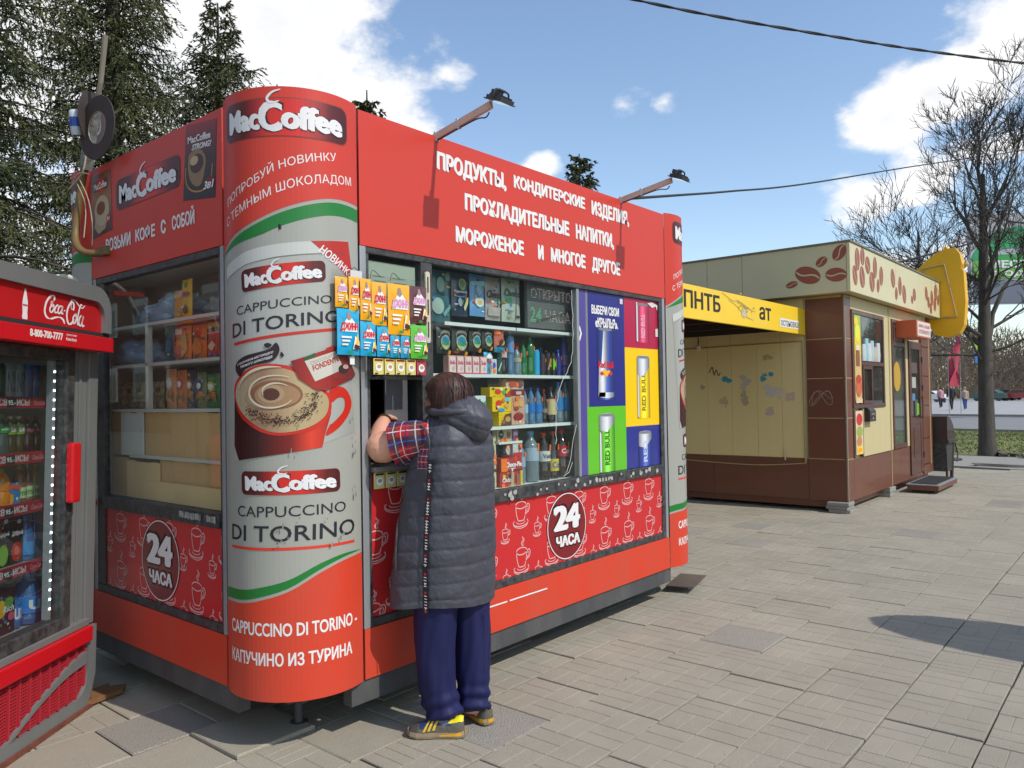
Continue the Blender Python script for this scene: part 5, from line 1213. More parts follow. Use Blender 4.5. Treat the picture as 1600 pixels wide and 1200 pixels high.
def pcan(x0, x1, z0, z1, col, top, txt, tc, cut0=None):
    w = x1 - x0; cx = (x0 + x1) / 2; zb = z0
    G_ = gradmat('can_grad_%d_%d_%d' % col, [(0, tuple(int(v * .55) for v in col)), (.3, col), (.5, tuple(min(255, int(v * 1.15 + 40)) for v in col)), (.75, col), (1, tuple(int(v * .6) for v in col))], 0)
    SV = gradmat('can_silver', [(0, (110, 112, 116)), (.3, (200, 202, 206)), (.5, (226, 228, 230)), (.8, (150, 152, 158)), (1, (96, 98, 104))], 0)
    h = z1 - z0
    pr('can_print', poly([(x0, z0), (x1, z0), (x1, z1 - .02), (cx + w * .42, z1 - .004), (cx, z1), (cx - w * .42, z1 - .004), (x0, z1 - .02)]), PM, .0025, G_, PO)
    if top:
        pr('can_top', poly([(x0, z1 - top * h), (cx, z1 - top * h * 1.15), (x1, z1 - top * h * .55), (x1, z1 - .02), (cx + w * .42, z1 - .004), (cx, z1), (cx - w * .42, z1 - .004), (x0, z1 - .02)]), PM, .0032, SV, PO)
    pr('can_rim', poly(ell(cx, z1 - .012, w * .44, .010, 16)), PM, .0038, flat(120, 122, 126), PO)
    if txt:
        v, f = text2d(txt, .03); vv = np.c_[cx + w * .40 - v[:, 1] * w * .30 - w * .25, z0 + h * (.12 + .6 * v[:, 0])]
        pr('lettering', (vv, f), PM, .0044, tc, PO, uv=False)
pcan(2.385, 2.578, 1.480, 1.957, (48, 66, 140), 0, None, None)
pr('can_stripe', poly([(2.385, 1.50), (2.47, 1.50), (2.50, 1.74), (2.50, 1.94), (2.46, 1.95), (2.43, 1.72), (2.40, 1.70)]), PM, .0034, MATS['can_silver'], PO); pr('can_stripe', poly([(2.51, 1.49), (2.575, 1.50), (2.575, 1.53), (2.40, 1.53), (2.39, 1.50)]), PM, .0034, MATS['can_silver'], PO)
text('lettering', 'Red Bull', (2.392, 1.690, 2.572, 1.735), PM, .0042, flat(196, 30, 50), PO, .05)
pr('bull_emblem', join2([poly(ell(2.482, 1.655, .028, .022, 14)), poly([(2.42, 1.66), (2.45, 1.68), (2.475, 1.66), (2.455, 1.645)]), poly([(2.545, 1.66), (2.515, 1.68), (2.49, 1.66), (2.51, 1.645)])]), PM, .0042, flat(230, 170, 40), PO, uv=False)
pr('bull_emblem', join2([poly([(2.405, 1.655), (2.43, 1.67), (2.462, 1.65), (2.43, 1.64)]), poly([(2.56, 1.655), (2.535, 1.67), (2.503, 1.65), (2.535, 1.64)])]), PM, .0050, flat(200, 50, 40), PO, uv=False)
pcan(2.876, 3.056, 1.880, 2.160, (186, 50, 84), 0, 'RED BULL', flat(226, 170, 190)); pr('silver_side', poly([(2.876, 1.89), (2.900, 1.88), (2.905, 2.16), (2.88, 2.16)]), PM, .0036, MATS['can_silver'], PO)
pcan(2.876, 3.049, 1.345, 1.788, (238, 200, 20), .32, 'RED BULL', flat(150, 120, 10)); pr('silver_side', poly([(2.876, 1.36), (2.898, 1.35), (2.905, 1.62), (2.88, 1.66)]), PM, .0036, MATS['can_silver'], PO)
pcan(2.390, 2.576, 1.006, 1.393, (104, 188, 50), .28, 'RED BULL', flat(50, 110, 20)); pr('silver_side', poly([(2.39, 1.01), (2.414, 1.01), (2.42, 1.25), (2.392, 1.28)]), PM, .0036, MATS['can_silver'], PO)
pcan(2.880, 3.060, 1.006, 1.256, (56, 74, 160), .42, 'RED', flat(190, 196, 214))
pr('torn_corner', join2([poly([(3.03, 2.165), (3.10, 2.135), (3.15, 2.15), (3.17, 2.12), (3.177, 2.16), (3.10, 2.175)]), poly([(3.14, 1.93), (3.175, 1.93), (3.175, 1.99), (3.14, 1.985)]), poly([(2.665, 2.13), (2.70, 2.13), (2.70, 2.165), (2.665, 2.165)])]), PM, .005, flat(206, 200, 196), PO, uv=False)
# tape pieces on the outside of this pane

# =================================================================== THINGS ON AND BY THE KIOSK
WOODP = M('painted_arm', srgb(214, 184, 166), .6, nscale=7, namt=.5, c2=srgb(180, 146, 128), stretch=(6, 1, 1))
BODYG = M('lamp_body', (.05, .055, .065), .45, metal=.3, nscale=20, namt=.4, c2=(.11, .11, .11))
def lamp(x, lean, label):
    t = thing('floodlight', label, 'floodlight', (x, .02, 2.84), group='floodlights over the front sign')
    # flat arm reaching forward, slightly up
    a = Vector((x, .20, 2.80)); b = Vector((x + lean, -.375, 2.905)); d = (b - a).normalized(); s_ = Vector((1, 0, 0)); up = s_.cross(d)
    B().obox((a + b) / 2, s_ * .010, d * ((b - a).length / 2), up * .017).go('arm', WOODP, t)
    B().tube(smoothpoly([tuple(a + up * .02), tuple(a.lerp(b, .45) + up * .022), tuple(a.lerp(b, .8) + up * .024 + s_ * .004), tuple(a.lerp(b, .92) + up * .045), tuple(b + up * .03 - d * .02)], 4, False), .0035, 6).go('cable', BLK, t)
    for k in (.35, .62): c = a.lerp(b, k); B().obox(c, s_ * .0115, d * .006, up * .024).go('tie', flat(190, 190, 190), t)
    c = b - up * .014 + d * .03                                   # head: a shallow finned case tilted back towards the sign
    tilt = R_(-22); hd = Vector((0, -math.cos(tilt), math.sin(tilt))); hu = Vector((0, math.sin(tilt) * -1, math.cos(tilt)))
    hu = s_.cross(hd) * -1 if s_.cross(hd).z < 0 else s_.cross(hd)
    c = c + hd * .03
    h = B().obox(c, s_ * .048, hd * .048, hu * .009); h.obox(c - hu * .010, s_ * .054, hd * .056, hu * .0025)
    for k in range(-4, 5): h.obox(c + hu * .013 + s_ * .0105 * k, s_ * .0014, hd * .036, hu * .005)
    h.go('case', BODYG, t)
    B().obox(c - hu * .0132, s_ * .044, hd * .044, hu * .001).go('lens', M('lamp_lens', (.55, .55, .5), .1, coat=.6), t)
    br = B()
    for sg in (-1, 1): br.tube(smoothpoly([tuple(c + s_ * .050 * sg), tuple(c + s_ * .052 * sg + hu * .022), tuple(c + s_ * .044 * sg + hu * .038), tuple(c + s_ * .02 * sg + hu * .042)], 4, False), .005, 6)
    br.tube([tuple(c - s_ * .024 + hu * .042), tuple(c + s_ * .024 + hu * .042)], .006, 6); br.obox(c + hu * .03 - hd * .03, s_ * .012, hd * .03, hu * .012)
    br.go('bracket', BODYG, t)
    return t
lamp(.93, .0, 'floodlight on a brown arm above the word for groceries, nearer the rounded corner')
lamp(2.67, .03, 'floodlight on a brown arm at the far right end of the front sign')
# cable clamp on the far skirt and plate on the ground at the right corner
pt = thing('metal_sheet', 'thin dark metal sheet lying on the paving at the right corner of the red kiosk', 'metal sheet', (3.7, .15, .0))
B().obox((3.70, .10, .050), (.21, .05, .0), (-.03, .10, 0), (0, 0, .0025)).go('sheet', M('rusty_sheet', (.09, .07, .055), .8, nscale=8, namt=.6, c2=(.16, .11, .07)), pt)
B().obox((3.68, .1, .023), (.05, 0, 0), (0, .05, 0), (0, 0, .022)).go('spacer', m_conc, pt)

# bent pole with discs and a spray can, tied to the left corner
PY = M('old_brass_paint', srgb(120, 96, 52), .5, nscale=11, namt=.6, c2=srgb(84, 72, 50))
pole = thing('bent_pole', 'bent ochre pipe on the left corner of the red kiosk, grey stick tied on top', 'pole', (-.05, 1.75, 2.34))
B().tube(smoothpoly([(-.0, 1.66, 2.345), (-.07, 1.74, 2.345), (-.085, 1.83, 2.40), (-.07, 1.885, 2.50), (-.055, 1.865, 2.68), (-.05, 1.81, 2.84)], 6, False), .020, 10).go('pipe', PY, pole, smooth=True)
B().tube([(-.05, 1.79, 2.82), (-.05, 1.735, 3.0), (-.05, 1.69, 3.12), (-.05, 1.66, 3.16)], [.034, .036, .040, .025], 10).go('taped_joint', M('silver_tape', (.13, .125, .115), .35, metal=.3, nscale=20, namt=.7, c2=(.32, .32, .30), bump=.9, bscale=30), pole, smooth=True)
B().tube([(-.05, 1.68, 3.10), (-.045, 1.60, 3.26), (-.045, 1.535, 3.50)], [.014, .014, .015], 8).go('stick', M('grey_wood', srgb(132, 124, 108), .85, nscale=8, namt=.6, stretch=(6, 6, .6)), pole)
B().box(-.03, .0, 1.60, 1.68, 2.325, 2.375, .004).go('clamp', PY, pole)
CORD = M('white_cord', srgb(176, 164, 140), .8)
c_ = B(); c_.tube(smoothpoly([(-.10, 1.90, 2.72), (-.09, 1.82, 2.755), (-.08, 1.75, 2.80), (-.07, 1.73, 2.90)], 4, False), .0045, 6); c_.tube(smoothpoly([(-.085, 1.90, 2.735), (-.09, 1.80, 2.79), (-.08, 1.68, 2.77)], 4, False), .004, 6)
c_.tube(smoothpoly([(-.085, 1.80, 2.77), (-.05, 1.77, 2.66), (-.03, 1.76, 2.52), (-.04, 1.74, 2.39)], 4, False), .003, 6); c_.tube(smoothpoly([(-.085, 1.83, 2.75), (-.05, 1.80, 2.62), (-.06, 1.80, 2.44)], 4, False), .003, 6)
c_.go('cord', CORD, pole, smooth=True)
BRD = M('brown_disc', srgb(66, 54, 52), .8, nscale=4, namt=.4)
def disc(c, tw, r, label, hole=.48):
    """flat ring; tw turns it about the vertical"""
    t = thing('abrasive_disc', label, 'disc', c, (0, R_(8), tw), 'brown discs tied to the pole'); n = 30; v = []; f = []
    for y in (-.003, .003):
        for rr in (r, r * hole):
            for k in range(n): a = 2 * math.pi * k / n; v.append((rr * math.cos(a), y, rr * 1.05 * math.sin(a)))
    for k in range(n):
        k2 = (k + 1) % n
        f += [(k, k2, n + k2, n + k), (2 * n + k, 3 * n + k, 3 * n + k2, 2 * n + k2), (k, 2 * n + k, 2 * n + k2, k2), (n + k, n + k2, 3 * n + k2, 3 * n + k)]
    mk('ring', v, f, BRD, t, local=True)
    rim = B(); rim.tube([(r * (hole + .015) * math.cos(2 * math.pi * k / 24), 0, r * 1.05 * (hole + .015) * math.sin(2 * math.pi * k / 24)) for k in range(25)], .004, 5, cap=False); rim.go('inner_rim', flat(120, 112, 100), t, local=True); return t
disc((-.075, 1.575, 3.0), R_(-82), .165, 'larger brown ring disc on the right of the taped pole joint')
disc((-.03, 1.74, 3.09), R_(40), .150, 'brown ring disc half hidden behind the taped pole joint')
can = thing('spray_can', 'white and blue can hanging from the taped joint of the bent pole', 'can', (-.115, 1.735, 2.985), (R_(6), R_(-8), 0))
B().lathe([(.026, 0), (.030, .008), (.030, .118), (.026, .13), (.018, .135)], n=18).go('can_body', flat(196, 200, 206, .3), can, smooth=True, local=True)
B().lathe([(.0305, .045), (.0306, .095)], n=18, cap=False).go('blue_print', flat(40, 80, 170, .3), can, smooth=True, local=True, fix=False)
B().lathe([(.024, -.001), (.024, .002)], n=16).go('can_bottom', flat(96, 96, 98, .3), can, local=True)
bt = thing('plastic_bottle', 'small clear bluish plastic bottle stuck in the pole joint left of the can', 'bottle', (-.09, 1.80, 3.10), (R_(20), R_(50), 0))
B().lathe([(.02, 0), (.026, .01), (.026, .06), (.012, .08), (.012, .09)], n=12).go('bottle_body', M('pale_blue_plastic', (.35, .45, .6), .15, coat=.5), bt, smooth=True, local=True)

# red lamp bracket and white hose between the fridge and the kiosk
br = thing('red_bracket', 'small red steel bracket sticking out above the drinks fridge', 'bracket', (-.05, 1.93, 2.12))
B().obox((-.14, 1.95, 2.165), (.14, .02, 0), (0, .012, 0), (0, 0, .014)).obox((-.01, 1.935, 2.10), (.014, 0, 0), (0, .012, 0), (0, 0, .055)).go('bracket_bar', KR, br)
hs = thing('white_hose', 'white corrugated hose arching behind the drinks fridge', 'hose', (-.1, 2.0, 2.1))
B().tube(smoothpoly([(-.30, 2.05, 2.05), (-.22, 2.02, 2.17), (-.12, 2.0, 2.235), (-.04, 1.97, 2.22), (-.02, 1.95, 2.14)], 6, False), .016, 10).go('hose', M('hose_white', (.5, .48, .42), .6, bump=.6, bscale=60), hs, smooth=True)
for i, z in enumerate((1.46, .96)):
    k_ = thing('red_clip', ['small red ring clip on the left edge of the side window, the upper one', 'small red ring clip on the left edge of the side window, the lower one'][i], 'clip', (-.012, 1.80, z))
    B().tube([(-.012, 1.80 + .016 * math.cos(a), z + .020 * math.sin(a)) for a in [q * .524 for q in range(13)]], .006, 6, cap=False).go('ring', flat(200, 40, 34), k_)

# =================================================================== DRINKS FRIDGE
FRO = (-.243, 1.366, .0); FRR = (R_(1.266), R_(.652), R_(38.857))
fg = thing('drinks_fridge', 'grey and red glass-door drinks fridge standing left of the red kiosk', 'fridge', FRO, FRR)
def F_(b, nm, mt, par=None, smooth=False, label=None): return b.go(nm, mt, par or fg, smooth=smooth, local=True, label=label)
GP = M('fridge_grey', srgb(124, 126, 124), .45, metal=.25, nscale=5, namt=.25, stretch=(1, 1, .3)); RP = M('fridge_red', srgb(196, 16, 28), .35, nscale=3, namt=.12, c2=srgb(206, 40, 46), coat=.2); RPD = M('fridge_red_panel', srgb(178, 24, 28), .4, nscale=3, namt=.15)
XL = -.96
# cabinet shell: back box behind the door frame
F_(B().box(-.159, .045, .10, .66, .04, 2.02, .01).box(XL, -.16, .501, .66, .04, 2.02).box(XL, -.16, .10, .50, 1.776, 2.02).box(XL, -.16, .10, .50, .04, .399), 'cabinet_side', GP)
# outer arch frame with a rounded top corner
def arch(x0, x1, z1, r, zb, n=7): return [(x0, zb)] + [(x0, z1 - .0)] + [(x1 - r + r * math.sin(R_(90 * i / n)), z1 - r + r * math.cos(R_(90 * i / n))) for i in range(n + 1)] + [(x1, zb)]
o1 = arch(XL, .048, 2.092, .13, 1.868); i1 = arch(XL, -.012, 2.018, .085, 1.868)
ab = B(); n = len(o1)
vv = [(a, -.075, c) for a, c in o1] + [(a, -.075, c) for a, c in i1] + [(a, .66, c) for a, c in o1] + [(a, .0, c) for a, c in i1]
ff = []
for i in range(n - 1): ff += [(i, i + 1, n + i + 1, n + i), (i, 2 * n + i, 2 * n + i + 1, i + 1), (n + i, n + i + 1, 3 * n + i + 1, 3 * n + i)]
ab.add(vv, ff); F_(ab, 'canopy_frame', GP)
F_(B().prism(arch(XL, -.010, 2.02, .085, 1.868), -.055, -.045), 'sign_board', RPD, label=None)
F_(B().box(XL, .03, -.062, .1, 1.844, 1.866), 'canopy_gap', DARK)
F_(B().box(XL, .0, -.115, .02, 1.770, 1.840, .003), 'number_strip', RP)
F_(B().box(.0, .045, -.06, .1, 1.868, 1.872), 'canopy_edge', GP)
# side post with grooves
F_(B().box(-.165, .042, .0, .10, .41, 1.845, .004).box(-.035, .042, -.015, .0, .41, 1.845, .003).box(-.105, -.088, -.008, .0, .41, 1.765, .002), 'door_post', GP)
# black door frame, glass, cavity
dfm = B().box(-.225, -.168, -.02, .06, .445, 1.768, .003).box(XL, -.225, -.02, .06, 1.715, 1.768, .003).box(XL, -.225, -.02, .06, .445, .50, .003)
F_(dfm, 'door_frame', BLK)
F_(B().box(XL, -.226, -.004, .0, .50, 1.715), 'door_glass', glass('fridge_glass', (.80, .84, .84), dirt=.015))
F_(B().box(XL, -.16, .48, .50, .42, 1.77).box(XL, -.16, .06, .50, 1.768, 1.775).box(XL, -.16, .06, .50, .40, .425).box(-.165, -.16, .06, .50, .42, 1.77), 'cavity', M('fridge_inside', (.16, .18, .18), .5))
F_(B().box(-.232, -.165, -.06, -.021, 1.04, 1.325, .012), 'door_handle', RP)
F_(B().box(-.262, -.240, .030, .060, .50, 1.715), 'lamp_strip', M('led_rail', (.35, .37, .38), .4))
LEDM = M('led_lamp', (.9, .95, 1), .5, emit=(.85, .93, 1.0), estr=5.0)
led = B()
for i in range(26): led.box(-.257, -.247, .026, .0295, .545 + i * .0445, .554 + i * .0445)
F_(led, 'lamp_dots', LEDM)
# shelves with price rails
SM = lambda y: type('m', (), {})()
for z in (1.500, 1.248, 1.020, .745, .440):
    F_(B().box(XL, -.20, .09, .45, z + .020, z + .028), 'shelf', M('shelf_wire', (.35, .37, .37), .5))
    rail = F_(B().box(XL, -.235, .072, .086, z - .010, z + .042), 'price_rail', flat(150, 26, 40))
    mp_ = lambda s, t, off: (s, .072 - off, t); mp_.local = True
    if z > .5:
        text('lettering', 'ОСВЕЖИСЬ!', (-.60, z, -.365, z + .032), mp_, .001, flat(206, 190, 192), rail, .04)
        pr('price_card', poly([(-.52, z - .004), (-.46, z - .004), (-.46, z + .034), (-.52, z + .034)]), mp_, .003, flat(50, 40, 44), rail)
        text('lettering', '95.-', (-.515, z + .004, -.465, z + .026), mp_, .004, WHITE, rail, .02)
        text('lettering', 'Coca-Cola', (-.335, z + .004, -.255, z + .026), mp_, .001, flat(214, 160, 164), rail, .0, .4)
# base: sill, red bar, grille, rounded grey surround
F_(B().box(XL, -.02, -.03, .1, .412, .445, .004), 'door_sill', GP)
F_(B().box(XL, -.018, -.05, .1, .336, .410, .006), 'base_bar', RP)
ro = [(XL, .0), (-.10, .0), (-.045, .012), (-.0, .045), (.02, .09), (.045, .16), (.047, .40), (-.016, .40), (-.018, .335), (-.022, .18), (-.035, .12), (-.07, .085), (-.12, .07), (XL, .07)]
F_(B().prism(ro, -.03, .10), 'base_surround', GP)
F_(B().box(XL, -.02, .012, .02, .06, .336), 'grille_back', DARK)
gm_ = M('grille_red', srgb(168, 36, 48), .6)
gx = -.030; k = 0
ribs = B()
while gx > XL:
    ribs.box(gx - .010, gx, -.022, .01, .075, .334); gx -= .070
F_(ribs, 'grille_ribs', gm_)
mesh_ = B(); gx = -.042
z_ = .075
while z_ < .334: mesh_.box(XL, -.02, -.012, .004, z_, z_ + .0042); z_ += .0140
x_ = -.03
while x_ > -.80: mesh_.box(x_ - .0032, x_, -.010, .002, .07, .334); x_ -= .0135
o = F_(mesh_, 'grille_mesh', gm_)
mp_ = lambda s, t, off: (s, -.0225 - off, t); mp_.local = True
up_ = smoothpoly([(-.80, .02), (-.60, .085), (-.42, .165), (-.28, .22), (-.16, .262), (-.03, .285)], 5, False); lo_ = smoothpoly([(-.80, .0), (-.60, .070), (-.42, .145), (-.28, .19), (-.16, .215), (-.03, .225)], 5, False)
swv, swf = poly([(a, max(.075, b)) for a, b in up_] + [(a, max(.073, b)) for a, b in lo_[::-1]])
m_ = len(up_)
sw = B(); nn_ = m_
v_ = [(a, -.028, max(.072, b)) for a, b in up_] + [(a, -.028, max(.070, b)) for a, b in lo_] + [(a, -.010, max(.072, b)) for a, b in up_] + [(a, -.010, max(.070, b)) for a, b in lo_]
f_ = []
for i in range(nn_ - 1): f_ += [(i, i + 1, nn_ + i + 1, nn_ + i), (i, 2 * nn_ + i, 2 * nn_ + i + 1, i + 1), (nn_ + i, nn_ + i + 1, 3 * nn_ + i + 1, 3 * nn_ + i)]
sw.add(v_, f_); F_(sw, 'grey_wave', GP)
# lettering on the canopy
sg = [c for c in fg.children if c.name.startswith('sign_board')][0]; ns = [c for c in fg.children if c.name.startswith('number_strip')][0]
mps = lambda s, t, off: (s, -.055 - off, t); mps.local = True
mpn = lambda s, t, off: (s, -.115 - off, t); mpn.local = True
text('lettering', '8-800-700-7777', (-.660, 1.795, -.430, 1.828), mpn, .001, WHITE, ns, .045)
text('lettering', 'горячая линия', (-.405, 1.818, -.325, 1.828), mpn, .001, WHITE, ns, .01); text('lettering', 'Кока-Кола', (-.405, 1.798, -.325, 1.812), mpn, .001, WHITE, ns, .03)
# contour bottle
cb = [(0, 0), (.016, .0), (.018, .01), (.0155, .03), (.018, .055), (.0175, .075), (.013, .095), (.0065, .118), (.0055, .13), (-.0055, .13), (-.0065, .118), (-.013, .095), (-.0175, .075), (-.018, .055), (-.0155, .03), (-.018, .01), (-.016, 0)]
pr('bottle_emblem', poly([(-.605 + a * 1.0, 1.872 + b) for a, b in cb[1:]]), mps, .001, GREYTXT, sg)
pr('bottle_emblem_band', poly([(-.621, 1.928), (-.589, 1.928), (-.589, 1.936), (-.621, 1.936)]), mps, .0016, flat(190, 90, 90), sg)
# flowing script, drawn stroke by stroke (x 0..1, z 0..1)
def script(strokes, x0, z0, w, h, mapper, off, mt, par):
    ps = []
    for pts, wd in strokes:
        c = np.array(smoothpoly(pts, 7, False)); n = len(c)
        d = np.gradient(c, axis=0); vert = np.abs(d[:, 1]) / (np.hypot(d[:, 0], d[:, 1]) + 1e-9)      # heavier on downstrokes
        ws = [wd * (.35 + .75 * q) * (.45 + .55 * min(1, i / 4, (n - 1 - i) / 4)) for i, q in enumerate(vert)]
        c = c * [w, h] + [x0, z0]; ps.append(stroke(c, [q * h for q in ws]))
    for k, p in enumerate(ps): pr('script_lettering', p, mapper, off + k * .00018, mt, par, uv=False)
SCR = [
    ([(.215, .83), (.23, .95), (.20, 1.0), (.14, .96), (.06, .78), (.02, .55), (.02, .36), (.07, .22), (.16, .20), (.26, .27), (.36, .30), (.44, .24), (.48, .10)], .085),   # C and its long tail
    ([(.20, .80), (.15, .66), (.16, .80), (.21, .78)], .03),
    ([(.195, .70), (.135, .58), (.13, .46), (.165, .42), (.215, .54), (.215, .66), (.185, .70), (.20, .62), (.25, .62)], .065),   # o
    ([(.315, .66), (.30, .71), (.255, .62), (.235, .50), (.255, .43), (.31, .48)], .065),   # c
    ([(.41, .68), (.37, .70), (.32, .60), (.315, .46), (.345, .43), (.40, .56), (.425, .70), (.40, .55), (.405, .44), (.44, .47)], .065),   # a
    ([(.445, .55), (.49, .58)], .06),   # hyphen
    ([(.68, .63), (.69, .80), (.665, .92), (.62, .90), (.55, .70), (.52, .45), (.54, .22), (.59, .12), (.66, .20), (.70, .34)], .085),   # second C
    ([(.645, .95), (.62, .78), (.64, .66), (.67, .70), (.675, .86), (.655, .96)], .03),
    ([(.60, .93), (.66, 1.02), (.74, .97), (.82, .84), (.90, .78), (.97, .90)], .05),   # swash over the l
    ([(.725, .52), (.675, .38), (.675, .22), (.71, .18), (.755, .34), (.755, .48), (.725, .52), (.75, .42), (.79, .44)], .065),   # o
    ([(.90, .86), (.865, .90), (.825, .72), (.785, .36), (.79, .16), (.83, .20)], .065),   # l
    ([(.90, .50), (.86, .48), (.82, .32), (.83, .16), (.87, .14), (.91, .32), (.935, .50), (.905, .26), (.92, .12), (.965, .18)], .065),   # a
]
script(SCR, -.475, 1.868, .322, .132, mps, .001, GREYTXT, sg)
# rusty steel base and the plank end beneath
rb = thing('rusty_base', 'rusty angle-iron base the drinks fridge stands on', 'base', (-.24, 1.36, 0), FRR)
RU = M('rust', srgb(120, 66, 48), .9, nscale=9, namt=.8, c2=srgb(80, 46, 36), bump=.6, bscale=50)
B().box(-.96, .03, -.035, .0, -.03, .018).box(-.0, .03, .0, .6, -.03, .018).box(.0, .018, -.02, .0, .018, .07).go('angle_iron', RU, rb, local=True)
pk_ = thing('wood_scrap', 'splintered ochre board end under the right corner of the drinks fridge', 'board', (-.17, 1.42, .01), (0, 0, R_(15)))
B().prism([(-.12, -.07), (.10, -.08), (.16, -.03), (.10, .02), (.13, .06), (-.10, .08)], .0, .022, 'z').go('board', M('ochre_wood', srgb(128, 88, 52), .9, nscale=12, namt=.6), pk_, local=True)
# drinks inside, front face at y = .16 in the fridge's own frame
from mathutils import Euler
FM = Euler(FRR).to_matrix()
def infridge(x, z, y=.17): return tuple(Vector(FRO) + FM @ Vector((x, y, z)))
frz = FRR[2]
def FI(x0, x1, z0, z1, *k, **kw):
    t = bottle(k[0], k[1], k[2], infridge((x0 + x1) / 2, z0), (x1 - x0) / 2 - .001, z1 - z0, *k[3:], **kw); t.rotation_euler = FRR; return t
def FC(x0, x1, z0, z1, mat, name, label, cat, prints): 
    t = carton(name, label, cat, infridge((x0 + x1) / 2, z0), 0, x1 - x0 - .002, z1 - z0, .06, mat, prints); t.rotation_euler = FRR; return t
SLV = flat(150, 154, 160, .3); LB = flat(40, 100, 170, .3)
FI(-.47, -.409, 1.53, 1.691, 'drink_can', 'tall dark green can at the left of the top fridge shelf', 'can', flat(34, 60, 30, .3), None, can=True)
FI(-.407, -.345, 1.53, 1.691, 'drink_can', 'tall silver can with grey letters beside the dark green can in the fridge', 'can', SLV, None, SLV, (.1, .85), can=True, word='NRG', wmat=flat(90, 96, 104))
FI(-.342, -.279, 1.53, 1.691, 'drink_can', 'tall silver can with grey letters beside the blue cans in the fridge', 'can', SLV, None, SLV, (.1, .85), can=True, word='NRG', wmat=flat(90, 96, 104))
FI(-.274, -.216, 1.53, 1.694, 'drink_can', 'tall blue can with brown letters in the fridge, left of its twin', 'can', LB, None, LB, (.1, .85), can=True, word='UP', wmat=flat(120, 90, 70))
FI(-.213, -.163, 1.53, 1.694, 'drink_can', 'tall blue can nearest the door post on the top fridge shelf', 'can', LB, None, can=True)
FI(-.451, -.381, 1.278, 1.461, 'water_bottle', 'clear bottle with bright green print on the second fridge shelf', 'bottle', M('dark_clear', (.05, .08, .07), .1, coat=.5), flat(40, 120, 50), flat(30, 140, 60), (.55, .72), word='88', wmat=flat(190, 230, 190))
FI(-.376, -.326, 1.278, 1.453, 'tea_bottle', 'tea bottle with a white green label, left of its twin', 'bottle', M('tea_dark', (.05, .04, .015), .1, coat=.5), flat(170, 176, 110), flat(120, 160, 60), (.52, .78), word='tea', wmat=WHITE)
FI(-.321, -.266, 1.278, 1.452, 'tea_bottle', 'tea bottle with a white green label next to the berry tea', 'bottle', MATS['tea_dark'], flat(170, 176, 110), flat(120, 160, 60), (.52, .78), word='tea', wmat=WHITE)
for i, (a, b_) in enumerate(((-.264, -.203), (-.190, -.135))): FI(a, b_, 1.278, 1.45, 'tea_bottle', ['dark berry tea bottle with a pink and green label in the middle of the shelf', 'dark berry tea bottle with a pink and green label nearest the door post'][i], 'bottle', M('berry', (.03, .008, .012), .1, coat=.5), flat(130, 24, 50), flat(50, 34, 36), (.52, .74), word='fuze', wmat=flat(200, 90, 130))
FI(-.443, -.365, 1.05, 1.222, 'juice_bottle', 'orange juice bottle on the third fridge shelf', 'bottle', M('orange_juice', (.6, .18, .01), .2, coat=.5), flat(60, 130, 40), None, (.4, .6))
FC(-.42, -.313, 1.05, 1.150, flat(40, 120, 180), 'juice_pouch', 'blue juice pack with an orange and red banner in front on the third fridge shelf', 'carton', [('poly', [(0, .7), (.5, .95), (1, .8), (1, .6), (.5, .75), (0, .5)], flat(214, 90, 60)), ('ell', .25, .25, .3, .28, flat(230, 150, 20))])
for i, (a, b_) in enumerate(((-.311, -.246), (-.243, -.193), (-.189, -.140))): FI(a, b_, 1.05, 1.218, 'juice_bottle', ['amber juice bottle with a white green label beside the blue pack', 'amber juice bottle with a white green label between two others', 'amber juice bottle with a white green label nearest the door post'][i], 'bottle', M('amber_%d' % i, [(.22, .07, .03), (.20, .08, .04), (.26, .17, .06)][i], .15, coat=.5), flat(150, 120, 90), flat(176, 196, 150), (.12, .42), word='mio', wmat=flat(70, 130, 30))
FC(-.455, -.382, .775, .991, flat(36, 34, 28), 'juice_carton', 'dark juice carton with a green apple on the fourth fridge shelf', 'carton', [('ell', .4, .25, .5, .22, flat(120, 170, 50)), ('txt', 'Добрый', .05, .62, .95, .74, .02, .1, WHITE), ('ell', .6, .95, .2, .05, flat(200, 205, 200))])
FC(-.378, -.284, .775, .978, flat(36, 34, 28), 'juice_carton', 'dark juice carton with a red tomato on the fourth fridge shelf', 'carton', [('ell', .48, .28, .40, .22, flat(190, 50, 36)), ('ell', .48, .30, .20, .10, flat(220, 110, 80)), ('txt', 'Добрый', .08, .62, .92, .76, .02, .1, WHITE), ('ell', .6, .95, .16, .05, flat(200, 205, 200))])
BW = M('blue_water', (.035, .12, .30), .1, coat=.6, spec=.7)
FI(-.278, -.190, .775, .985, 'water_bottle', 'blue water bottle on the fourth fridge shelf, the nearer to the tomato carton', 'bottle', BW, flat(30, 90, 180), flat(60, 140, 200), (.12, .42)); FI(-.186, -.128, .775, .975, 'water_bottle', 'blue water bottle on the fourth fridge shelf beside the door post', 'bottle', BW, flat(30, 90, 180), flat(60, 140, 200), (.12, .42))
FC(-.455, -.33, .472, .668, flat(52, 24, 24), 'juice_carton', 'dark juice carton on the lowest fridge shelf', 'carton', [('ell', .2, .6, .3, .2, flat(220, 170, 30)), ('ell', .62, .72, .25, .12, flat(90, 150, 50)), ('txt', 'Rich', .3, .5, .9, .64, .03, .2, WHITE), ('ell', .75, .38, .18, .1, flat(200, 80, 120))])
FI(-.325, -.265, .472, .62, 'water_bottle', 'small blue bottle with white letters on the lowest fridge shelf', 'bottle', BW, flat(30, 90, 180), flat(40, 120, 200), (.2, .7), word='ua', wmat=WHITE)
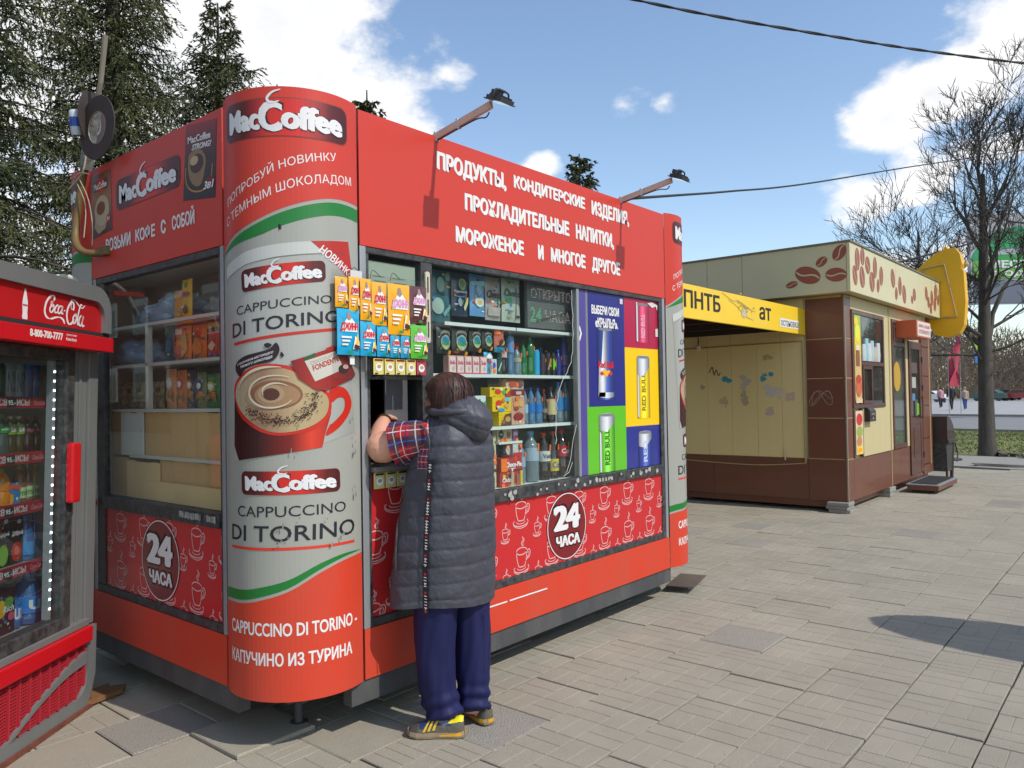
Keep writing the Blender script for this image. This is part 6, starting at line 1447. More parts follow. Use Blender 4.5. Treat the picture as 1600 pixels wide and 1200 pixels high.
FI(-.262, -.132, .472, .710, 'water_bottle', 'largest blue water bottle with an orange leaf on the lowest fridge shelf', 'bottle', BW, flat(30, 110, 190), flat(44, 130, 210), (.22, .55), word='ua', wmat=WHITE)

# =================================================================== THE COFFEE KIOSK
XC, YC = 8.2, .22; XE = 12.83; YE = 4.2
CR = M('cream_panel', srgb(196, 182, 136), .5, nscale=1.6, namt=.3, c2=srgb(178, 164, 122), bump=.03, bscale=8, stretch=(1, 1, .4))
CRL = M('beige_wall_panel', srgb(222, 202, 142), .55, nscale=1.3, namt=.35, c2=srgb(204, 184, 124), stretch=(1, 1, .4))
BR = M('brown_panel', srgb(110, 66, 48), .38, nscale=2.5, namt=.35, c2=srgb(96, 58, 44), coat=.2)
TRIM = M('cream_trim', srgb(176, 156, 108), .5, nscale=9, namt=.5)
FASC = M('fascia_cream', srgb(204, 196, 156), .45, nscale=1.2, namt=.3, c2=srgb(186, 178, 140), coat=.1)
ck = thing('coffee_kiosk', 'beige and brown takeaway coffee kiosk with coffee beans printed along its roof band', 'kiosk', (XC, YC, 0))
B().box(XC + .03, XE - .03, YC + .03, YE, .15, 2.76).go('core_wall', CR, ck)
# roof band, left and front, as cassettes
fas = B(); x0f, y0f = 8.0, .08
xs = [8.0, 10.1, 12.35, 12.93]
for a, b_ in zip(xs[:-1], xs[1:]): B().box(a + (.0 if a == 8.0 else .004), b_ - .004, y0f, y0f + .04, 2.73, 3.33, .003).go('fascia_panel', FASC, ck)
ys = [.122, 1.45, 1.95, 3.1, 4.25]
lf = []
for a, b_ in zip(ys[:-1], ys[1:]): lf.append(B().box(x0f, x0f + .04, a + .003, b_ - .003, 2.73, 3.33, .003).go('fascia_panel', FASC, ck))
B().box(8.041, 12.93, .121, 4.25, 2.735, 2.76).go('soffit', CR, ck)
B().box(7.985, 12.95, .065, 4.27, 3.331, 3.355, .003).go('roof_edge', M('roof_edge', srgb(120, 112, 88), .5), ck)
LX = lambda s, t, off: (8.0 - off, -s, t)
FY = lambda s, t, off: (s, y0f - off, t)
BEAN = flat(150, 78, 56, .45)
def bean(cx, cz, l, w, ang, mp_, par, sx=1.0):
    """coffee bean: two halves parted by an S-shaped gap"""
    ca, sa = math.cos(R_(ang)), math.sin(R_(ang))
    def T(a, b): return (cx + sx * (a * ca - b * sa), cz + a * sa + b * ca)
    n = 12; mid = [(l * (-1 + 2 * i / n), .22 * w * math.sin(math.pi * (2 * i / n - 1))) for i in range(n + 1)]
    up_ = [(l * math.cos(R_(180 * i / n)), w * math.sin(R_(180 * i / n))) for i in range(n + 1)]
    g_ = .10 * w
    h1 = [T(a, b) for a, b in up_] + [T(a * .97, b + g_) for a, b in mid[1:-1]]
    h2 = [T(a, -b) for a, b in up_] + [T(a * .97, b - g_) for a, b in mid[1:-1]]
    pr('bean_print', join2([poly(h1), poly(h2)]), mp_, .002, BEAN, par, uv=False)
f0 = lf[0]
bean(-.79, 2.878, .078, .042, 12, LX, f0); bean(-.588, 2.977, .165, .105, -22, LX, f0); bean(-.415, 3.125, .078, .055, 35, LX, f0); bean(-.245, 2.946, .13, .085, -8, LX, f0); bean(-.2, 3.212, .105, .075, 55, LX, f0)
ff_ = [c for c in ck.children if c.name.startswith('fascia_panel')][0]
for cx, cz, l, w, an in [(8.30, 3.152, .125, .075, 88), (8.52, 3.215, .10, .07, 80), (8.74, 3.13, .10, .085, -60), (9.07, 3.138, .125, .07, 85), (9.36, 3.058, .115, .07, 82), (8.19, 2.94, .11, .07, 110), (8.49, 2.95, .12, .085, 100), (8.92, 2.935, .115, .09, 100), (9.20, 2.91, .08, .05, 80),
                         (9.95, 3.09, .12, .08, -70), (10.33, 3.02, .12, .07, 88), (10.12, 2.89, .08, .055, 75), (10.56, 2.92, .12, .08, -75), (11.02, 2.88, .055, .05, 60), (11.17, 2.97, .085, .07, -60),
                         (11.96, 3.06, .10, .07, -70), (12.10, 2.93, .08, .06, 80), (12.34, 3.02, .11, .07, 90), (12.62, 3.13, .12, .08, 88), (12.25, 2.84, .08, .06, -70), (12.55, 2.93, .10, .075, 70), (12.80, 3.02, .08, .06, 80)]:
    bean(cx, cz, l * 1.15, w * 1.3, an, FY, ff_)
# left wall: corner pillar tiles, beige bay, brown plinth
zt = [.135, .662, 1.178, 1.680, 2.180, 2.70]
for a, b_ in zip(zt[:-1], zt[1:]):
    B().box(XC, XC + .03, YC + .012, .70, a + .006, b_ - .006, .003).go('wall_tile', BR, ck)
    B().box(XC + .012, 8.45, YC, YC + .03, a + .006, b_ - .006, .003).go('wall_tile', BR, ck)
B().box(XC + .004, XC + .03, YC + .004, .70, .14, 2.72).go('tile_joint', TRIM, ck)
B().box(XC + .004, 8.452, YC + .004, YC + .03, .14, 2.72).go('tile_joint', TRIM, ck)
B().box(XC - .006, XC + .012, YC - .006, YC + .012, .135, 2.72, .002).go('corner_trim', M('grey_trim', srgb(150, 142, 122), .5), ck)
ypan = [.735, 1.03, 1.36, 1.72, 2.07, 2.42, 2.77, 3.12, 3.47, 3.82, 4.17]
for a, b_ in zip(ypan[:-1], ypan[1:]): B().box(XC + .008, XC + .03, a + .0015, b_ - .0015, .665, 2.72, .001).go('wall_panel', CRL, ck)
B().box(XC, XC + .03, .703, 2.0, .14, .655, .002).box(XC, XC + .03, 2.003, 4.2, .14, .655, .002).go('plinth_panel', BR, ck)
B().tube([(XC, .745, 2.16), (XC - .004, .735, .60)], .010, 6).tube([(XC, .745, 2.165), (XC, 2.9, 2.14)], .008, 6).tube(smoothpoly([(XC, .735, .60), (XC - .005, 1.5, .55), (XC, 2.9, .60)], 5, False), .008, 6).go('wall_batten', TRIM, ck)
B().obox((XC - .012, 1.0, .70), (.004, 0, 0), (0, .008, .0), (0, .006, .07)).go('loose_strip', flat(200, 190, 160), ck)
# torn notices
tn = random.Random(4); PW_ = lambda s, t, off: (XC + .008 - off, -s, t)
wpn = [c for c in ck.children if c.name.startswith('wall_panel')][0]
for (y, z, w, h, n_, c) in [(1.80, 1.70, .055, .045, 5, (60, 150, 170)), (1.25, 1.74, .07, .045, 5, (60, 150, 170)), (1.54, 1.66, .05, .11, 12, (186, 176, 160)), (1.20, 1.52, .09, .06, 10, (190, 184, 180)), (1.05, 1.50, .05, .05, 8, (200, 184, 170)), (.93, 1.47, .05, .04, 8, (196, 170, 150)), (1.20, 1.28, .06, .05, 9, (190, 170, 150)), (1.55, 1.42, .06, .14, 12, (180, 160, 130)), (1.80, 1.40, .04, .06, 6, (190, 170, 130)), (1.22, 2.0, .06, .05, 3, (180, 160, 110)), (2.15, 1.6, .05, .02, 3, (170, 160, 130))]:
    sc = []
    for i in range(n_):
        a = -y + tn.gauss(0, w * .5); b_ = z + tn.gauss(0, h * .5); r = tn.uniform(.015, .055)
        sc.append(poly([(a + r * tn.uniform(.5, 1.2) * math.cos(q), b_ + r * tn.uniform(.4, 1.0) * math.sin(q)) for q in [k * 1.047 for k in range(6)]]))
    pr('torn_notice', join2(sc), PW_, .002, flat(*c, .7), wpn, uv=False)
pr('scribble', join2([stroke(smoothpoly([(-2.05, 1.80), (-2.0, 1.88), (-1.98, 1.78)], 4, False), .012), stroke(smoothpoly([(-1.97, 1.76), (-1.94, 1.84), (-1.91, 1.76), (-1.88, 1.80)], 4, False), .012)]), PW_, .003, flat(30, 30, 30), wpn, uv=False)
wt = [c for c in ck.children if c.name.startswith('wall_tile')][4]
pr('scratched_scribble', join2([stroke(smoothpoly([(-.62 + .14 * math.cos(q * .9) + .02 * math.sin(q * 5) + .10, 1.43 + .10 * math.sin(q * 1.7)) for q in range(14)], 3, False), .006)]), lambda s, t, off: (XC - off, -s, t), .002, flat(170, 150, 130), wt, uv=False)
# front: window bay
WB = M('brown_frame', srgb(92, 56, 46), .35, nscale=6, namt=.3, coat=.2)
yf = YC - .004
B().box(8.454, 10.2, YC, YC + .03, 2.56, 2.72, .002).box(10.225, 12.24, YC, YC + .03, 2.56, 2.72, .002).box(9.93, 10.2, YC, YC + .03, .655, 2.558, .002).box(10.225, 10.34, YC, YC + .03, .655, 2.558, .002).box(11.10, 11.28, YC, YC + .03, .655, 2.558, .002).box(8.88, 9.928, YC, YC + .03, .655, 1.285, .002).go('beige_panel', CR, ck)
B().box(10.2, 10.224, YC - .008, YC + .02, .14, 2.72, .003).go('seam_batten', TRIM, ck)
B().box(8.454, 10.198, YC, YC + .03, .14, .645, .002).box(10.226, 11.27, YC, YC + .03, .14, .645, .002).go('plinth_panel', BR, ck)
w1 = B(); z0, z1 = 1.29, 2.55
w1.box(8.456, 9.925, yf - .012, YC + .04, 2.50, 2.55, .003).box(8.456, 9.925, yf - .012, YC + .04, 1.29, 1.34, .003)
for x in (8.456, 8.80, 9.865): w1.box(x, x + .06, yf - .010, YC + .04, 1.341, 2.499, .003)
w1.box(8.861, 9.864, yf - .008, YC + .04, 1.85, 1.90, .003)
w1.box(9.29, 9.335, yf - .008, YC + .04, 1.341, 1.849, .003)
w1.go('window_frame', WB, ck)
B().box(8.862, 9.288, yf - .02, YC + .03, 1.345, 1.385, .002).box(8.862, 9.288, yf - .02, YC + .03, 1.80, 1.845, .002).box(8.862, 8.905, yf - .02, YC + .03, 1.386, 1.799, .002).box(9.245, 9.288, yf - .02, YC + .03, 1.386, 1.799, .002).go('hatch_frame', WB, ck)
DG = glass('dark_glass', (.35, .40, .40), dirt=.05)
B().box(8.862, 9.864, YC + .0, YC + .006, 1.90, 2.499).box(9.336, 9.864, YC + .0, YC + .006, 1.341, 1.849).box(8.906, 9.244, YC + .0, YC + .006, 1.386, 1.799).go('window_pane', DG, ck)
B().box(8.86, 9.87, YC + .0301, YC + .032, 1.34, 2.50).go('dark_room_sheet', M('room_dark', (.06, .065, .06), .8, nscale=3, namt=.6, c2=(.02, .02, .02)), ck)  # thin dark sheet stands in for the unlit room
B().box(9.34, 9.86, YC + .012, YC + .028, 1.345, 1.84).go('curtain', M('curtain', srgb(150, 160, 160), .8, nscale=30, namt=.6, stretch=(8, 1, .1)), ck)
for i, (a, h, c) in enumerate([(8.95, .22, (190, 200, 200)), (9.08, .30, (150, 190, 196)), (9.2, .24, (206, 204, 196)), (9.33, .28, (170, 190, 200)), (9.47, .20, (196, 176, 140)), (9.62, .26, (190, 200, 204))]):
    B().lathe([(.05, 0), (.055, h * .3), (.05, h)], (a, YC + .018, 1.91), 10).go('cup_stack', flat(*c), ck)
# menu posters on the left of the window
def poster_(z0, z1, x0, x1, blobs, base, label):
    t = thing('menu_poster', label, 'poster', (x0, yf, z0)); m_ = lambda s, t_, off: (s, YC - .020 - off, t_)
    B().box(x0, x1, YC - .020, YC - .012, z0, z1).go('sheet', flat(*base), t)
    for k, (kd, a, b_, ra, rb_, c) in enumerate(blobs):
        X = lambda q: (x0 + q[0] * (x1 - x0), z0 + q[1] * (z1 - z0))
        pr('picture', poly([X(q) for q in (ell(a, b_, ra, rb_, 18) if kd == 'e' else [(a, b_), (ra, b_), (ra, rb_), (a, rb_)])]), m_, .001 + .0006 * k, flat(*c), t)
    return t
poster_(1.36, 2.49, 8.52, 8.79, [('r', 0, .55, 1, 1, (224, 196, 40)), ('r', 0, .75, 1, 1, (150, 190, 90)), ('e', .5, .80, .4, .10, (230, 220, 60)), ('e', .3, .93, .3, .05, (240, 200, 30)), ('r', .15, .42, .75, .66, (140, 84, 50)), ('r', .15, .60, .75, .66, (220, 206, 180)), ('e', .5, .18, .45, .11, (200, 100, 60)), ('e', .5, .27, .40, .05, (190, 60, 40)), ('r', 0, 0, 1, .05, (220, 190, 150))], (206, 176, 110), 'tall yellow food poster left of the coffee kiosk window')
poster_(.70, 1.26, 8.50, 8.80, [('e', .5, .80, .42, .14, (200, 50, 50)), ('e', .5, .52, .42, .13, (150, 170, 80)), ('e', .45, .3, .36, .12, (196, 130, 80)), ('e', .5, .1, .40, .10, (236, 204, 30)), ('e', .5, .1, .30, .05, (240, 160, 30))], (214, 196, 160), 'smaller food poster below the coffee kiosk window sill')
B().box(8.456, 8.50, yf - .006, YC + .03, .66, 1.28, .002).box(8.80, 8.86, yf - .006, YC + .03, .66, 1.28, .002).go('poster_frame', WB, ck)
# post box
pbx = thing('post_box', 'small dark brown metal post box below the coffee kiosk window', 'post box', (9.06, YC, 1.1))
b = B(); b.prism([(YC - .002, 1.11), (YC - .075, 1.11), (YC - .075, 1.25), (YC - .045, 1.29), (YC - .002, 1.30)], 8.93, 9.20, 'x')
b.go('case', M('postbox_brown', (.03, .022, .018), .4, coat=.3), pbx)
B().box(9.0, 9.13, YC - .0775, YC - .0755, 1.20, 1.215).go('slot', flat(150, 140, 120), pbx); B().box(9.05, 9.08, YC - .078, YC - .0755, 1.14, 1.165).go('lock', flat(170, 170, 160), pbx)
# narrow window and door
w2 = B(); w2.box(10.345, 11.095, yf - .012, YC + .04, 2.50, 2.55, .003).box(10.345, 11.095, yf - .012, YC + .04, .66, .72, .003).box(10.345, 10.41, yf - .010, YC + .04, .721, 2.499, .003).box(11.03, 11.095, yf - .010, YC + .04, .721, 2.499, .003).box(10.411, 11.029, yf - .008, YC + .04, 2.17, 2.23, .003).box(10.50, 10.94, yf - .004, YC + .03, 2.26, 2.29, .002).box(10.50, 10.94, yf - .004, YC + .03, 2.44, 2.47, .002).box(10.47, 10.50, yf - .004, YC + .03, 2.26, 2.47, .002).box(10.94, 10.97, yf - .004, YC + .03, 2.26, 2.47, .002)
w2.go('window_frame', WB, ck)
B().box(10.411, 11.029, YC + .0, YC + .006, .721, 2.169).box(10.411, 11.029, YC + .0, YC + .006, 2.231, 2.499).go('window_pane', glass('mid_glass', (.6, .66, .66), dirt=.12, dcol=(.35, .38, .38)), ck)
B().box(10.35, 11.09, YC + .0301, YC + .032, .67, 2.54).go('dark_room_sheet', MATS['room_dark'], ck)
pr('round_sticker', poly(ell(10.62, 1.72, .20, .22, 24)), lambda s, t, off: (s, YC - .001 - off, t), .001, flat(190, 150, 40), ck)
dr_ = B(); dr_.box(11.30, 11.42, yf - .014, YC + .04, .20, 2.28, .004).box(11.95, 12.07, yf - .014, YC + .04, .20, 2.28, .004).box(11.421, 11.949, yf - .014, YC + .04, 2.16, 2.28, .004).box(11.421, 11.949, yf - .014, YC + .04, .98, 1.08, .004).box(11.421, 11.949, yf - .008, YC + .03, .20, .979, .004)
dd = dr_.go('door', WB, ck)
B().box(11.5, 11.88, yf - .014, yf - .0085, .45, .93, .003).go('door_inset', WB, dd)
B().box(11.421, 11.949, YC + .0, YC + .006, 1.081, 2.159).go('door_glass', DG, dd); B().box(11.42, 11.95, YC + .0301, YC + .032, 1.08, 2.16).go('dark_room_sheet', MATS['room_dark'], dd)
B().tube([(11.90, yf - .06, 1.05), (11.90, yf - .06, 1.42)], .016, 8).tube([(11.90, yf - .06, 1.08), (11.90, yf, 1.08)], .01, 6).tube([(11.90, yf - .06, 1.40), (11.90, yf, 1.40)], .01, 6).go('handle', M('handle_brown', srgb(120, 80, 50), .4), dd)
for q, (x0, z0, x1, z1, c) in enumerate([(11.5, 1.55, 11.75, 1.72, (170, 170, 160)), (11.78, 1.12, 11.93, 1.30, (120, 190, 40)), (11.5, 1.35, 11.68, 1.46, (90, 130, 170)), (11.48, 1.78, 11.85, 1.95, (90, 74, 66))]):
    pr('door_notice', poly([(x0, z0), (x1, z0), (x1, z1), (x0, z1)]), lambda s, t, off: (s, YC - .001 - off, t), .001, flat(*c), dd)
for z in (1.95, 1.5, .42): B().box(12.07, 12.10, yf - .03, yf, z, z + .10, .004).go('hinge', BLK, dd)
for a, b_ in zip([.30, .72, 1.26, 1.74, 2.22][:-1], [.30, .72, 1.26, 1.74, 2.22][1:]): B().box(12.14, 12.62, YC - .01, YC + .03, a + .006, b_ - .006, .003).go('wall_tile', BR, ck)
B().box(12.14, 12.62, YC - .01, YC + .03, 2.226, 2.55, .003).box(12.11, 12.70, YC - .016, YC + .03, .145, .29, .003).box(12.63, 12.82, YC, YC + .03, .14, 2.72, .003).go('wall_tile', BR, ck)
B().box(11.28, 12.10, YC, YC + .03, .14, .195, .002).go('door_sill', BR, ck)
B().box(12.62, 12.66, YC - .012, YC + .01, .14, 2.6, .002).go('corner_trim', TRIM, ck)
B().box(8.25, 12.8, .3, 4.1, .05, .145).go('floor_frame', BR, ck)
# blocks under it
def blocks(x, y, label, n_=3):
    t = thing('block_stack', label, 'concrete blocks', (x, y, 0)); h = .138 / n_
    for i in range(n_): o = B().box(-.13, .13, -.13, .13, 0, h - .003, .006).go('concrete_block', m_conc, t, local=True); o.location = (random.gauss(0, .01), random.gauss(0, .008), i * h); o.rotation_euler = (0, 0, random.gauss(0, .05))
blocks(8.25, .33, 'stack of thin concrete blocks under the near corner of the coffee kiosk'); blocks(10.15, .33, 'stack of concrete blocks under the middle of the coffee kiosk front', 2); blocks(12.3, .5, 'stack of concrete blocks under the far end of the coffee kiosk', 2); blocks(8.35, 2.6, 'stack of concrete blocks under the shelter side of the coffee kiosk', 2)
st_ = thing('door_step', 'low brown step with a black rubber mat below the coffee kiosk door', 'step', (11.2, -.05, 0))
B().box(10.70, 12.02, -.28, .14, .045, .125, .006).go('platform', BR, st_); B().box(10.69, 12.03, -.29, .15, .118, .132, .003).go('edging', SIL, st_); B().box(10.76, 11.96, -.24, .11, .133, .142, .003).go('mat', M('rubber_mat', (.018, .018, .018), .9, bump=.8, bscale=120), st_)
for x in (10.8, 11.9): B().box(x, x + .08, -.2, .1, 0, .045).go('support', BLK, st_)
lb2 = thing('door_lightbox', 'small orange-sided light box sign above the coffee kiosk door', 'sign', (11.2, .0, 2.3))
B().box(10.62, 11.50, -.06, YC - .003, 2.295, 2.545, .004).go('case', M('orange_case', srgb(200, 92, 52), .4, coat=.2), lb2); B().box(10.66, 11.47, -.066, -.061, 2.315, 2.528).go('face', flat(214, 206, 196), lb2)
for i, s_ in enumerate(('КОФЕ С СОБОЙ', 'ОТКРЫТО')): text('lettering', s_, (10.74, 2.44 - i * .09, 11.40, 2.50 - i * .09), lambda s, t, off: (s, -.066 - off, t), .002, flat(200, 90, 90), lb2, .03)
# yellow projecting sign on a pipe frame
ys_ = thing('yellow_sign', 'big yellow many-sided projecting sign on a pipe frame at the far end of the roof', 'sign', (13.0, .05, 2.4))
YM = M('yellow_sign', srgb(232, 176, 12), .45, nscale=2, namt=.2, c2=srgb(214, 156, 10))
outl = [(.42, 3.60), (.27, 3.75), (.10, 3.86), (.01, 3.90), (-.02, 3.96), (-.05, 3.90), (-.16, 3.91), (-.23, 3.80), (-.26, 3.62), (-.24, 3.55), (-.28, 3.50), (-.30, 3.0), (-.27, 2.60), (-.20, 2.46), (-.02, 2.40), (.17, 2.45), (.26, 2.62), (.34, 3.0), (.42, 3.30)]
B().prism(outl, 12.96, 13.20, 'x').go('body', YM, ys_)
pfm = B(); pts = [(12.93, .05, 3.36), (12.93, .33, 3.56), (12.93, .0, 3.64), (12.93, -.17, 2.73), (12.93, .26, 2.73)]
pfm.tube([(12.93, .33, 3.40), (12.93, .33, 3.60)], .012, 6).tube([(12.93, .33, 3.60), (12.93, .0, 3.64)], .012, 6).tube([(12.93, .0, 3.64), (12.93, -.17, 2.74)], .012, 6).tube([(12.93, .40, 2.73), (12.93, -.17, 2.74)], .014, 6)
pfm.go('pipe_frame', TRIM, ys_); B().lathe([(.03, 0), (.04, .03), (.03, .07)], (13.05, -.31, 3.58), 8).go('lamp_cap', flat(190, 160, 90), ys_)
# arched dark bin behind the kiosk end
bn = thing('barrel_grill', 'dark brown barrel grill with a rounded lid past the coffee kiosk', 'grill', (13.2, .3, 0))
BN = M('bin_brown', srgb(62, 46, 42), .4, nscale=5, namt=.4, coat=.3); n = 12
arc = [(12.95 + .0 + .62 * math.sin(R_(90 * i / n)), .64 + .42 * math.cos(R_(90 * i / n))) for i in range(n + 1)]
B().prism([(12.95, .66)] + arc, .02, .60).go('lid', BN, bn); B().prism([(12.95, .62), (13.55, .62), (13.42, .12), (13.0, .12)], .04, .58).go('body', BLK, bn)
B().box(12.95, 13.62, .0, .62, .60, .66, .01).go('rim', BN, bn)
B().tube([(13.50, .05, .62), (13.36, .05, .0)], .03, 6).go('leg', BN, bn); B().tube([(13.02, .06, .6), (13.05, .06, 0)], .02, 6).go('leg', BN, bn); B().tube([(13.5, .55, .62), (13.4, .55, .0)], .02, 6).go('leg', BN, bn); B().tube([(13.60, .03, .58), (13.66, .0, .4), (13.6, .0, .25)], .012, 6).go('hook', BLK, bn)

# =================================================================== BUS STOP SHELTER between the kiosks
bs = thing('bus_shelter', 'bus stop shelter roof with a yellow name band, joined to the coffee kiosk', 'bus shelter', (6.6, .7, 0))
YB = M('yellow_band', srgb(236, 196, 40), .45, nscale=1.5, namt=.3, c2=srgb(214, 180, 60), coat=.1)
SX0 = 4.3
bnd = B().box(SX0, 8.16, .70, .735, 2.245, 2.575, .004).go('name_band', YB, bs)
B().box(8.161, 8.199, .704, .76, 2.24, 2.57, .003).go('band_end', YB, bs)
B().box(SX0, 8.19, .736, 2.9, 2.50, 2.53).go('roof', M('shelter_roof', srgb(70, 56, 50), .7, nscale=2, namt=.5), bs)
bm_ = B()
for y in (.78, 1.3, 1.85, 2.4, 2.86): bm_.box(SX0, 8.19, y, y + .045, 2.42, 2.499)
for x in (4.4, 5.3, 6.2, 7.1, 8.0): bm_.box(x, x + .05, .77, 2.9, 2.30, 2.42)
bm_.go('roof_beam', M('shelter_beam', srgb(52, 38, 34), .7), bs)
for x in (4.36, 6.3): B().box(x, x + .07, 2.85, 2.92, .0, 2.42, .004).go('post', M('shelter_post', srgb(110, 92, 70), .6), bs)
B().box(4.3, 6.4, 2.93, 2.95, .3, 2.2).go('rear_panel', CRL, bs)
MB_ = lambda s, t, off: (s, .70 - off, t)
DKL = flat(36, 32, 28)
text('lettering', 'ГПНТБ', (4.73, 2.345, 5.705, 2.520), MB_, .002, DKL, bnd, .03)
text('lettering', 'ат', (6.715, 2.345, 7.060, 2.495), MB_, .002, DKL, bnd, .02)
pr('white_plate', poly(rrect(7.33, 2.30, 7.955, 2.405, .01, 2)), MB_, .002, WHITE, bnd); text('lettering', 'остановка', (7.36, 2.315, 7.93, 2.385), MB_, .0035, flat(50, 48, 44), bnd, .0)
tn = random.Random(11); ckk = []
for i in range(26):
    a = 6.30 + tn.gauss(0, .10); b_ = 2.42 + tn.gauss(0, .05); an = tn.random() * 3.1; l = tn.uniform(.01, .06); ckk.append(stroke([(a, b_), (a + l * math.cos(an), b_ + l * math.sin(an) * .7)], tn.uniform(.003, .02)))
for pts in ([(5.75, 2.56), (6.0, 2.50), (6.2, 2.50), (6.45, 2.44)], [(5.9, 2.50), (6.1, 2.45), (6.3, 2.36), (6.5, 2.33)], [(6.1, 2.52), (6.3, 2.46), (6.6, 2.42)]): ckk.append(stroke(smoothpoly(pts, 4, False), .006))
pr('peeling_cracks', join2(ckk), MB_, .003, flat(170, 150, 90), bnd, uv=False)
pr('peeling_cracks', join2([poly([(6.22, 2.36), (6.30, 2.33), (6.38, 2.37), (6.34, 2.44), (6.25, 2.43)]), poly([(6.48, 2.33), (6.54, 2.32), (6.52, 2.35)])]), MB_, .0036, flat(190, 180, 150), bnd, uv=False)
bl_ = thing('hanging_bulb', 'small bare lamp hanging under the shelter roof by the beige wall', 'lamp', (8.1, 2.2, 2.2)); B().tube([(8.1, 2.15, 2.3), (8.1, 2.15, 2.2)], .008, 6).go('cord', BLK, bl_); B().lathe([(.01, 0), (.035, -.03), (.03, -.08), (.01, -.10)], (8.1, 2.15, 2.2), 10).go('bulb', flat(200, 190, 160), bl_)

# =================================================================== PERSON
P_ = thing('person', 'person leaning at the kiosk hatch in a long dark quilted vest and plaid shirt', 'person', (.75, -.25, 0))
SKIN = M('skin', srgb(214, 158, 132), .5, nscale=6, namt=.25, c2=srgb(200, 130, 108), bump=.08, bscale=60)
bb = B()
def ball(b, c, rx, ry, rz, n=16):
    v = []; f = []; m = 9
    rings = []
    for i in range(1, m):
        t = math.pi * i / m; rings.append([(c[0] + rx * math.sin(t) * math.cos(2 * math.pi * k / n), c[1] + ry * math.sin(t) * math.sin(2 * math.pi * k / n), c[2] - rz * math.cos(t)) for k in range(n)])
    b.loft(rings)
HC = Vector((.715, -.255, 1.525))
ball(bb, HC, .076, .092, .105)
fd = Vector((-.18, .98, -.12)).normalized()
ball(bb, HC + fd * .045 + Vector((0, 0, -.04)), .055, .06, .06)                 # jaw
bb.tube([tuple(HC + fd * .085 + Vector((0, 0, .0))), tuple(HC + fd * .112 + Vector((0, 0, -.025)))], [.009, .014], 8)   # nose
sd = fd.cross(Vector((0, 0, 1))).normalized()
for s_ in (-1, 1): ball(bb, HC + sd * .078 * s_ + Vector((0, -.005, -.015)), .012, .02, .032)      # ears
ball(bb, HC + fd * .100 + Vector((0, 0, -.058)), .022, .010, .007)              # lips
bb.tube([tuple(HC + Vector((0, -.02, -.07))), (.73, -.26, 1.40), (.75, -.26, 1.34)], [.056, .062, .10], 14)
bb.loft([[(.752 + a * math.cos(t), -.25 + b_ * math.sin(t), z) for t in [2 * math.pi * k / 20 for k in range(20)]] for z, a, b_ in ((.70, .17, .13), (.80, .19, .15), (.95, .18, .14), (1.1, .175, .14), (1.25, .18, .13), (1.33, .17, .11), (1.38, .10, .08))])
for x0, x1, x2, y0, y1, y2 in ((.665, .635, .655, -.25, -.238, -.262), (.84, .835, .815, -.25, -.27, -.297)):
    bb.tube([(x0, y0, .80), (x1 * .5 + x0 * .5, (y0 + y1) / 2, .60), (x1, y1, .40), (x1, y1 - .01, .30), (x2, y2, .09), (x2, y2, .05)], [.10, .085, .062, .064, .045, .045], 12)
for h0, h1 in (((.668, -.32, .045), (.585, -.235, .040)), ((.832, -.33, .045), (.868, -.20, .038))): bb.tube([h0, h1], [.024, .02], 10)
LA = [(.60, -.22, 1.335), (.555, -.12, 1.315), (.523, -.045, 1.288), (.528, -.005, 1.305), (.578, .040, 1.375), (.628, .070, 1.418)]
bb.tube(smoothpoly(LA, 3, False), [.070, .068, .066, .066, .066, .068, .074, .076, .072, .064, .056, .050, .043, .036, .030, .029][:16], 16)
bb.tube([(.90, -.24, 1.33), (.93, -.12, 1.18), (.90, -.03, 1.13), (.83, .10, 1.24)], [.068, .06, .05, .032], 12)
def hand(b, w, d, up_, side, sc=1.0):
    """palm and five curled fingers; w wrist, d pointing direction, up_ back of the hand, side towards the thumb"""
    w, d, up_, side = Vector(w), Vector(d).normalized(), Vector(up_).normalized(), Vector(side).normalized()
    for k in (-1, 0, 1): b.tube([tuple(w + side * .014 * k), tuple(w + d * .05 * sc + side * .022 * k), tuple(w + d * .085 * sc + side * .026 * k)], [.016, .017, .013], 8)
    for k, ln in zip((-1.5, -.5, .5, 1.5), (.055, .068, .072, .064)):
        p = w + d * .082 * sc + side * .019 * k
        b.tube([tuple(p), tuple(p + d * ln * .45 * sc - up_ * .006), tuple(p + d * ln * .72 * sc - up_ * .024), tuple(p + d * ln * .75 * sc - up_ * .045)], [.0095, .0088, .008, .007], 8)
    p = w + d * .025 + side * .03
    b.tube([tuple(p), tuple(p + d * .03 + side * .022 - up_ * .008), tuple(p + d * .058 + side * .024 - up_ * .02)], [.013, .011, .009], 8)
hand(bb, (.628, .072, 1.420), (.55, .65, .0), (-.3, -.1, .95), (.9, -.4, 0))
hand(bb, (.83, .10, 1.24), (-.3, .9, .0), (.1, 0, 1), (-.9, -.3, 0))
tmp = bb.go('body_source', SKIN, None)
rm = tmp.modifiers.new('r', 'REMESH'); rm.mode = 'VOXEL'; rm.voxel_size = .0062; rm.use_smooth_shade = True
smm = tmp.modifiers.new('s', 'SMOOTH'); smm.iterations = 4; smm.factor = .5
dg = bpy.context.evaluated_depsgraph_get(); me = bpy.data.meshes.new_from_object(tmp.evaluated_get(dg))
bpy.data.objects.remove(tmp)
me.name = 'body'; me.transform(Matrix.Translation(-Vector((.75, -.25, 0)))); me.materials.clear(); me.materials.append(SKIN)
me.polygons.foreach_set('use_smooth', [True] * len(me.polygons))
body = bpy.data.objects.new('body', me); COL.objects.link(body); body.parent = P_; ROOT['body'] = Vector((.75, -.25, 0))
eyeb = B()
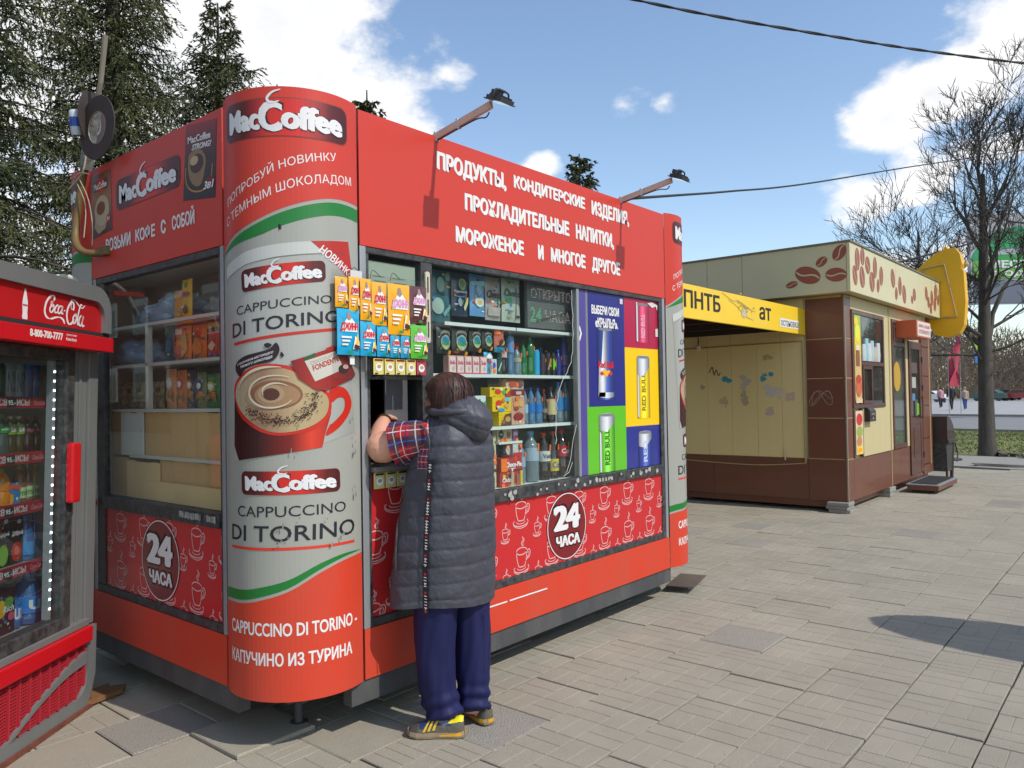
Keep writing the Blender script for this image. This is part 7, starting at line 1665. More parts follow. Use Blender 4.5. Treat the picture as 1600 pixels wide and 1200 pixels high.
for s_ in (-1, 1): ball(eyeb, HC + fd * .084 + sd * .03 * s_ + Vector((0, 0, .008)), .010, .010, .009, 10)
eyeb.go('eyes', flat(200, 196, 190, .2), P_, smooth=True)

# quilted vest
VEST = M('vest_fabric', srgb(68, 68, 77), .5, nscale=9, namt=.3, c2=srgb(56, 56, 64), bump=.6, bscale=34, coat=.05, spec=.4)
def vr(z):
    zs = [.57, .62, .70, .80, .95, 1.05, 1.15, 1.25, 1.32, 1.37, 1.41, 1.44]
    a = [.222, .224, .227, .228, .222, .216, .210, .204, .194, .168, .128, .092]; b_ = [.160, .166, .170, .174, .176, .175, .172, .166, .154, .134, .112, .095]
    cx = [.750, .750, .75, .75, .75, .75, .75, .750, .750, .745, .735, .728]; cy = [-.232, -.232, -.232, -.235, -.24, -.245, -.25, -.258, -.262, -.264, -.266, -.268]
    f = lambda q: float(np.interp(z, zs, q)); return f(a), f(b_), f(cx), f(cy)
NV = 120; rings = []; zz = .575
while zz < 1.44:
    a, b_, cx, cy = vr(zz); a *= .965; ring = []
    for k in range(NV):
        t = 2 * math.pi * k / NV; dg_ = math.degrees(t)
        # the seam lines dip slightly towards the middle of the back
        zq = zz + .012 * math.sin(t) + .004 * math.sin(3 * t)
        ph = (zq / .0755) % 1.0; dist = min(ph, 1 - ph)
        puff = .0030 * (1 - math.exp(-(dist / .085) ** 2)) * (1 if zz < 1.36 else max(0, 1 - (zz - 1.36) / .05)) + .0015 * math.sin(math.pi * ph)
        cs = min(abs(dg_ - 272), abs(dg_ - 222) + 2, abs(dg_ - 318) + 2); 
        if zz < 1.32: puff -= .0045 * math.exp(-(abs(dg_ - 272) / 1.6) ** 2)
        puff += .0065 * noise.noise(Vector((math.cos(t) * 3.2, math.sin(t) * 3.2, zz * 9))) + .0028 * noise.noise(Vector((math.cos(t) * 9, math.sin(t) * 9, zz * 26))) + .0016 * noise.noise(Vector((math.cos(t) * 24, math.sin(t) * 24, zz * 60)))
        fl = 0
        if 95 < dg_ < 196: fl = math.sin(math.pi * (dg_ - 95) / 101) ** 1.3 * max(0, (1.22 - zz) / .64) * .078
        e = 1.0 + .06 * abs(math.sin(2 * t)) ** 2
        r_ = 1 + 0
        x = cx + (a * e + puff + fl) * math.cos(t); y = cy + (b_ * e + puff + fl * .8) * math.sin(t)
        hem = .012 * math.sin(t * 2 + .6) * max(0, 1 - (zz - .575) / .1)
        ring.append((x, min(y, -.030 if zz > .45 else y), zz + hem))
    rings.append(ring); zz += .0066
vb = B().loft(rings, cap=False)
# turned-in hem and neck
inner = [[(vr(.575)[2] + (p[0] - vr(.575)[2]) * .93, vr(.575)[3] + (p[1] - vr(.575)[3]) * .93, p[2] + dz) for p in rings[0]] for dz in (.001, .10)]
vb.loft([rings[0]] + inner, cap=False)
vest = vb.go('vest', VEST, P_, smooth=True)
# hood lying on the back
bm = bmesh.new(); bmesh.ops.create_icosphere(bm, subdivisions=5, radius=1)
for v in bm.verts:
    c = v.co.copy(); n_ = noise.noise(c * 2.2) * .05 + noise.noise(c * 6.5 + Vector((2, 0, 0))) * .022
    seam = min(abs(c.x - .12), abs(c.x + .38)); n_ -= .05 * math.exp(-(seam / .035) ** 2)
    n_ -= .035 * math.exp(-(abs(math.hypot(c.x, c.z - .5) - 1.02) / .04) ** 2)
    x = c.x * .142 * (1 - .12 * max(0, -c.z)); z = c.z * (.100 if c.z > 0 else .108); y = c.y * .070
    if c.z > 0: y += .035 * c.z; x *= 1 + .05 * c.z
    v.co = Vector((.752 + x * (1 + n_), -.408 + y * (1 + n_) + .09 * (c.x ** 2), 1.415 + z * (1 + n_) - .02 * c.x))
B().bm(bm).go('hood', VEST, P_, smooth=True)
# collar roll round the neck
cr = B(); cr.tube([(.735 + .128 * math.cos(t), -.30 + .125 * math.sin(t), 1.445 + .020 * math.sin(t) - .035 * math.cos(t) * 0 + .025 * (math.sin(t) < 0) * -math.sin(t)) for t in [2 * math.pi * k / 36 for k in range(37)]], [.017 + .003 * math.sin(k * 1.9) for k in range(37)], 10, cap=False)
cr.go('collar', VEST, P_, smooth=True)
# armhole piping
ap = B(); ap.tube([(.565 + .012 * math.cos(t), -.235 + .075 * math.cos(t), 1.300 + .088 * math.sin(t)) for t in [2 * math.pi * k / 26 for k in range(27)]], .005, 8, cap=False)
ap.go('armhole_edge', VEST, P_, smooth=True)
# printed ribbon down the left side seam
def vsurf(deg, z, off):
    a, b_, cx, cy = vr(z); a *= .965; t = R_(deg); e = 1 + .06 * abs(math.sin(2 * t)) ** 2; fl = 0
    if 95 < deg < 196: fl = math.sin(math.pi * (deg - 95) / 101) ** 1.3 * max(0, (1.22 - z) / .64) * .078
    return (cx + (a * e + off + fl) * math.cos(t), cy + (b_ * e + off + fl * .8) * math.sin(t), z)
rb_v = []; rb_f = []; zr = [1.24 - i * .0165 for i in range(42)]
for i, z in enumerate(zr):
    w = .6 * math.sin(i * .8); rb_v += [vsurf(196.5 + w, z, .0155), vsurf(204 + w, z, .0145)]
rb_f = [(2 * i, 2 * i + 1, 2 * i + 3, 2 * i + 2) for i in range(len(zr) - 1)]
rbn = mk('ribbon', rb_v, rb_f, flat(26, 22, 28, .6), P_)
rs_ = random.Random(2); ms = []; mr = []
z = 1.22
while z > .60:
    for k in range(rs_.choice((3, 4, 5))):
        z0 = z - k * .013; d0 = 198.2 + rs_.random() * 1.0
        q = [vsurf(d0, z0, .0172), vsurf(202.6, z0 - .002, .0168), vsurf(202.6, z0 - .0055, .0168), vsurf(d0, z0 - .0035, .0172)]
        ms.append(q)
        if rs_.random() < .6: ms.append([vsurf(200, z0, .0172), vsurf(201, z0, .0170), vsurf(201, z0 - .011, .0170), vsurf(200, z0 - .011, .0172)])
    z -= .066; mr.append([vsurf(199, z, .0172), vsurf(202, z, .0168), vsurf(202, z - .009, .0168), vsurf(199, z - .009, .0172)]); z -= .016
for nm, q4, mt in (('ribbon_marks', ms, WHITE), ('ribbon_marks', mr, flat(190, 30, 40))): mk(nm, [p for q in q4 for p in q], [(4 * i, 4 * i + 1, 4 * i + 2, 4 * i + 3) for i in range(len(q4))], mt, rbn)['kind'] = 'stuff'
# pocket slit
pk2 = [vsurf(150 + 12 * (i / 14), .98 - .018 * i, .012) for i in range(15)]; B().tube(pk2, [.001 + .005 * math.sin(math.pi * i / 14) for i in range(15)], 6).go('pocket_slit', BLK, P_)

# plaid shirt: sleeve, tail below the armhole
def plaid():
    m = bpy.data.materials.new('plaid'); m.use_nodes = True; N = m.node_tree.nodes; L = m.node_tree.links; b = N['Principled BSDF']; b.inputs['Roughness'].default_value = .8
    u = N.new('ShaderNodeUVMap'); sp = N.new('ShaderNodeSeparateXYZ'); L.new(u.outputs[0], sp.inputs[0])
    def bandm(sock, scale, lo, hi, ph=0):
        a = N.new('ShaderNodeMath'); a.operation = 'MULTIPLY_ADD'; L.new(sock, a.inputs[0]); a.inputs[1].default_value = scale; a.inputs[2].default_value = ph
        f = N.new('ShaderNodeMath'); f.operation = 'FRACT'; L.new(a.outputs[0], f.inputs[0])
        g1 = N.new('ShaderNodeMath'); g1.operation = 'GREATER_THAN'; L.new(f.outputs[0], g1.inputs[0]); g1.inputs[1].default_value = lo
        g2 = N.new('ShaderNodeMath'); g2.operation = 'LESS_THAN'; L.new(f.outputs[0], g2.inputs[0]); g2.inputs[1].default_value = hi
        mm = N.new('ShaderNodeMath'); mm.operation = 'MULTIPLY'; L.new(g1.outputs[0], mm.inputs[0]); L.new(g2.outputs[0], mm.inputs[1]); return mm.outputs[0]
    def mixc(fac, a, c, k=1.0):
        mx = N.new('ShaderNodeMix'); mx.data_type = 'RGBA'
        if k != 1:
            q = N.new('ShaderNodeMath'); q.operation = 'MULTIPLY'; L.new(fac, q.inputs[0]); q.inputs[1].default_value = k; fac = q.outputs[0]
        L.new(fac, mx.inputs['Factor'])
        if isinstance(a, tuple): mx.inputs['A'].default_value = a + (1,)
        else: L.new(a, mx.inputs['A'])
        mx.inputs['B'].default_value = c + (1,); return mx.outputs['Result']
    X, Y_ = sp.outputs[0], sp.outputs[1]
    c = mixc(bandm(X, 1, .30, .70), srgb(170, 18, 30), srgb(32, 34, 52), .85)
    c = mixc(bandm(Y_, 1, .32, .72), c, srgb(60, 48, 52), .75)
    c = mixc(bandm(Y_, 1, .49, .53), c, srgb(200, 190, 190), .8)
    c = mixc(bandm(X, 1, .48, .53), c, srgb(60, 90, 190), .9)
    c = mixc(bandm(X, 1, .02, .06), c, srgb(210, 200, 200), .9)
    c = mixc(bandm(Y_, 1, .02, .06), c, srgb(210, 196, 196), .9)
    c = mixc(bandm(Y_, 1, .80, .84), c, srgb(30, 40, 110), .9)
    c = mixc(bandm(X, 1, .78, .81), c, srgb(150, 110, 90), .8)
    L.new(c, b.inputs['Base Color']); return m
PLAID = plaid()
ax_ = [(.63, -.245, 1.335), (.585, -.185, 1.326), (.560, -.135, 1.316), (.538, -.095, 1.305)]
sp_ = [Vector(p) for p in smoothpoly(ax_, 6, False)]; n = 30; rings = []; m = len(sp_)
for i, p in enumerate(sp_):
    d = (sp_[min(i + 1, m - 1)] - sp_[max(i - 1, 0)]).normalized(); a = d.cross(Vector((0, 0, 1))).normalized(); b_ = a.cross(d)
    fr_ = i / (m - 1); r = .078 + .016 * fr_
    rings.append([tuple(p + (a * math.cos(2 * math.pi * k / n) * .92 + b_ * math.sin(2 * math.pi * k / n) * 1.02) * (r + .0055 * fr_ * math.sin(k * 1.3 + i * .3) + .005 * noise.noise(Vector((k * .4, i * .5, 2)))) - Vector((0, 0, .010 * fr_ * (math.sin(2 * math.pi * k / n) < -.3)))) for k in range(n)])
last = rings[-1]; cc = Vector(sp_[-1])
rings.append([tuple(cc + (Vector(q) - cc) * .90 + Vector((.01, -.004, 0))) for q in last])
slv = B().loft(rings, cap=False).go('shirt_sleeve', PLAID, P_, smooth=True)
ul = slv.data.uv_layers.new(name='UVMap'); idx = np.zeros(len(slv.data.loops), dtype=int); slv.data.loops.foreach_get('vertex_index', idx)
uu = np.array([[(i % n) * .165, (i // n) * .11] for i in range(len(slv.data.vertices))])[idx]
wrap = uu.reshape(-1, 4, 2) if len(uu) % 4 == 0 else None
if wrap is not None:
    mxk = wrap[:, :, 0].max(1) - wrap[:, :, 0].min(1) > 2
    w_ = wrap[mxk]; w_[:, :, 0] = np.where(w_[:, :, 0] < 1, w_[:, :, 0] + n * .165, w_[:, :, 0]); wrap[mxk] = w_; uu = wrap.reshape(-1, 2)
ul.data.foreach_set('uv', uu.ravel())
# shirt side showing under the armhole
sv = []; sf = []; nn1, nn2 = 12, 12
for j in range(nn2 + 1):
    for i in range(nn1 + 1): sv.append(vsurf(176 + 19 * i / nn1, 1.17 + .12 * j / nn2, .012 - .02 * abs(j / nn2 - .6)))
for j in range(nn2):
    for i in range(nn1): q = j * (nn1 + 1) + i; sf.append((q, q + 1, q + nn1 + 2, q + nn1 + 1))
sht = mk('shirt_side', sv, sf, PLAID, P_, smooth=True); ul = sht.data.uv_layers.new(name='UVMap'); idx = np.zeros(len(sht.data.loops), dtype=int); sht.data.loops.foreach_get('vertex_index', idx)
ul.data.foreach_set('uv', np.array([[(i % (nn1 + 1)) * .2, (i // (nn1 + 1)) * .18] for i in range(len(sv))])[idx].ravel())
# bracelet
brc = B(); wv = Vector((.612, .062, 1.406)); wd = Vector((.72, .50, .5)).normalized(); wa = wd.cross(Vector((0, 0, 1))).normalized(); wb = wa.cross(wd)
brc.tube([tuple(wv + (wa * math.cos(t) + wb * math.sin(t)) * .0365) for t in [2 * math.pi * k / 24 for k in range(25)]], .0042, 6, cap=False)
brc.go('bracelet', M('dark_gold', srgb(90, 66, 40), .3, metal=.7), P_, smooth=True)

# trousers
TR = M('trousers_navy', srgb(27, 30, 74), .6, nscale=5, namt=.35, c2=srgb(20, 22, 56), bump=.35, bscale=14, spec=.3)
tb = B()
legs = (([(.668, -.250, .82), (.655, -.245, .66), (.642, -.240, .52), (.634, -.240, .36), (.640, -.250, .22), (.652, -.268, .12), (.656, -.276, .075)], [.116, .106, .095, .086, .081, .080, .077]),
        ([(.838, -.255, .82), (.838, -.262, .66), (.836, -.275, .52), (.832, -.290, .36), (.822, -.298, .22), (.816, -.305, .13), (.814, -.310, .066)], [.110, .100, .089, .080, .075, .073, .071]))
for li, (pts, rr_) in enumerate(legs):
    sp_ = smoothpoly(pts, 9, False); m = len(sp_); rr2 = np.interp(np.linspace(0, 1, m), np.linspace(0, 1, len(rr_)), rr_); n = 44; rings = []
    for i, p in enumerate(sp_):
        ring = []
        for k in range(n):
            t = 2 * math.pi * k / n; z = p[2]
            low = max(0, 1 - (z - .075) / .16)
            fold = .0095 * noise.noise(Vector((math.cos(t) * 1.6 + li * 5, math.sin(t) * 1.6, z * 4.0))) + .006 * noise.noise(Vector((math.cos(t - z * 2) * 3.5 + li * 9, math.sin(t - z * 2) * 3.5, z * 2.5)))
            fold += low * .009 * math.sin(z * 95 + 2.2 * math.sin(t + li) + li)
            crease = .007 * math.exp(-((t - R_(262)) / .10) ** 2)
            r = rr2[i] + fold + crease
            ring.append((p[0] + r * math.cos(t), p[1] + r * 1.06 * math.sin(t), z - .012 * low * math.sin(t + .5)))
        rings.append(ring)
    tb.loft(rings, cap=False)
    c0 = rings[-1]; tb.loft([c0, [(sp_[-1][0] + (q[0] - sp_[-1][0]) * .9, sp_[-1][1] + (q[1] - sp_[-1][1]) * .9, q[2] + .02) for q in c0]], cap=False)
tb.go('trousers', TR, P_, smooth=True)
# trainers
def shoe(heel, toe, side, label):
    hx = Vector((heel[0], heel[1], 0)); d = Vector((toe[0] - heel[0], toe[1] - heel[1], 0)); L2 = d.length; d.normalize(); s_ = Vector((-d.y, d.x, 0)) * side
    T = lambda l, s, z: tuple(hx + d * l * L2 + s_ * s + Vector((0, 0, z)))
    n = 20
    def outline(k, grow=0): # half widths along the length
        ls = [0, .03, .12, .3, .5, .68, .82, .93, 1.0]; wo = [.012, .026, .034, .034, .036, .045, .046, .036, .010]; wi = [-.012, -.026, -.034, -.032, -.030, -.038, -.042, -.034, -.010]
        return ls, wo, wi
    ls, wo, wi = outline(0)
    def ring(z, g, l0=0, l1=1):
        pts = [(l, w + g) for l, w in zip(ls, wo)] + [(l, w - g) for l, w in list(zip(ls, wi))[::-1]]
        return [T(l + (g / L2) * (2 * l - 1), w, z + .022 * max(0, l - .78) ** 1.3 * 2) for l, w in pts]
    sole = B().loft([ring(.0, -.003), ring(.005, .003), ring(.016, .005)]); so = sole.go('sole', M('sole_beige', srgb(150, 130, 104), .7, nscale=14, namt=.5), P_)
    B().loft([ring(-.0015 + .003, -.001), ring(.006, .0045)]).go('outsole', BLK, P_)
    mid = B().loft([ring(.016, .004), ring(.030, .0015)]); mid.go('midsole', MATS['sole_beige'], P_)
    hb = [(l, w) for l, w in zip(ls, wo)]
    yb = B()
    lz = np.linspace(.0, .42, 12); wfo = lambda l: float(np.interp(l, ls, wo)); wfi = lambda l: float(np.interp(l, ls, wi))
    for k in range(11):
        for wf, sg in ((wfo, 1), (wfi, -1)):
            a, b2 = lz[k], lz[k + 1]; yb.add([T(a, wf(a) + sg * .0062, .016), T(b2, wf(b2) + sg * .0062, .016), T(b2, wf(b2) + sg * .0042, .032 - .012 * (b2 / .42)), T(a, wf(a) + sg * .0042, .032 - .010 * (a / .42))], [(0, 1, 2, 3)])
    yb.add([T(-.026, .014, .016), T(-.026, -.014, .016), T(-.02, -.014, .032), T(-.02, .014, .032)], [(0, 1, 2, 3)])
    yb.go('midsole_stripe', flat(206, 150, 20), P_)
    # upper
    def us(l, a):  # a: 0 outer side bottom .. pi inner side bottom
        hh = float(np.interp(l, [0, .06, .22, .40, .55, .70, .85, .96, 1.0], [.088, .092, .078, .096, .088, .066, .052, .040, .024]))
        w1 = wfo(l); w2 = wfi(l); c = (w1 + w2) / 2; hw = (w1 - w2) / 2
        return T(l, c + hw * math.cos(a) * (1 if math.sin(a) < .6 else .92), .029 + (hh - .029) * math.sin(a) ** .75 + .022 * max(0, l - .78) ** 1.3 * 2)
    rings = []
    for i in range(25):
        l = i / 24; l = .004 + .99 * l; rings.append([us(l, math.pi * k / 16) for k in range(17)] + [T(l, 0, .028)])
    B().loft(rings).go('upper', M('shoe_grey', srgb(96, 92, 80), .8, nscale=30, namt=.4, bump=.4, bscale=90), P_, smooth=True)
    def patch(nm, l0, l1, a0, a1, mt, off=.002, n1=8, n2=6, curve=None):
        v = []; f = []
        for i in range(n1 + 1):
            for j in range(n2 + 1):
                l = l0 + (l1 - l0) * i / n1; lo, hi = (a0, a1) if curve is None else curve(i / n1); a = lo + (hi - lo) * j / n2
                p = Vector(us(min(max(l, .004), .994), a)); c = Vector(T(l, 0, .04)); nrm = (p - c).normalized(); v.append(tuple(p + nrm * off))
        for i in range(n1):
            for j in range(n2): q = i * (n2 + 1) + j; f.append((q, q + 1, q + n2 + 2, q + n2 + 1))
        return mk(nm, v, f, mt, P_, smooth=True)
    NAVY = M('shoe_navy', srgb(28, 52, 96), .75); YLW = flat(226, 206, 20, .6)
    patch('quarter', .20, .78, .0, math.pi, NAVY, .0012, 16, 14, lambda t: (.50 - .1 * math.sin(math.pi * t), math.pi - .50))
    patch('heel_tab', .004, .30, .6, math.pi - .6, YLW, .0035, 9, 12, lambda t: (.62 + 1.05 * t ** 1.6 * 0 + .12 * t, math.pi - .62 - .12 * t))
    patch('heel_side', .18, .42, 0, 1, YLW, .0032, 8, 3, lambda t: (.72 - .12 * t, 1.2 - .42 * t))
    patch('heel_side', .18, .42, 0, 1, YLW, .0032, 8, 3, lambda t: (math.pi - .72 + .12 * t, math.pi - 1.2 + .42 * t))
    patch('toe_cap', .80, .985, .25, math.pi - .25, M('toe_grey', srgb(70, 64, 62), .8), .002, 6, 10)
    for sgn in (0, 1):
        for k in range(3):
            v = []; f = []
            for j in range(7):
                a = .12 + .95 * j / 6; l = .40 + .085 * k + .10 * (1 - j / 6) 
                for e in (0, .042):
                    aa = a if sgn == 0 else math.pi - a; p = Vector(us(l + e, aa)); c = Vector(T(l, 0, .04)); v.append(tuple(p + (p - c).normalized() * .0035))
            for j in range(6): f.append((2 * j, 2 * j + 1, 2 * j + 3, 2 * j + 2))
            mk('stripe', v, f, flat(214, 176, 20, .6), P_)
    lc = B()
    for k in range(4): l = .50 + .06 * k; lc.tube([us(l, 1.15), us(l + .01, 1.57), us(l, 2.0)], .0035, 5)
    lc.go('laces', NAVY, P_)
    B().loft([[T(.36 + .14 * math.cos(t) * 1.1, .034 * math.sin(t), z) for t in [2 * math.pi * q / 12 for q in range(12)]] for z in (.05, .125)]).go('sock', flat(100, 102, 122, .8), P_)
    B().tube([us(.05, 1.57), tuple(Vector(us(.02, 1.57)) + Vector((0, 0, -.02)))], .004, 5).go('heel_logo', flat(60, 60, 40), P_)
shoe((.680, -.372), (.530, -.170), 1, 'l'); shoe((.838, -.385), (.885, -.130), -1, 'r')
# hair: a chin-length dark brown cut made of many locks over a cap
HAIR = M('hair', srgb(44, 28, 24), .5, nscale=60, namt=.9, c2=srgb(92, 56, 42), stretch=(1, 1, .12), spec=.4)
bm = bmesh.new(); bmesh.ops.create_icosphere(bm, subdivisions=4, radius=1)
hc = HC + Vector((0, -.012, .008))
for v in bm.verts:
    c = v.co.copy(); n_ = .05 * noise.noise(c * 3) + .03 * noise.noise(Vector((c.x * 12, c.y * 12, c.z * 1.5)))
    fr2 = c.x * fd.x + c.y * fd.y
    lowz = .115 if c.z < 0 else .094
    k = 1 + n_ + (.08 if c.z < 0 else 0)
    if c.z < 0 and fr2 > .35: k *= .72
    v.co = hc + Vector((c.x * .100 * k, c.y * .106 * k, c.z * lowz))
B().bm(bm).go('hair', HAIR, P_, smooth=True)
hv = []; hf = []; rh = random.Random(5)
for i in range(1900):
    az = rh.uniform(0, 2 * math.pi); dirh = Vector((math.cos(az), math.sin(az), 0)); fr2 = dirh.dot(fd)
    if fr2 > .55: continue
    st0 = rh.uniform(.05, .9); en = rh.uniform(1.7, 2.25) - (.5 if fr2 > .2 else 0); w = rh.uniform(.001, .0032); lift = rh.uniform(1.01, 1.09) + (rh.random() < .08) * rh.uniform(.03, .13); tw = rh.uniform(-.5, .5)
    prev = None; m_ = 9; base = len(hv)
    for j in range(m_ + 1):
        ph = st0 + (en - st0) * j / m_; az2 = az + tw * j / m_; dd_ = Vector((math.cos(az2), math.sin(az2), 0)); sd2 = Vector((-dd_.y, dd_.x, 0))
        rad = math.sin(min(ph, 1.75)) if ph < 1.57 else 1.04 + .04 * (ph - 1.57)
        z = math.cos(ph) if ph < 1.57 else -(ph - 1.57) * 1.75
        q = hc + Vector((dd_.x * .101 * rad * lift, dd_.y * .107 * rad * lift, z * (.098 if z > 0 else .108)))
        ww = w * (1 - (j / m_) ** 3); hv += [tuple(q + sd2 * ww), tuple(q - sd2 * ww)]
    for j in range(m_): hf.append((base + 2 * j, base + 2 * j + 1, base + 2 * j + 3, base + 2 * j + 2))
mk('hair_locks', hv, hf, HAIR, P_)

# =================================================================== TREES
BARK = M('bark', (.060, .050, .040), .95, nscale=14, namt=.7, c2=(.11, .10, .085), bump=1.0, bscale=40, stretch=(1, 1, .25))
def needle_mat():
    m = M('spruce_needles', (.040, .050, .018), .75)
    N = m.node_tree.nodes; L = m.node_tree.links; b = N['Principled BSDF']
    g = N.new('ShaderNodeNewGeometry'); n = N.new('ShaderNodeTexNoise'); n.inputs['Scale'].default_value = .9; n.inputs['Detail'].default_value = 4; L.new(g.outputs['Position'], n.inputs['Vector'])
    r = N.new('ShaderNodeValToRGB'); e = r.color_ramp.elements; e[0].position = .35; e[0].color = (.022, .038, .012, 1); e[1].position = .65; e[1].color = (.095, .098, .028, 1); L.new(n.outputs[0], r.inputs[0]); L.new(r.outputs[0], b.inputs['Base Color'])
    b.inputs['Subsurface Weight'].default_value = 0
    return m
NEED = needle_mat()
def spruce(x, y, H, Rm, seed, label, z0=1.2, whorl=.34, nb=9, scale=1.0, lean=(0, 0), bare=.0):
    r = np.random.default_rng(seed); rr = random.Random(seed)
    t = thing('spruce_tree', label, 'tree', (x, y, 0), group='spruces behind the kiosks')
    def axis(z): return Vector((x + lean[0] * z / H, y + lean[1] * z / H, z))
    B().tube([tuple(axis(H * k / 12)) for k in range(13)], [.020 + .016 * H * (1 - k / 12) ** .9 for k in range(13)], 8).go('trunk', BARK, t, smooth=True)
    br = B(); P0 = []; D0 = []; Ln = []
    z = z0
    while z < H * .985:
        f = (z - z0) / (H - z0); Lm = Rm * (1 - f) ** .72 * (1 if f > .08 else .8)
        k_ = nb if f < .85 else 5
        for k in range(k_):
            if rr.random() < bare: continue
            az = 2 * math.pi * (k + rr.random() * .8) / k_ + z * 1.3; L_b = Lm * rr.uniform(.6, 1.12) + .12; zz = z + rr.uniform(-.15, .15)
            rise = .18 + .5 * f; droop = (.62 - .45 * f) * rr.uniform(.7, 1.2)
            pts = []
            for j in range(8):
                s = j / 7; rad = L_b * s; dz = L_b * (rise * s - droop * s * s + .16 * max(0, s - .72) * 1.5)
                pts.append(axis(zz) + Vector((math.cos(az + .12 * s) * rad, math.sin(az + .12 * s) * rad, dz)))
            br.tube([tuple(p) for p in pts], [.006 + .012 * L_b * (1 - j / 7) for j in range(8)], 4, cap=False)
            ns = max(4, int(L_b / (.075 * scale)))
            for q in range(ns):
                s = .14 + .86 * (q + rr.random()) / ns; i = min(6, int(s * 7)); p = pts[i].lerp(pts[i + 1], s * 7 - i); tg = (pts[i + 1] - pts[i]).normalized(); sd = tg.cross(Vector((0, 0, 1))).normalized()
                for sg in (-1, 1):
                    l = (.16 + .34 * (1 - abs(s - .45))) * min(1, L_b / 1.2) * rr.uniform(.6, 1.3)
                    d = (tg * rr.uniform(.25, .8) + sd * sg * rr.uniform(.5, 1) + Vector((0, 0, rr.uniform(-1.0, -.05)))).normalized()
                    P0.append(tuple(p)); D0.append(tuple(d)); Ln.append(l)
                if rr.random() < .5: P0.append(tuple(p)); D0.append((rr.uniform(-.25, .25), rr.uniform(-.25, .25), -1)); Ln.append(rr.uniform(.15, .42) * min(1, L_b / 1.2))
        z += whorl * rr.uniform(.75, 1.25) * (1 if f < .8 else .7)
    br.go('branches', BARK, t, fix=False)
    P0 = np.array(P0); D0 = np.array(D0); D0 /= np.linalg.norm(D0, axis=1)[:, None]; Ln = np.array(Ln)
    per = 11; n = len(P0)
    s = (np.arange(per) + .5) / per
    A = np.repeat(P0, per, 0); D = np.repeat(D0, per, 0); Lr = np.repeat(Ln, per); S = np.tile(s, n)
    sag = np.zeros((n * per, 3)); sag[:, 2] = -.28 * Lr * S ** 2
    base = A + D * (Lr * S)[:, None] + sag
    rv = r.normal(size=(n * per, 3)); rv -= D * (rv * D).sum(1)[:, None] * .4; rv /= np.linalg.norm(rv, axis=1)[:, None]
    nd = D * .95 + rv * .5; nd /= np.linalg.norm(nd, axis=1)[:, None]
    wv = np.cross(nd, r.normal(size=nd.shape)); wv /= np.linalg.norm(wv, axis=1)[:, None]
    ln = r.uniform(.045, .085, n * per)[:, None] * scale; w = r.uniform(.010, .019, n * per)[:, None] * scale
    V = np.stack([base - wv * w, base + wv * w, base + nd * ln + wv * w * .3, ], 1).reshape(-1, 3)
    me = bpy.data.meshes.new('needles'); V = V - np.array([x, y, 0]); nv = len(V); nf = nv // 3
    me.vertices.add(nv); me.vertices.foreach_set('co', V.ravel()); me.loops.add(nv); me.loops.foreach_set('vertex_index', np.arange(nv)); me.polygons.add(nf); me.polygons.foreach_set('loop_start', np.arange(0, nv, 3)); me.polygons.foreach_set('loop_total', np.full(nf, 3)); me.materials.append(NEED); me.update()
    o = bpy.data.objects.new('crown', me); COL.objects.link(o); o.parent = t
    return t
spruce(1.7, 11.2, 14.0, 2.7, 1, 'big spruce filling the left edge of the view beyond the fridge', .8, .40, 10, 1.1)
spruce(4.9, 13.2, 16.0, 2.25, 2, 'tall spruce with drooping boughs right behind the bent pole', .8, .41, 10, 1.1)
spruce(8.04, 14.74, 11.3, 2.7, 3, 'shorter pointed spruce just left of the rounded corner column', 1.0, .38, 10, 1.3)
spruce(13.62, 15.88, 11.1, 2.4, 4, 'spruce whose tip peeks over the front sign by the rounded corner', 2, .5, 8, 2.0)
spruce(22.79, 14.31, 10.9, 2.5, 5, 'distant spruce tip above the middle of the front sign', 2, .5, 8, 2.2)
spruce(10.69, 16.27, 10.5, 2.0, 6, 'spruce hidden behind the rounded column with only its tip showing', 2, .5, 8, 1.8)
spruce(-1.2, 15.0, 12.0, 3.2, 7, 'spruce standing low behind the left edge of the view', .6, .45, 9, 1.6)

def bare_tree(x, y, seed, label, trunk, limbs, depth=6, twig=.006, name='bare_tree', spread=.5, grp=None, up=.12, drop=0):
    rr = random.Random(seed); t = thing(name, label, 'tree', (x, y, 0), group=grp); tb = B(); cb = B(); tw = B()
    tb.tube(trunk[0], trunk[1], 14)
    def grow(p, d, L, r, lev):
        n = 4; pts = [p]; cur = p; dd = d.copy()
        for k in range(n):
            dd = (dd + Vector((rr.gauss(0, .13), rr.gauss(0, .13), rr.gauss(0, .10) + up * .35 - drop * .3 * (lev < 3)))).normalized(); cur = cur + dd * (L / n); pts.append(cur)
        rads = [r * (1 - .38 * k / n) for k in range(n + 1)]
        (cb if lev >= 3 else tw).tube([tuple(q) for q in pts], rads, 6 if lev >= 4 else (4 if lev >= 3 else 3), cap=False)
        if lev <= 0: return
        nk = rr.choice((2, 3, 3)) if lev > 2 else rr.choice((2, 3, 4))
        for k in range(nk):
            i = rr.choice((1, 2, 3, 4)) if k else 4; a = pts[i]
            side = Vector((rr.gauss(0, 1), rr.gauss(0, 1), rr.gauss(0, .7))); side = (side - dd * side.dot(dd)).normalized()
            nd = (dd * rr.uniform(.8, 1.2) + side * rr.uniform(spread * .5, spread * 1.3)).normalized()
            grow(a, nd, L * rr.uniform(.62, .86), max(twig, rads[i] * rr.uniform(.50, .72)), lev - 1)
    for (p, d, L, r, lev) in limbs: grow(Vector(p), Vector(d).normalized(), L, r, lev)
    tb.go('trunk', BARK, t, smooth=True); cb.go('limbs', BARK, t, fix=False); tw.go('twigs', M('twig_bark', (.05, .042, .036), .9), t, fix=False)
    return t
TX, TY = 18.5, .28
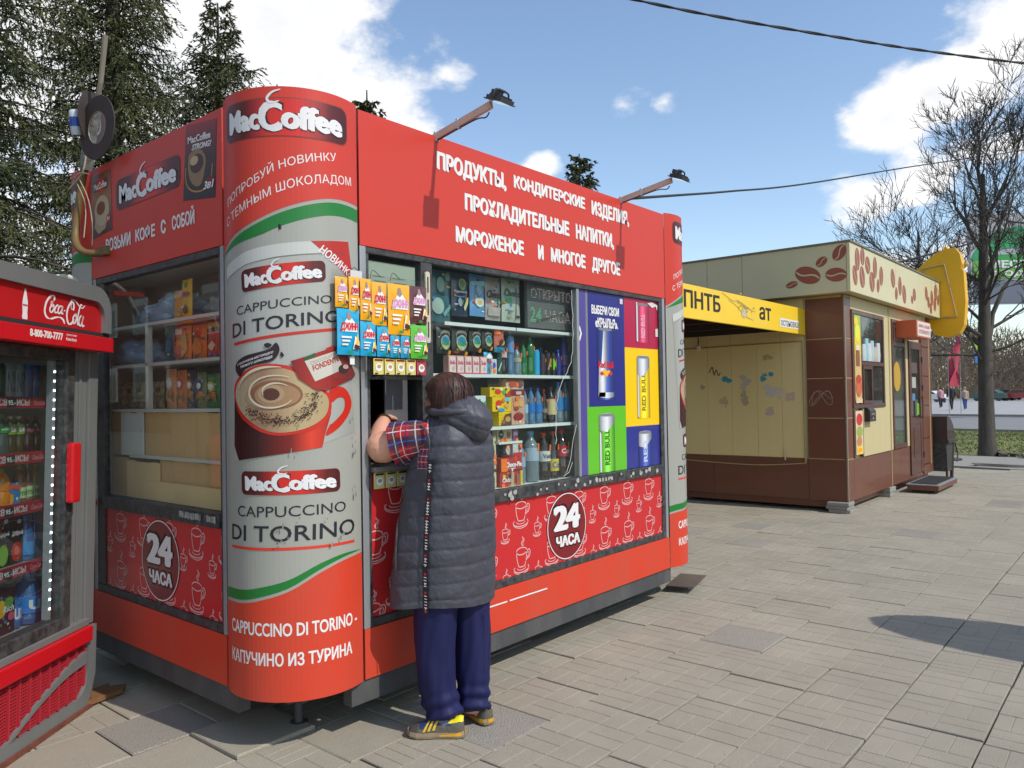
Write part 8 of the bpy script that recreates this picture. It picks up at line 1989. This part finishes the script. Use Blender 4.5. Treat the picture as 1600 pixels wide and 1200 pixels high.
v_r = Vector((.643, -.766, 0)); up3 = Vector((0, 0, 1))
def pt_(r, z, f=0): q = Vector((TX, TY, 0)) + v_r * r + Vector((.766, .643, 0)) * f; return (q.x, q.y, z)
def dr_(r, z, f=0): q = v_r * r + Vector((.766, .643, 0)) * f; return (q.x, q.y, z)
limbs = []
for (r, z, dr, dz, df, L, rad, lev) in [(-.08, 2.5, -1, 1.0, .1, 1.7, .075, 5), (-.05, 2.7, -1, .35, -.3, 1.4, .06, 5), (.08, 2.6, .9, 1.5, .2, 1.8, .085, 5), (.0, 3.2, .15, 1.6, -.1, 2.0, .085, 5), (.02, 4.6, -.5, 1.2, .2, 1.6, .06, 5), (.04, 5.2, .6, 1.1, -.3, 1.6, .06, 5),
                              (-.03, 2.3, -1, -.05, .2, 1.3, .045, 4), (.06, 2.35, 1, .1, -.3, 1.3, .045, 4), (.02, 3.9, -.9, .6, .3, 1.5, .05, 5), (.05, 4.2, .9, .5, .2, 1.4, .05, 5), (.0, 3.0, .2, .5, 1, 1.4, .05, 5), (.0, 3.4, -.2, .5, -1, 1.4, .05, 5),
                              (.05, 6.0, .1, 1.2, .1, 1.4, .05, 5), (.04, 5.6, -.6, .9, -.2, 1.3, .045, 5), (-.02, 2.1, -.8, .45, -.3, 1.2, .04, 4)]:
    limbs.append((pt_(r, z), dr_(dr * .8, dz, df), L * .78, rad * .82, lev + 1))
bare_tree(TX, TY, 21, 'tall leafless linden with a dark trunk on the verge right of the yellow sign', ([pt_(0, -.02), pt_(0, .3), pt_(.0, 1.3), pt_(.0, 2.4), pt_(.02, 3.4), pt_(.03, 4.6), pt_(.05, 5.8), pt_(.06, 6.4)], [.21, .175, .155, .145, .12, .095, .065, .045]), limbs, twig=.0065)
bx, by = 22.6, 2.6
lim = [((bx, by, 2.2 + .55 * k), (math.cos(k * 2.4), math.sin(k * 2.4), .9), 1.2, .03, 3) for k in range(6)]
bare_tree(bx, by, 33, 'slender leafless sapling behind the yellow sign', ([(bx, by, 0), (bx - .1, by + .05, 2), (bx - .1, by - .15, 4), (bx - .3, by - .2, 6)], [.09, .07, .05, .03]), lim, twig=.006)
bx, by = 27.5, -1.2
lim = [((bx, by, 2.0 + .6 * k), (math.cos(k * 2.4), math.sin(k * 2.4), .8), 1.9, .06, 5) for k in range(8)]
bare_tree(bx, by, 35, 'leafless tree at the right edge in front of the billboard', ([(bx, by, 0), (bx, by, 3), (bx, by, 7)], [.14, .10, .04]), lim, twig=.007)
# distant thicket of leafless park trees
nt_ = 110000; rg = np.random.default_rng(9)
tt = rg.uniform(118, 150, nt_); ll = rg.uniform(-45, 130, nt_); top = 9.5 + 3.0 * np.sin(ll * .23) + 1.8 * np.sin(ll * .71 + 1) + .9 * np.sin(ll * 1.9)
zc = rg.random(nt_) ** .9 * top; cxx = BT.x * tt + BL.x * ll; cyy = BT.y * tt + BL.y * ll
ang = rg.normal(0, .7, nt_); ln = rg.uniform(.6, 1.8, nt_); w = rg.uniform(.04, .10, nt_)
dxl = np.sin(ang) * ln; dzl = np.cos(ang) * ln
V = np.stack([np.c_[cxx - BL.x * w, cyy - BL.y * w, zc], np.c_[cxx + BL.x * w, cyy + BL.y * w, zc], np.c_[cxx + BL.x * dxl, cyy + BL.y * dxl, zc + dzl]], 1).reshape(-1, 3)
th = mk('far_thicket', V, np.arange(nt_ * 3).reshape(-1, 3).tolist(), M('far_twigs', (.27, .20, .135), .9, nscale=.12, namt=.8, c2=(.17, .13, .09))); tag(th, kind='stuff')
hl_ = band('far_hedge', 152, 154, 1.5, M('far_brown', (.26, .205, .15), .95, nscale=.3, namt=.7, c2=(.17, .14, .10)), -60, 150, thick=1.6)
for i, (l_, col_) in enumerate([(46, (.30, .06, .05)), (22, (.5, .5, .48))]):
    pass

# =================================================================== STREET THINGS FAR OFF
def at(u, v, D):
    p = campos + (fwd * 1209.5 + rgt2 * (u - 800) + upv2 * (600 - v)) * (D / 1209.5); return p
# billboard on its post
bb_ = thing('billboard', 'large white and green advertising billboard beyond the bare tree', 'billboard', (45.5, 2.6, 0))
bl0 = Vector((43.98, 4.65, 0)); bld = Vector((.643, -.766, 0)); bnf = Vector((-.766, -.643, 0))
def BBM(s, t, off): q = bl0 + bld * s + bnf * off; return (q.x, q.y, t)
def bbox3(s0, s1, z0, z1, d0, d1): 
    b = B(); v = [BBM(s, z, d) for z in (z0, z1) for s, d in ((s0, d0), (s1, d0), (s1, d1), (s0, d1))]; b.add(v, [(0, 1, 2, 3), (4, 5, 6, 7), (0, 1, 5, 4), (1, 2, 6, 5), (2, 3, 7, 6), (3, 0, 4, 7)]); return b
bbox3(0, 6, 5.9, 10.6, -.3, 0).go('panel', M('billboard_white', (.42, .43, .45), .6), bb_)
bbox3(4.0, 4.4, 0, 5.9, -.5, -.1).go('post', SIL, bb_)
pr('green_shape', poly(smoothpoly([(.05, 8.3), (.8, 9.3), (2.4, 9.9), (4.5, 9.6), (6, 9.9), (6, 9.2), (4.0, 8.7), (2.2, 8.8), (1.2, 8.6), (.6, 8.2)], 4)), BBM, .03, flat(40, 150, 90), bb_)
pr('green_band', poly([(.1, 7.2), (6, 7.2), (6, 8.25), (.1, 8.25)]), BBM, .02, flat(110, 170, 70), bb_); pr('green_band', poly([(1.3, 7.75), (6, 7.75), (6, 8.45), (1.0, 8.45)]), BBM, .03, flat(50, 150, 70), bb_)
text('lettering', 'ВМЕСТЕ', (.4, 7.75, 3.4, 8.15), BBM, .04, WHITE, bb_, .05); text('lettering', 'ВЫГОДНО', (.4, 7.28, 3.6, 7.62), BBM, .04, WHITE, bb_, .05)
pr('grey_block', poly([(.1, 5.95), (6, 5.95), (6, 7.1), (.1, 7.1)]), BBM, .02, flat(110, 114, 124), bb_)
# feather flags
for i, (x, y, h, sw, lb) in enumerate([(49.0, 6.75, 3.9, .25, 'leftmost pink red feather flag on the plaza'), (49.3, 6.2, 4.6, -.15, 'tallest pink red feather flag in the middle of the three'), (49.7, 5.3, 3.7, .3, 'rightmost pink red feather flag, nearest the bare tree')]):
    t = thing('feather_flag', lb, 'flag', (x, y, 0), group='feather flags on the plaza')
    B().tube([(x, y, 0), (x, y, h)], .02, 5).go('pole', SIL, t)
    n = 12; v = []; f = []
    for k in range(n + 1):
        q = k / n; z = 1.7 + (h - 1.7) * q; w = (.42 + .14 * math.sin(q * 9 + i)) * (1 - q ** 3) + .03
        for s in (0, .5, 1): p = Vector((x, y, z)) + v_r * (s * w * (1 if sw > 0 else -1) + sw * (1 - q) * .3) + Vector((.766, .643, 0)) * .12 * math.sin(q * 5 + s * 3); v.append(tuple(p))
    for k in range(n):
        for s in (0, 1): q = 3 * k + s; f.append((q, q + 1, q + 4, q + 3))
    mk('flag_cloth', v, f, flat(190, 70, 90, .7), t, smooth=True)
# pedestrians
def walker(x, y, h, top, legs, hair, ph, label, bag=None):
    t = thing('person', label, 'person', (x, y, 0)); F3 = Vector((.766, .643, 0)); S3 = Vector((.643, -.766, 0)); k = h / 1.72
    P3 = lambda s, f, z: tuple(Vector((x, y, 0)) + S3 * s * k + F3 * f * k + Vector((0, 0, z * k)))
    b = B(); 
    for sg in (-1, 1): b.tube([P3(.09 * sg, 0, .92), P3(.095 * sg, .10 * ph * sg, .50), P3(.09 * sg, .16 * ph * sg - .05, .08), P3(.09 * sg, .16 * ph * sg + .12, .04)], [.10, .075, .055, .045], 8)
    b.tube([P3(0, 0, .85), P3(0, 0, 1.1), P3(0, .01, 1.35), P3(0, .01, 1.47)], [.15, .155, .185, .07], 10); b.tube([P3(0, .01, 1.45), P3(0, .02, 1.52), P3(0, .02, 1.62), P3(0, .02, 1.72)], [.055, .07, .095, .05], 10)
    for sg in (-1, 1): b.tube([P3(.19 * sg, 0, 1.40), P3(.24 * sg, -.03 * sg * ph, 1.12), P3(.22 * sg, .10 * -sg * ph, .86), P3(.22 * sg, .13 * -sg * ph, .78)], [.065, .05, .04, .035], 8)
    tmp = b.go('src', SKIN, None); rmm = tmp.modifiers.new('r', 'REMESH'); rmm.mode = 'VOXEL'; rmm.voxel_size = .03
    me = bpy.data.meshes.new_from_object(tmp.evaluated_get(bpy.context.evaluated_depsgraph_get())); bpy.data.objects.remove(tmp); me.transform(Matrix.Translation((-x, -y, 0))); me.materials.clear(); me.materials.append(SKIN)
    o = bpy.data.objects.new('body', me); COL.objects.link(o); o.parent = t
    B().tube([P3(0, 0, .80), P3(0, 0, 1.1), P3(0, .01, 1.36), P3(0, .01, 1.48)], [.175, .175, .20, .085], 12).tube([P3(-.19, 0, 1.41), P3(-.245, .03 * ph, 1.12), P3(-.225, .10 * ph, .90)], [.078, .062, .05], 8).tube([P3(.19, 0, 1.41), P3(.245, -.03 * ph, 1.12), P3(.225, -.10 * ph, .90)], [.078, .062, .05], 8).go('jacket', top, t, smooth=True)
    lg = B()
    for sg in (-1, 1): lg.tube([P3(.09 * sg, 0, .92), P3(.095 * sg, .10 * ph * sg, .50), P3(.09 * sg, .16 * ph * sg - .05, .09)], [.115, .09, .075], 8)
    lg.go('trousers', legs, t, smooth=True); b = B(); ball(b, P3(0, .0, 1.64), .10, .10, .11, 10); b.go('hair', hair, t, smooth=True)
    if bag: B().obox(P3(.32, .0, .62), S3 * .03, F3 * .16, Vector((0, 0, .20))).go('bag', bag, t)
BK_ = flat(30, 30, 36, .7)
walker(72.28, 11.76, 1.75, flat(190, 140, 150, .7), BK_, flat(60, 44, 40, .7), .5, 'distant pedestrian in a pink jacket and black trousers, left of the three', flat(60, 66, 110, .7))
walker(62.86, 9.2, 1.92, BK_, BK_, BK_, 1.0, 'distant pedestrian all in black, middle of the three')
walker(64.86, 8.67, 1.70, flat(170, 150, 130, .7), flat(40, 70, 130, .7), flat(150, 130, 110, .7), .7, 'distant pedestrian in a light top and blue jeans, right of the three')
# parked cars by the park
def car(x, y, rz, colr, label):
    t = thing('parked_car', label, 'car', (x, y, 0), (0, 0, rz), group='cars parked by the park')
    prof = [(-2.1, .35), (-2.1, .75), (-1.95, .95), (-1.35, 1.02), (-.75, 1.42), (.65, 1.45), (1.35, 1.0), (2.0, .88), (2.15, .7), (2.15, .35)]
    B().prism(prof, -.85, .85).go('body', M('car_%d_%d_%d' % colr, srgb(*colr), .3, coat=.8), t, local=True)
    wn_ = B()
    for s_ in (-1, 1): wn_.add([(-1.2, .856 * s_, 1.02), (-.72, .856 * s_, 1.36), (.58, .856 * s_, 1.38), (1.18, .856 * s_, 1.0)], [(0, 1, 2, 3)])
    wn_.go('window', M('car_glass', (.03, .035, .04), .1), t, local=True)
    for cx in (-1.3, 1.35):
        for sy in (-.82, .66):
            n = 16; w = B(); w.loft([[(cx + .32 * math.cos(2 * math.pi * k / n), yy, .32 + .32 * math.sin(2 * math.pi * k / n)) for k in range(n)] for yy in (sy, sy + .18)]); w.go('wheel', BLK, t, local=True)
    for sy in (-.6, .6): B().box(2.10, 2.17, sy - .15, sy + .15, .62, .74, .02).go('headlight', flat(220, 220, 210, .2), t, local=True); B().box(-2.13, -2.08, sy - .15, sy + .15, .7, .85, .02).go('tail_light', flat(150, 20, 20, .2), t, local=True)
    return t
crz = math.atan2(BL.y, BL.x)
def far_on(t_, l_): q = BT * t_ + BL * l_; return q.x, q.y
for (u, D, colr, lb) in [(1452, 100, (214, 214, 210), 'white car parked by the park, left of the pedestrians'), (1548, 100, (60, 92, 84), 'dark green car parked by the park behind the bare tree trunk'), (1596, 98, (150, 40, 44), 'dark red car parked by the park at the right edge'), (1572, 104, (56, 60, 66), 'dark grey car parked between the green and the red car')]:
    p = at(u, 640, D); car(p.x, p.y, crz, colr, lb)
for k, (u, D, c, lb) in enumerate([(1531, 90, (60, 170, 200), 'small blue and green kiosk sign glimpsed beyond the tree fork')]):
    p = at(u, 556, D); t = thing('round_sign', lb, 'sign', (p.x, p.y, 0)); B().lathe([(.05, 0), (.05, p.z - .8)], (p.x, p.y, 0), 8).go('post', SIL, t); B().obox((p.x, p.y, p.z), v_r * .55, Vector((.766, .643, 0)) * .06, up3 * .8).go('panel', flat(50, 110, 190), t); B().obox((p.x - .08, p.y - .07, p.z + .95), v_r * .6, Vector((.766, .643, 0)) * .06, up3 * .45).go('panel', flat(140, 190, 40), t)

# overhead cables
CB = M('cable_black', (.02, .02, .022), .6)
def cable(pts, r, label, twist=0):
    t = thing('overhead_cable', label, 'cable', pts[0]); c = smoothpoly(pts, 14, False); b = B()
    if twist:
        for ph in (0, math.pi): b.tube([(p[0] + .6 * r * math.cos(i * twist + ph), p[1], p[2] + .6 * r * math.sin(i * twist + ph)) for i, p in enumerate(c)], r * .8, 5)
    else: b.tube(c, r, 5)
    b.go('strand', CB, t, fix=False)
cable([tuple(at(930, -14, 9)), tuple(at(1100, 22, 9.3)), tuple(at(1290, 55, 9.8)), tuple(at(1450, 80, 10.4)), tuple(at(1620, 101, 11)), tuple(at(1800, 118, 11.6))], .015, 'twisted black overhead cable crossing the sky at the top right', .9)
cable([tuple(at(972, 311, 5.7)), tuple(at(1060, 305, 7.2)), tuple(at(1140, 299, 8.8)), tuple(at(1260, 287, 11)), tuple(at(1440, 258, 16)), tuple(at(1620, 232, 22)), tuple(at(1800, 205, 27))], .012, 'thin black cable running from the far lamp past the bare tree', 0)
cable([tuple(at(1380, 415, 15)), tuple(at(1450, 398, 17)), tuple(at(1600, 358, 22)), tuple(at(1700, 330, 25))], .02, 'thin black cable passing just above the yellow sign', 0)

# out of view: an umbrella added and shaped for its shadow on the paving, and the facing house seen in the glass
pu = thing('shadow_umbrella', 'unseen umbrella added outside the view to cast the shadow on the paving', 'umbrella', (3.85, -4.15, 0))
n = 16; v = [(3.85, -4.15, 2.3)] + [(3.85 + .40 * math.cos(2 * math.pi * k / n), -4.25 + 1.05 * math.sin(2 * math.pi * k / n), 2.1) for k in range(n)]
mk('canopy', v, [(0, 1 + k, 1 + (k + 1) % n) for k in range(n)], flat(120, 120, 130, .8), pu); B().tube([(3.85, -4.15, 0), (3.85, -4.15, 2.25)], .02, 8).go('pole', SIL, pu); B().lathe([(.25, 0), (.25, .05), (.03, .07)], (3.85, -4.15, 0), 16).go('base', m_conc, pu)
ah = thing('apartment_house', 'long grey house with a pitched dark roof across the square, reflected in the front window', 'building', (38, -31, 0))
B().box(12, 64, -36, -28, 0, 7.2).go('wall', M('render_grey', srgb(96, 98, 92), .9, nscale=.6, namt=.5), ah); B().prism([(-36.5, 7.2), (-27.5, 7.2), (-32, 10.4)], 11.6, 64.4, 'x').go('roof', M('roof_dark', srgb(44, 44, 46), .8), ah)
for j in range(2):
    for i in range(13): B().box(14 + i * 3.8, 15.5 + i * 3.8, -28, -27.94, 1.3 + j * 3.1, 3.0 + j * 3.1).go('window', flat(60, 70, 76, .2), ah)
BRK = M('brick_red', srgb(126, 84, 62), .9, nscale=1.5, namt=.4, c2=srgb(104, 68, 52))
hb = thing('brick_house', 'brown brick house across the street reflected in the side window', 'building', (-17, 39, 0))
B().box(-22, -17, 6, 72, 0, 12.5).go('wall', BRK, hb)
for j in range(3):
    for i in range(17):
        y = 8.5 + i * 3.7; z = 1.6 + j * 3.6
        w_ = B().box(-16.998, -16.94, y, y + 1.6, z, z + 1.9); wo_ = w_.go('window', flat(214, 214, 208), hb)
        B().box(-16.935, -16.92, y + .1, y + .7, z + .1, z + 1.5).box(-16.935, -16.92, y + .8, y + 1.4, z + .1, z + 1.5).go('pane', M('far_glass', (.05, .07, .08), .05), wo_)
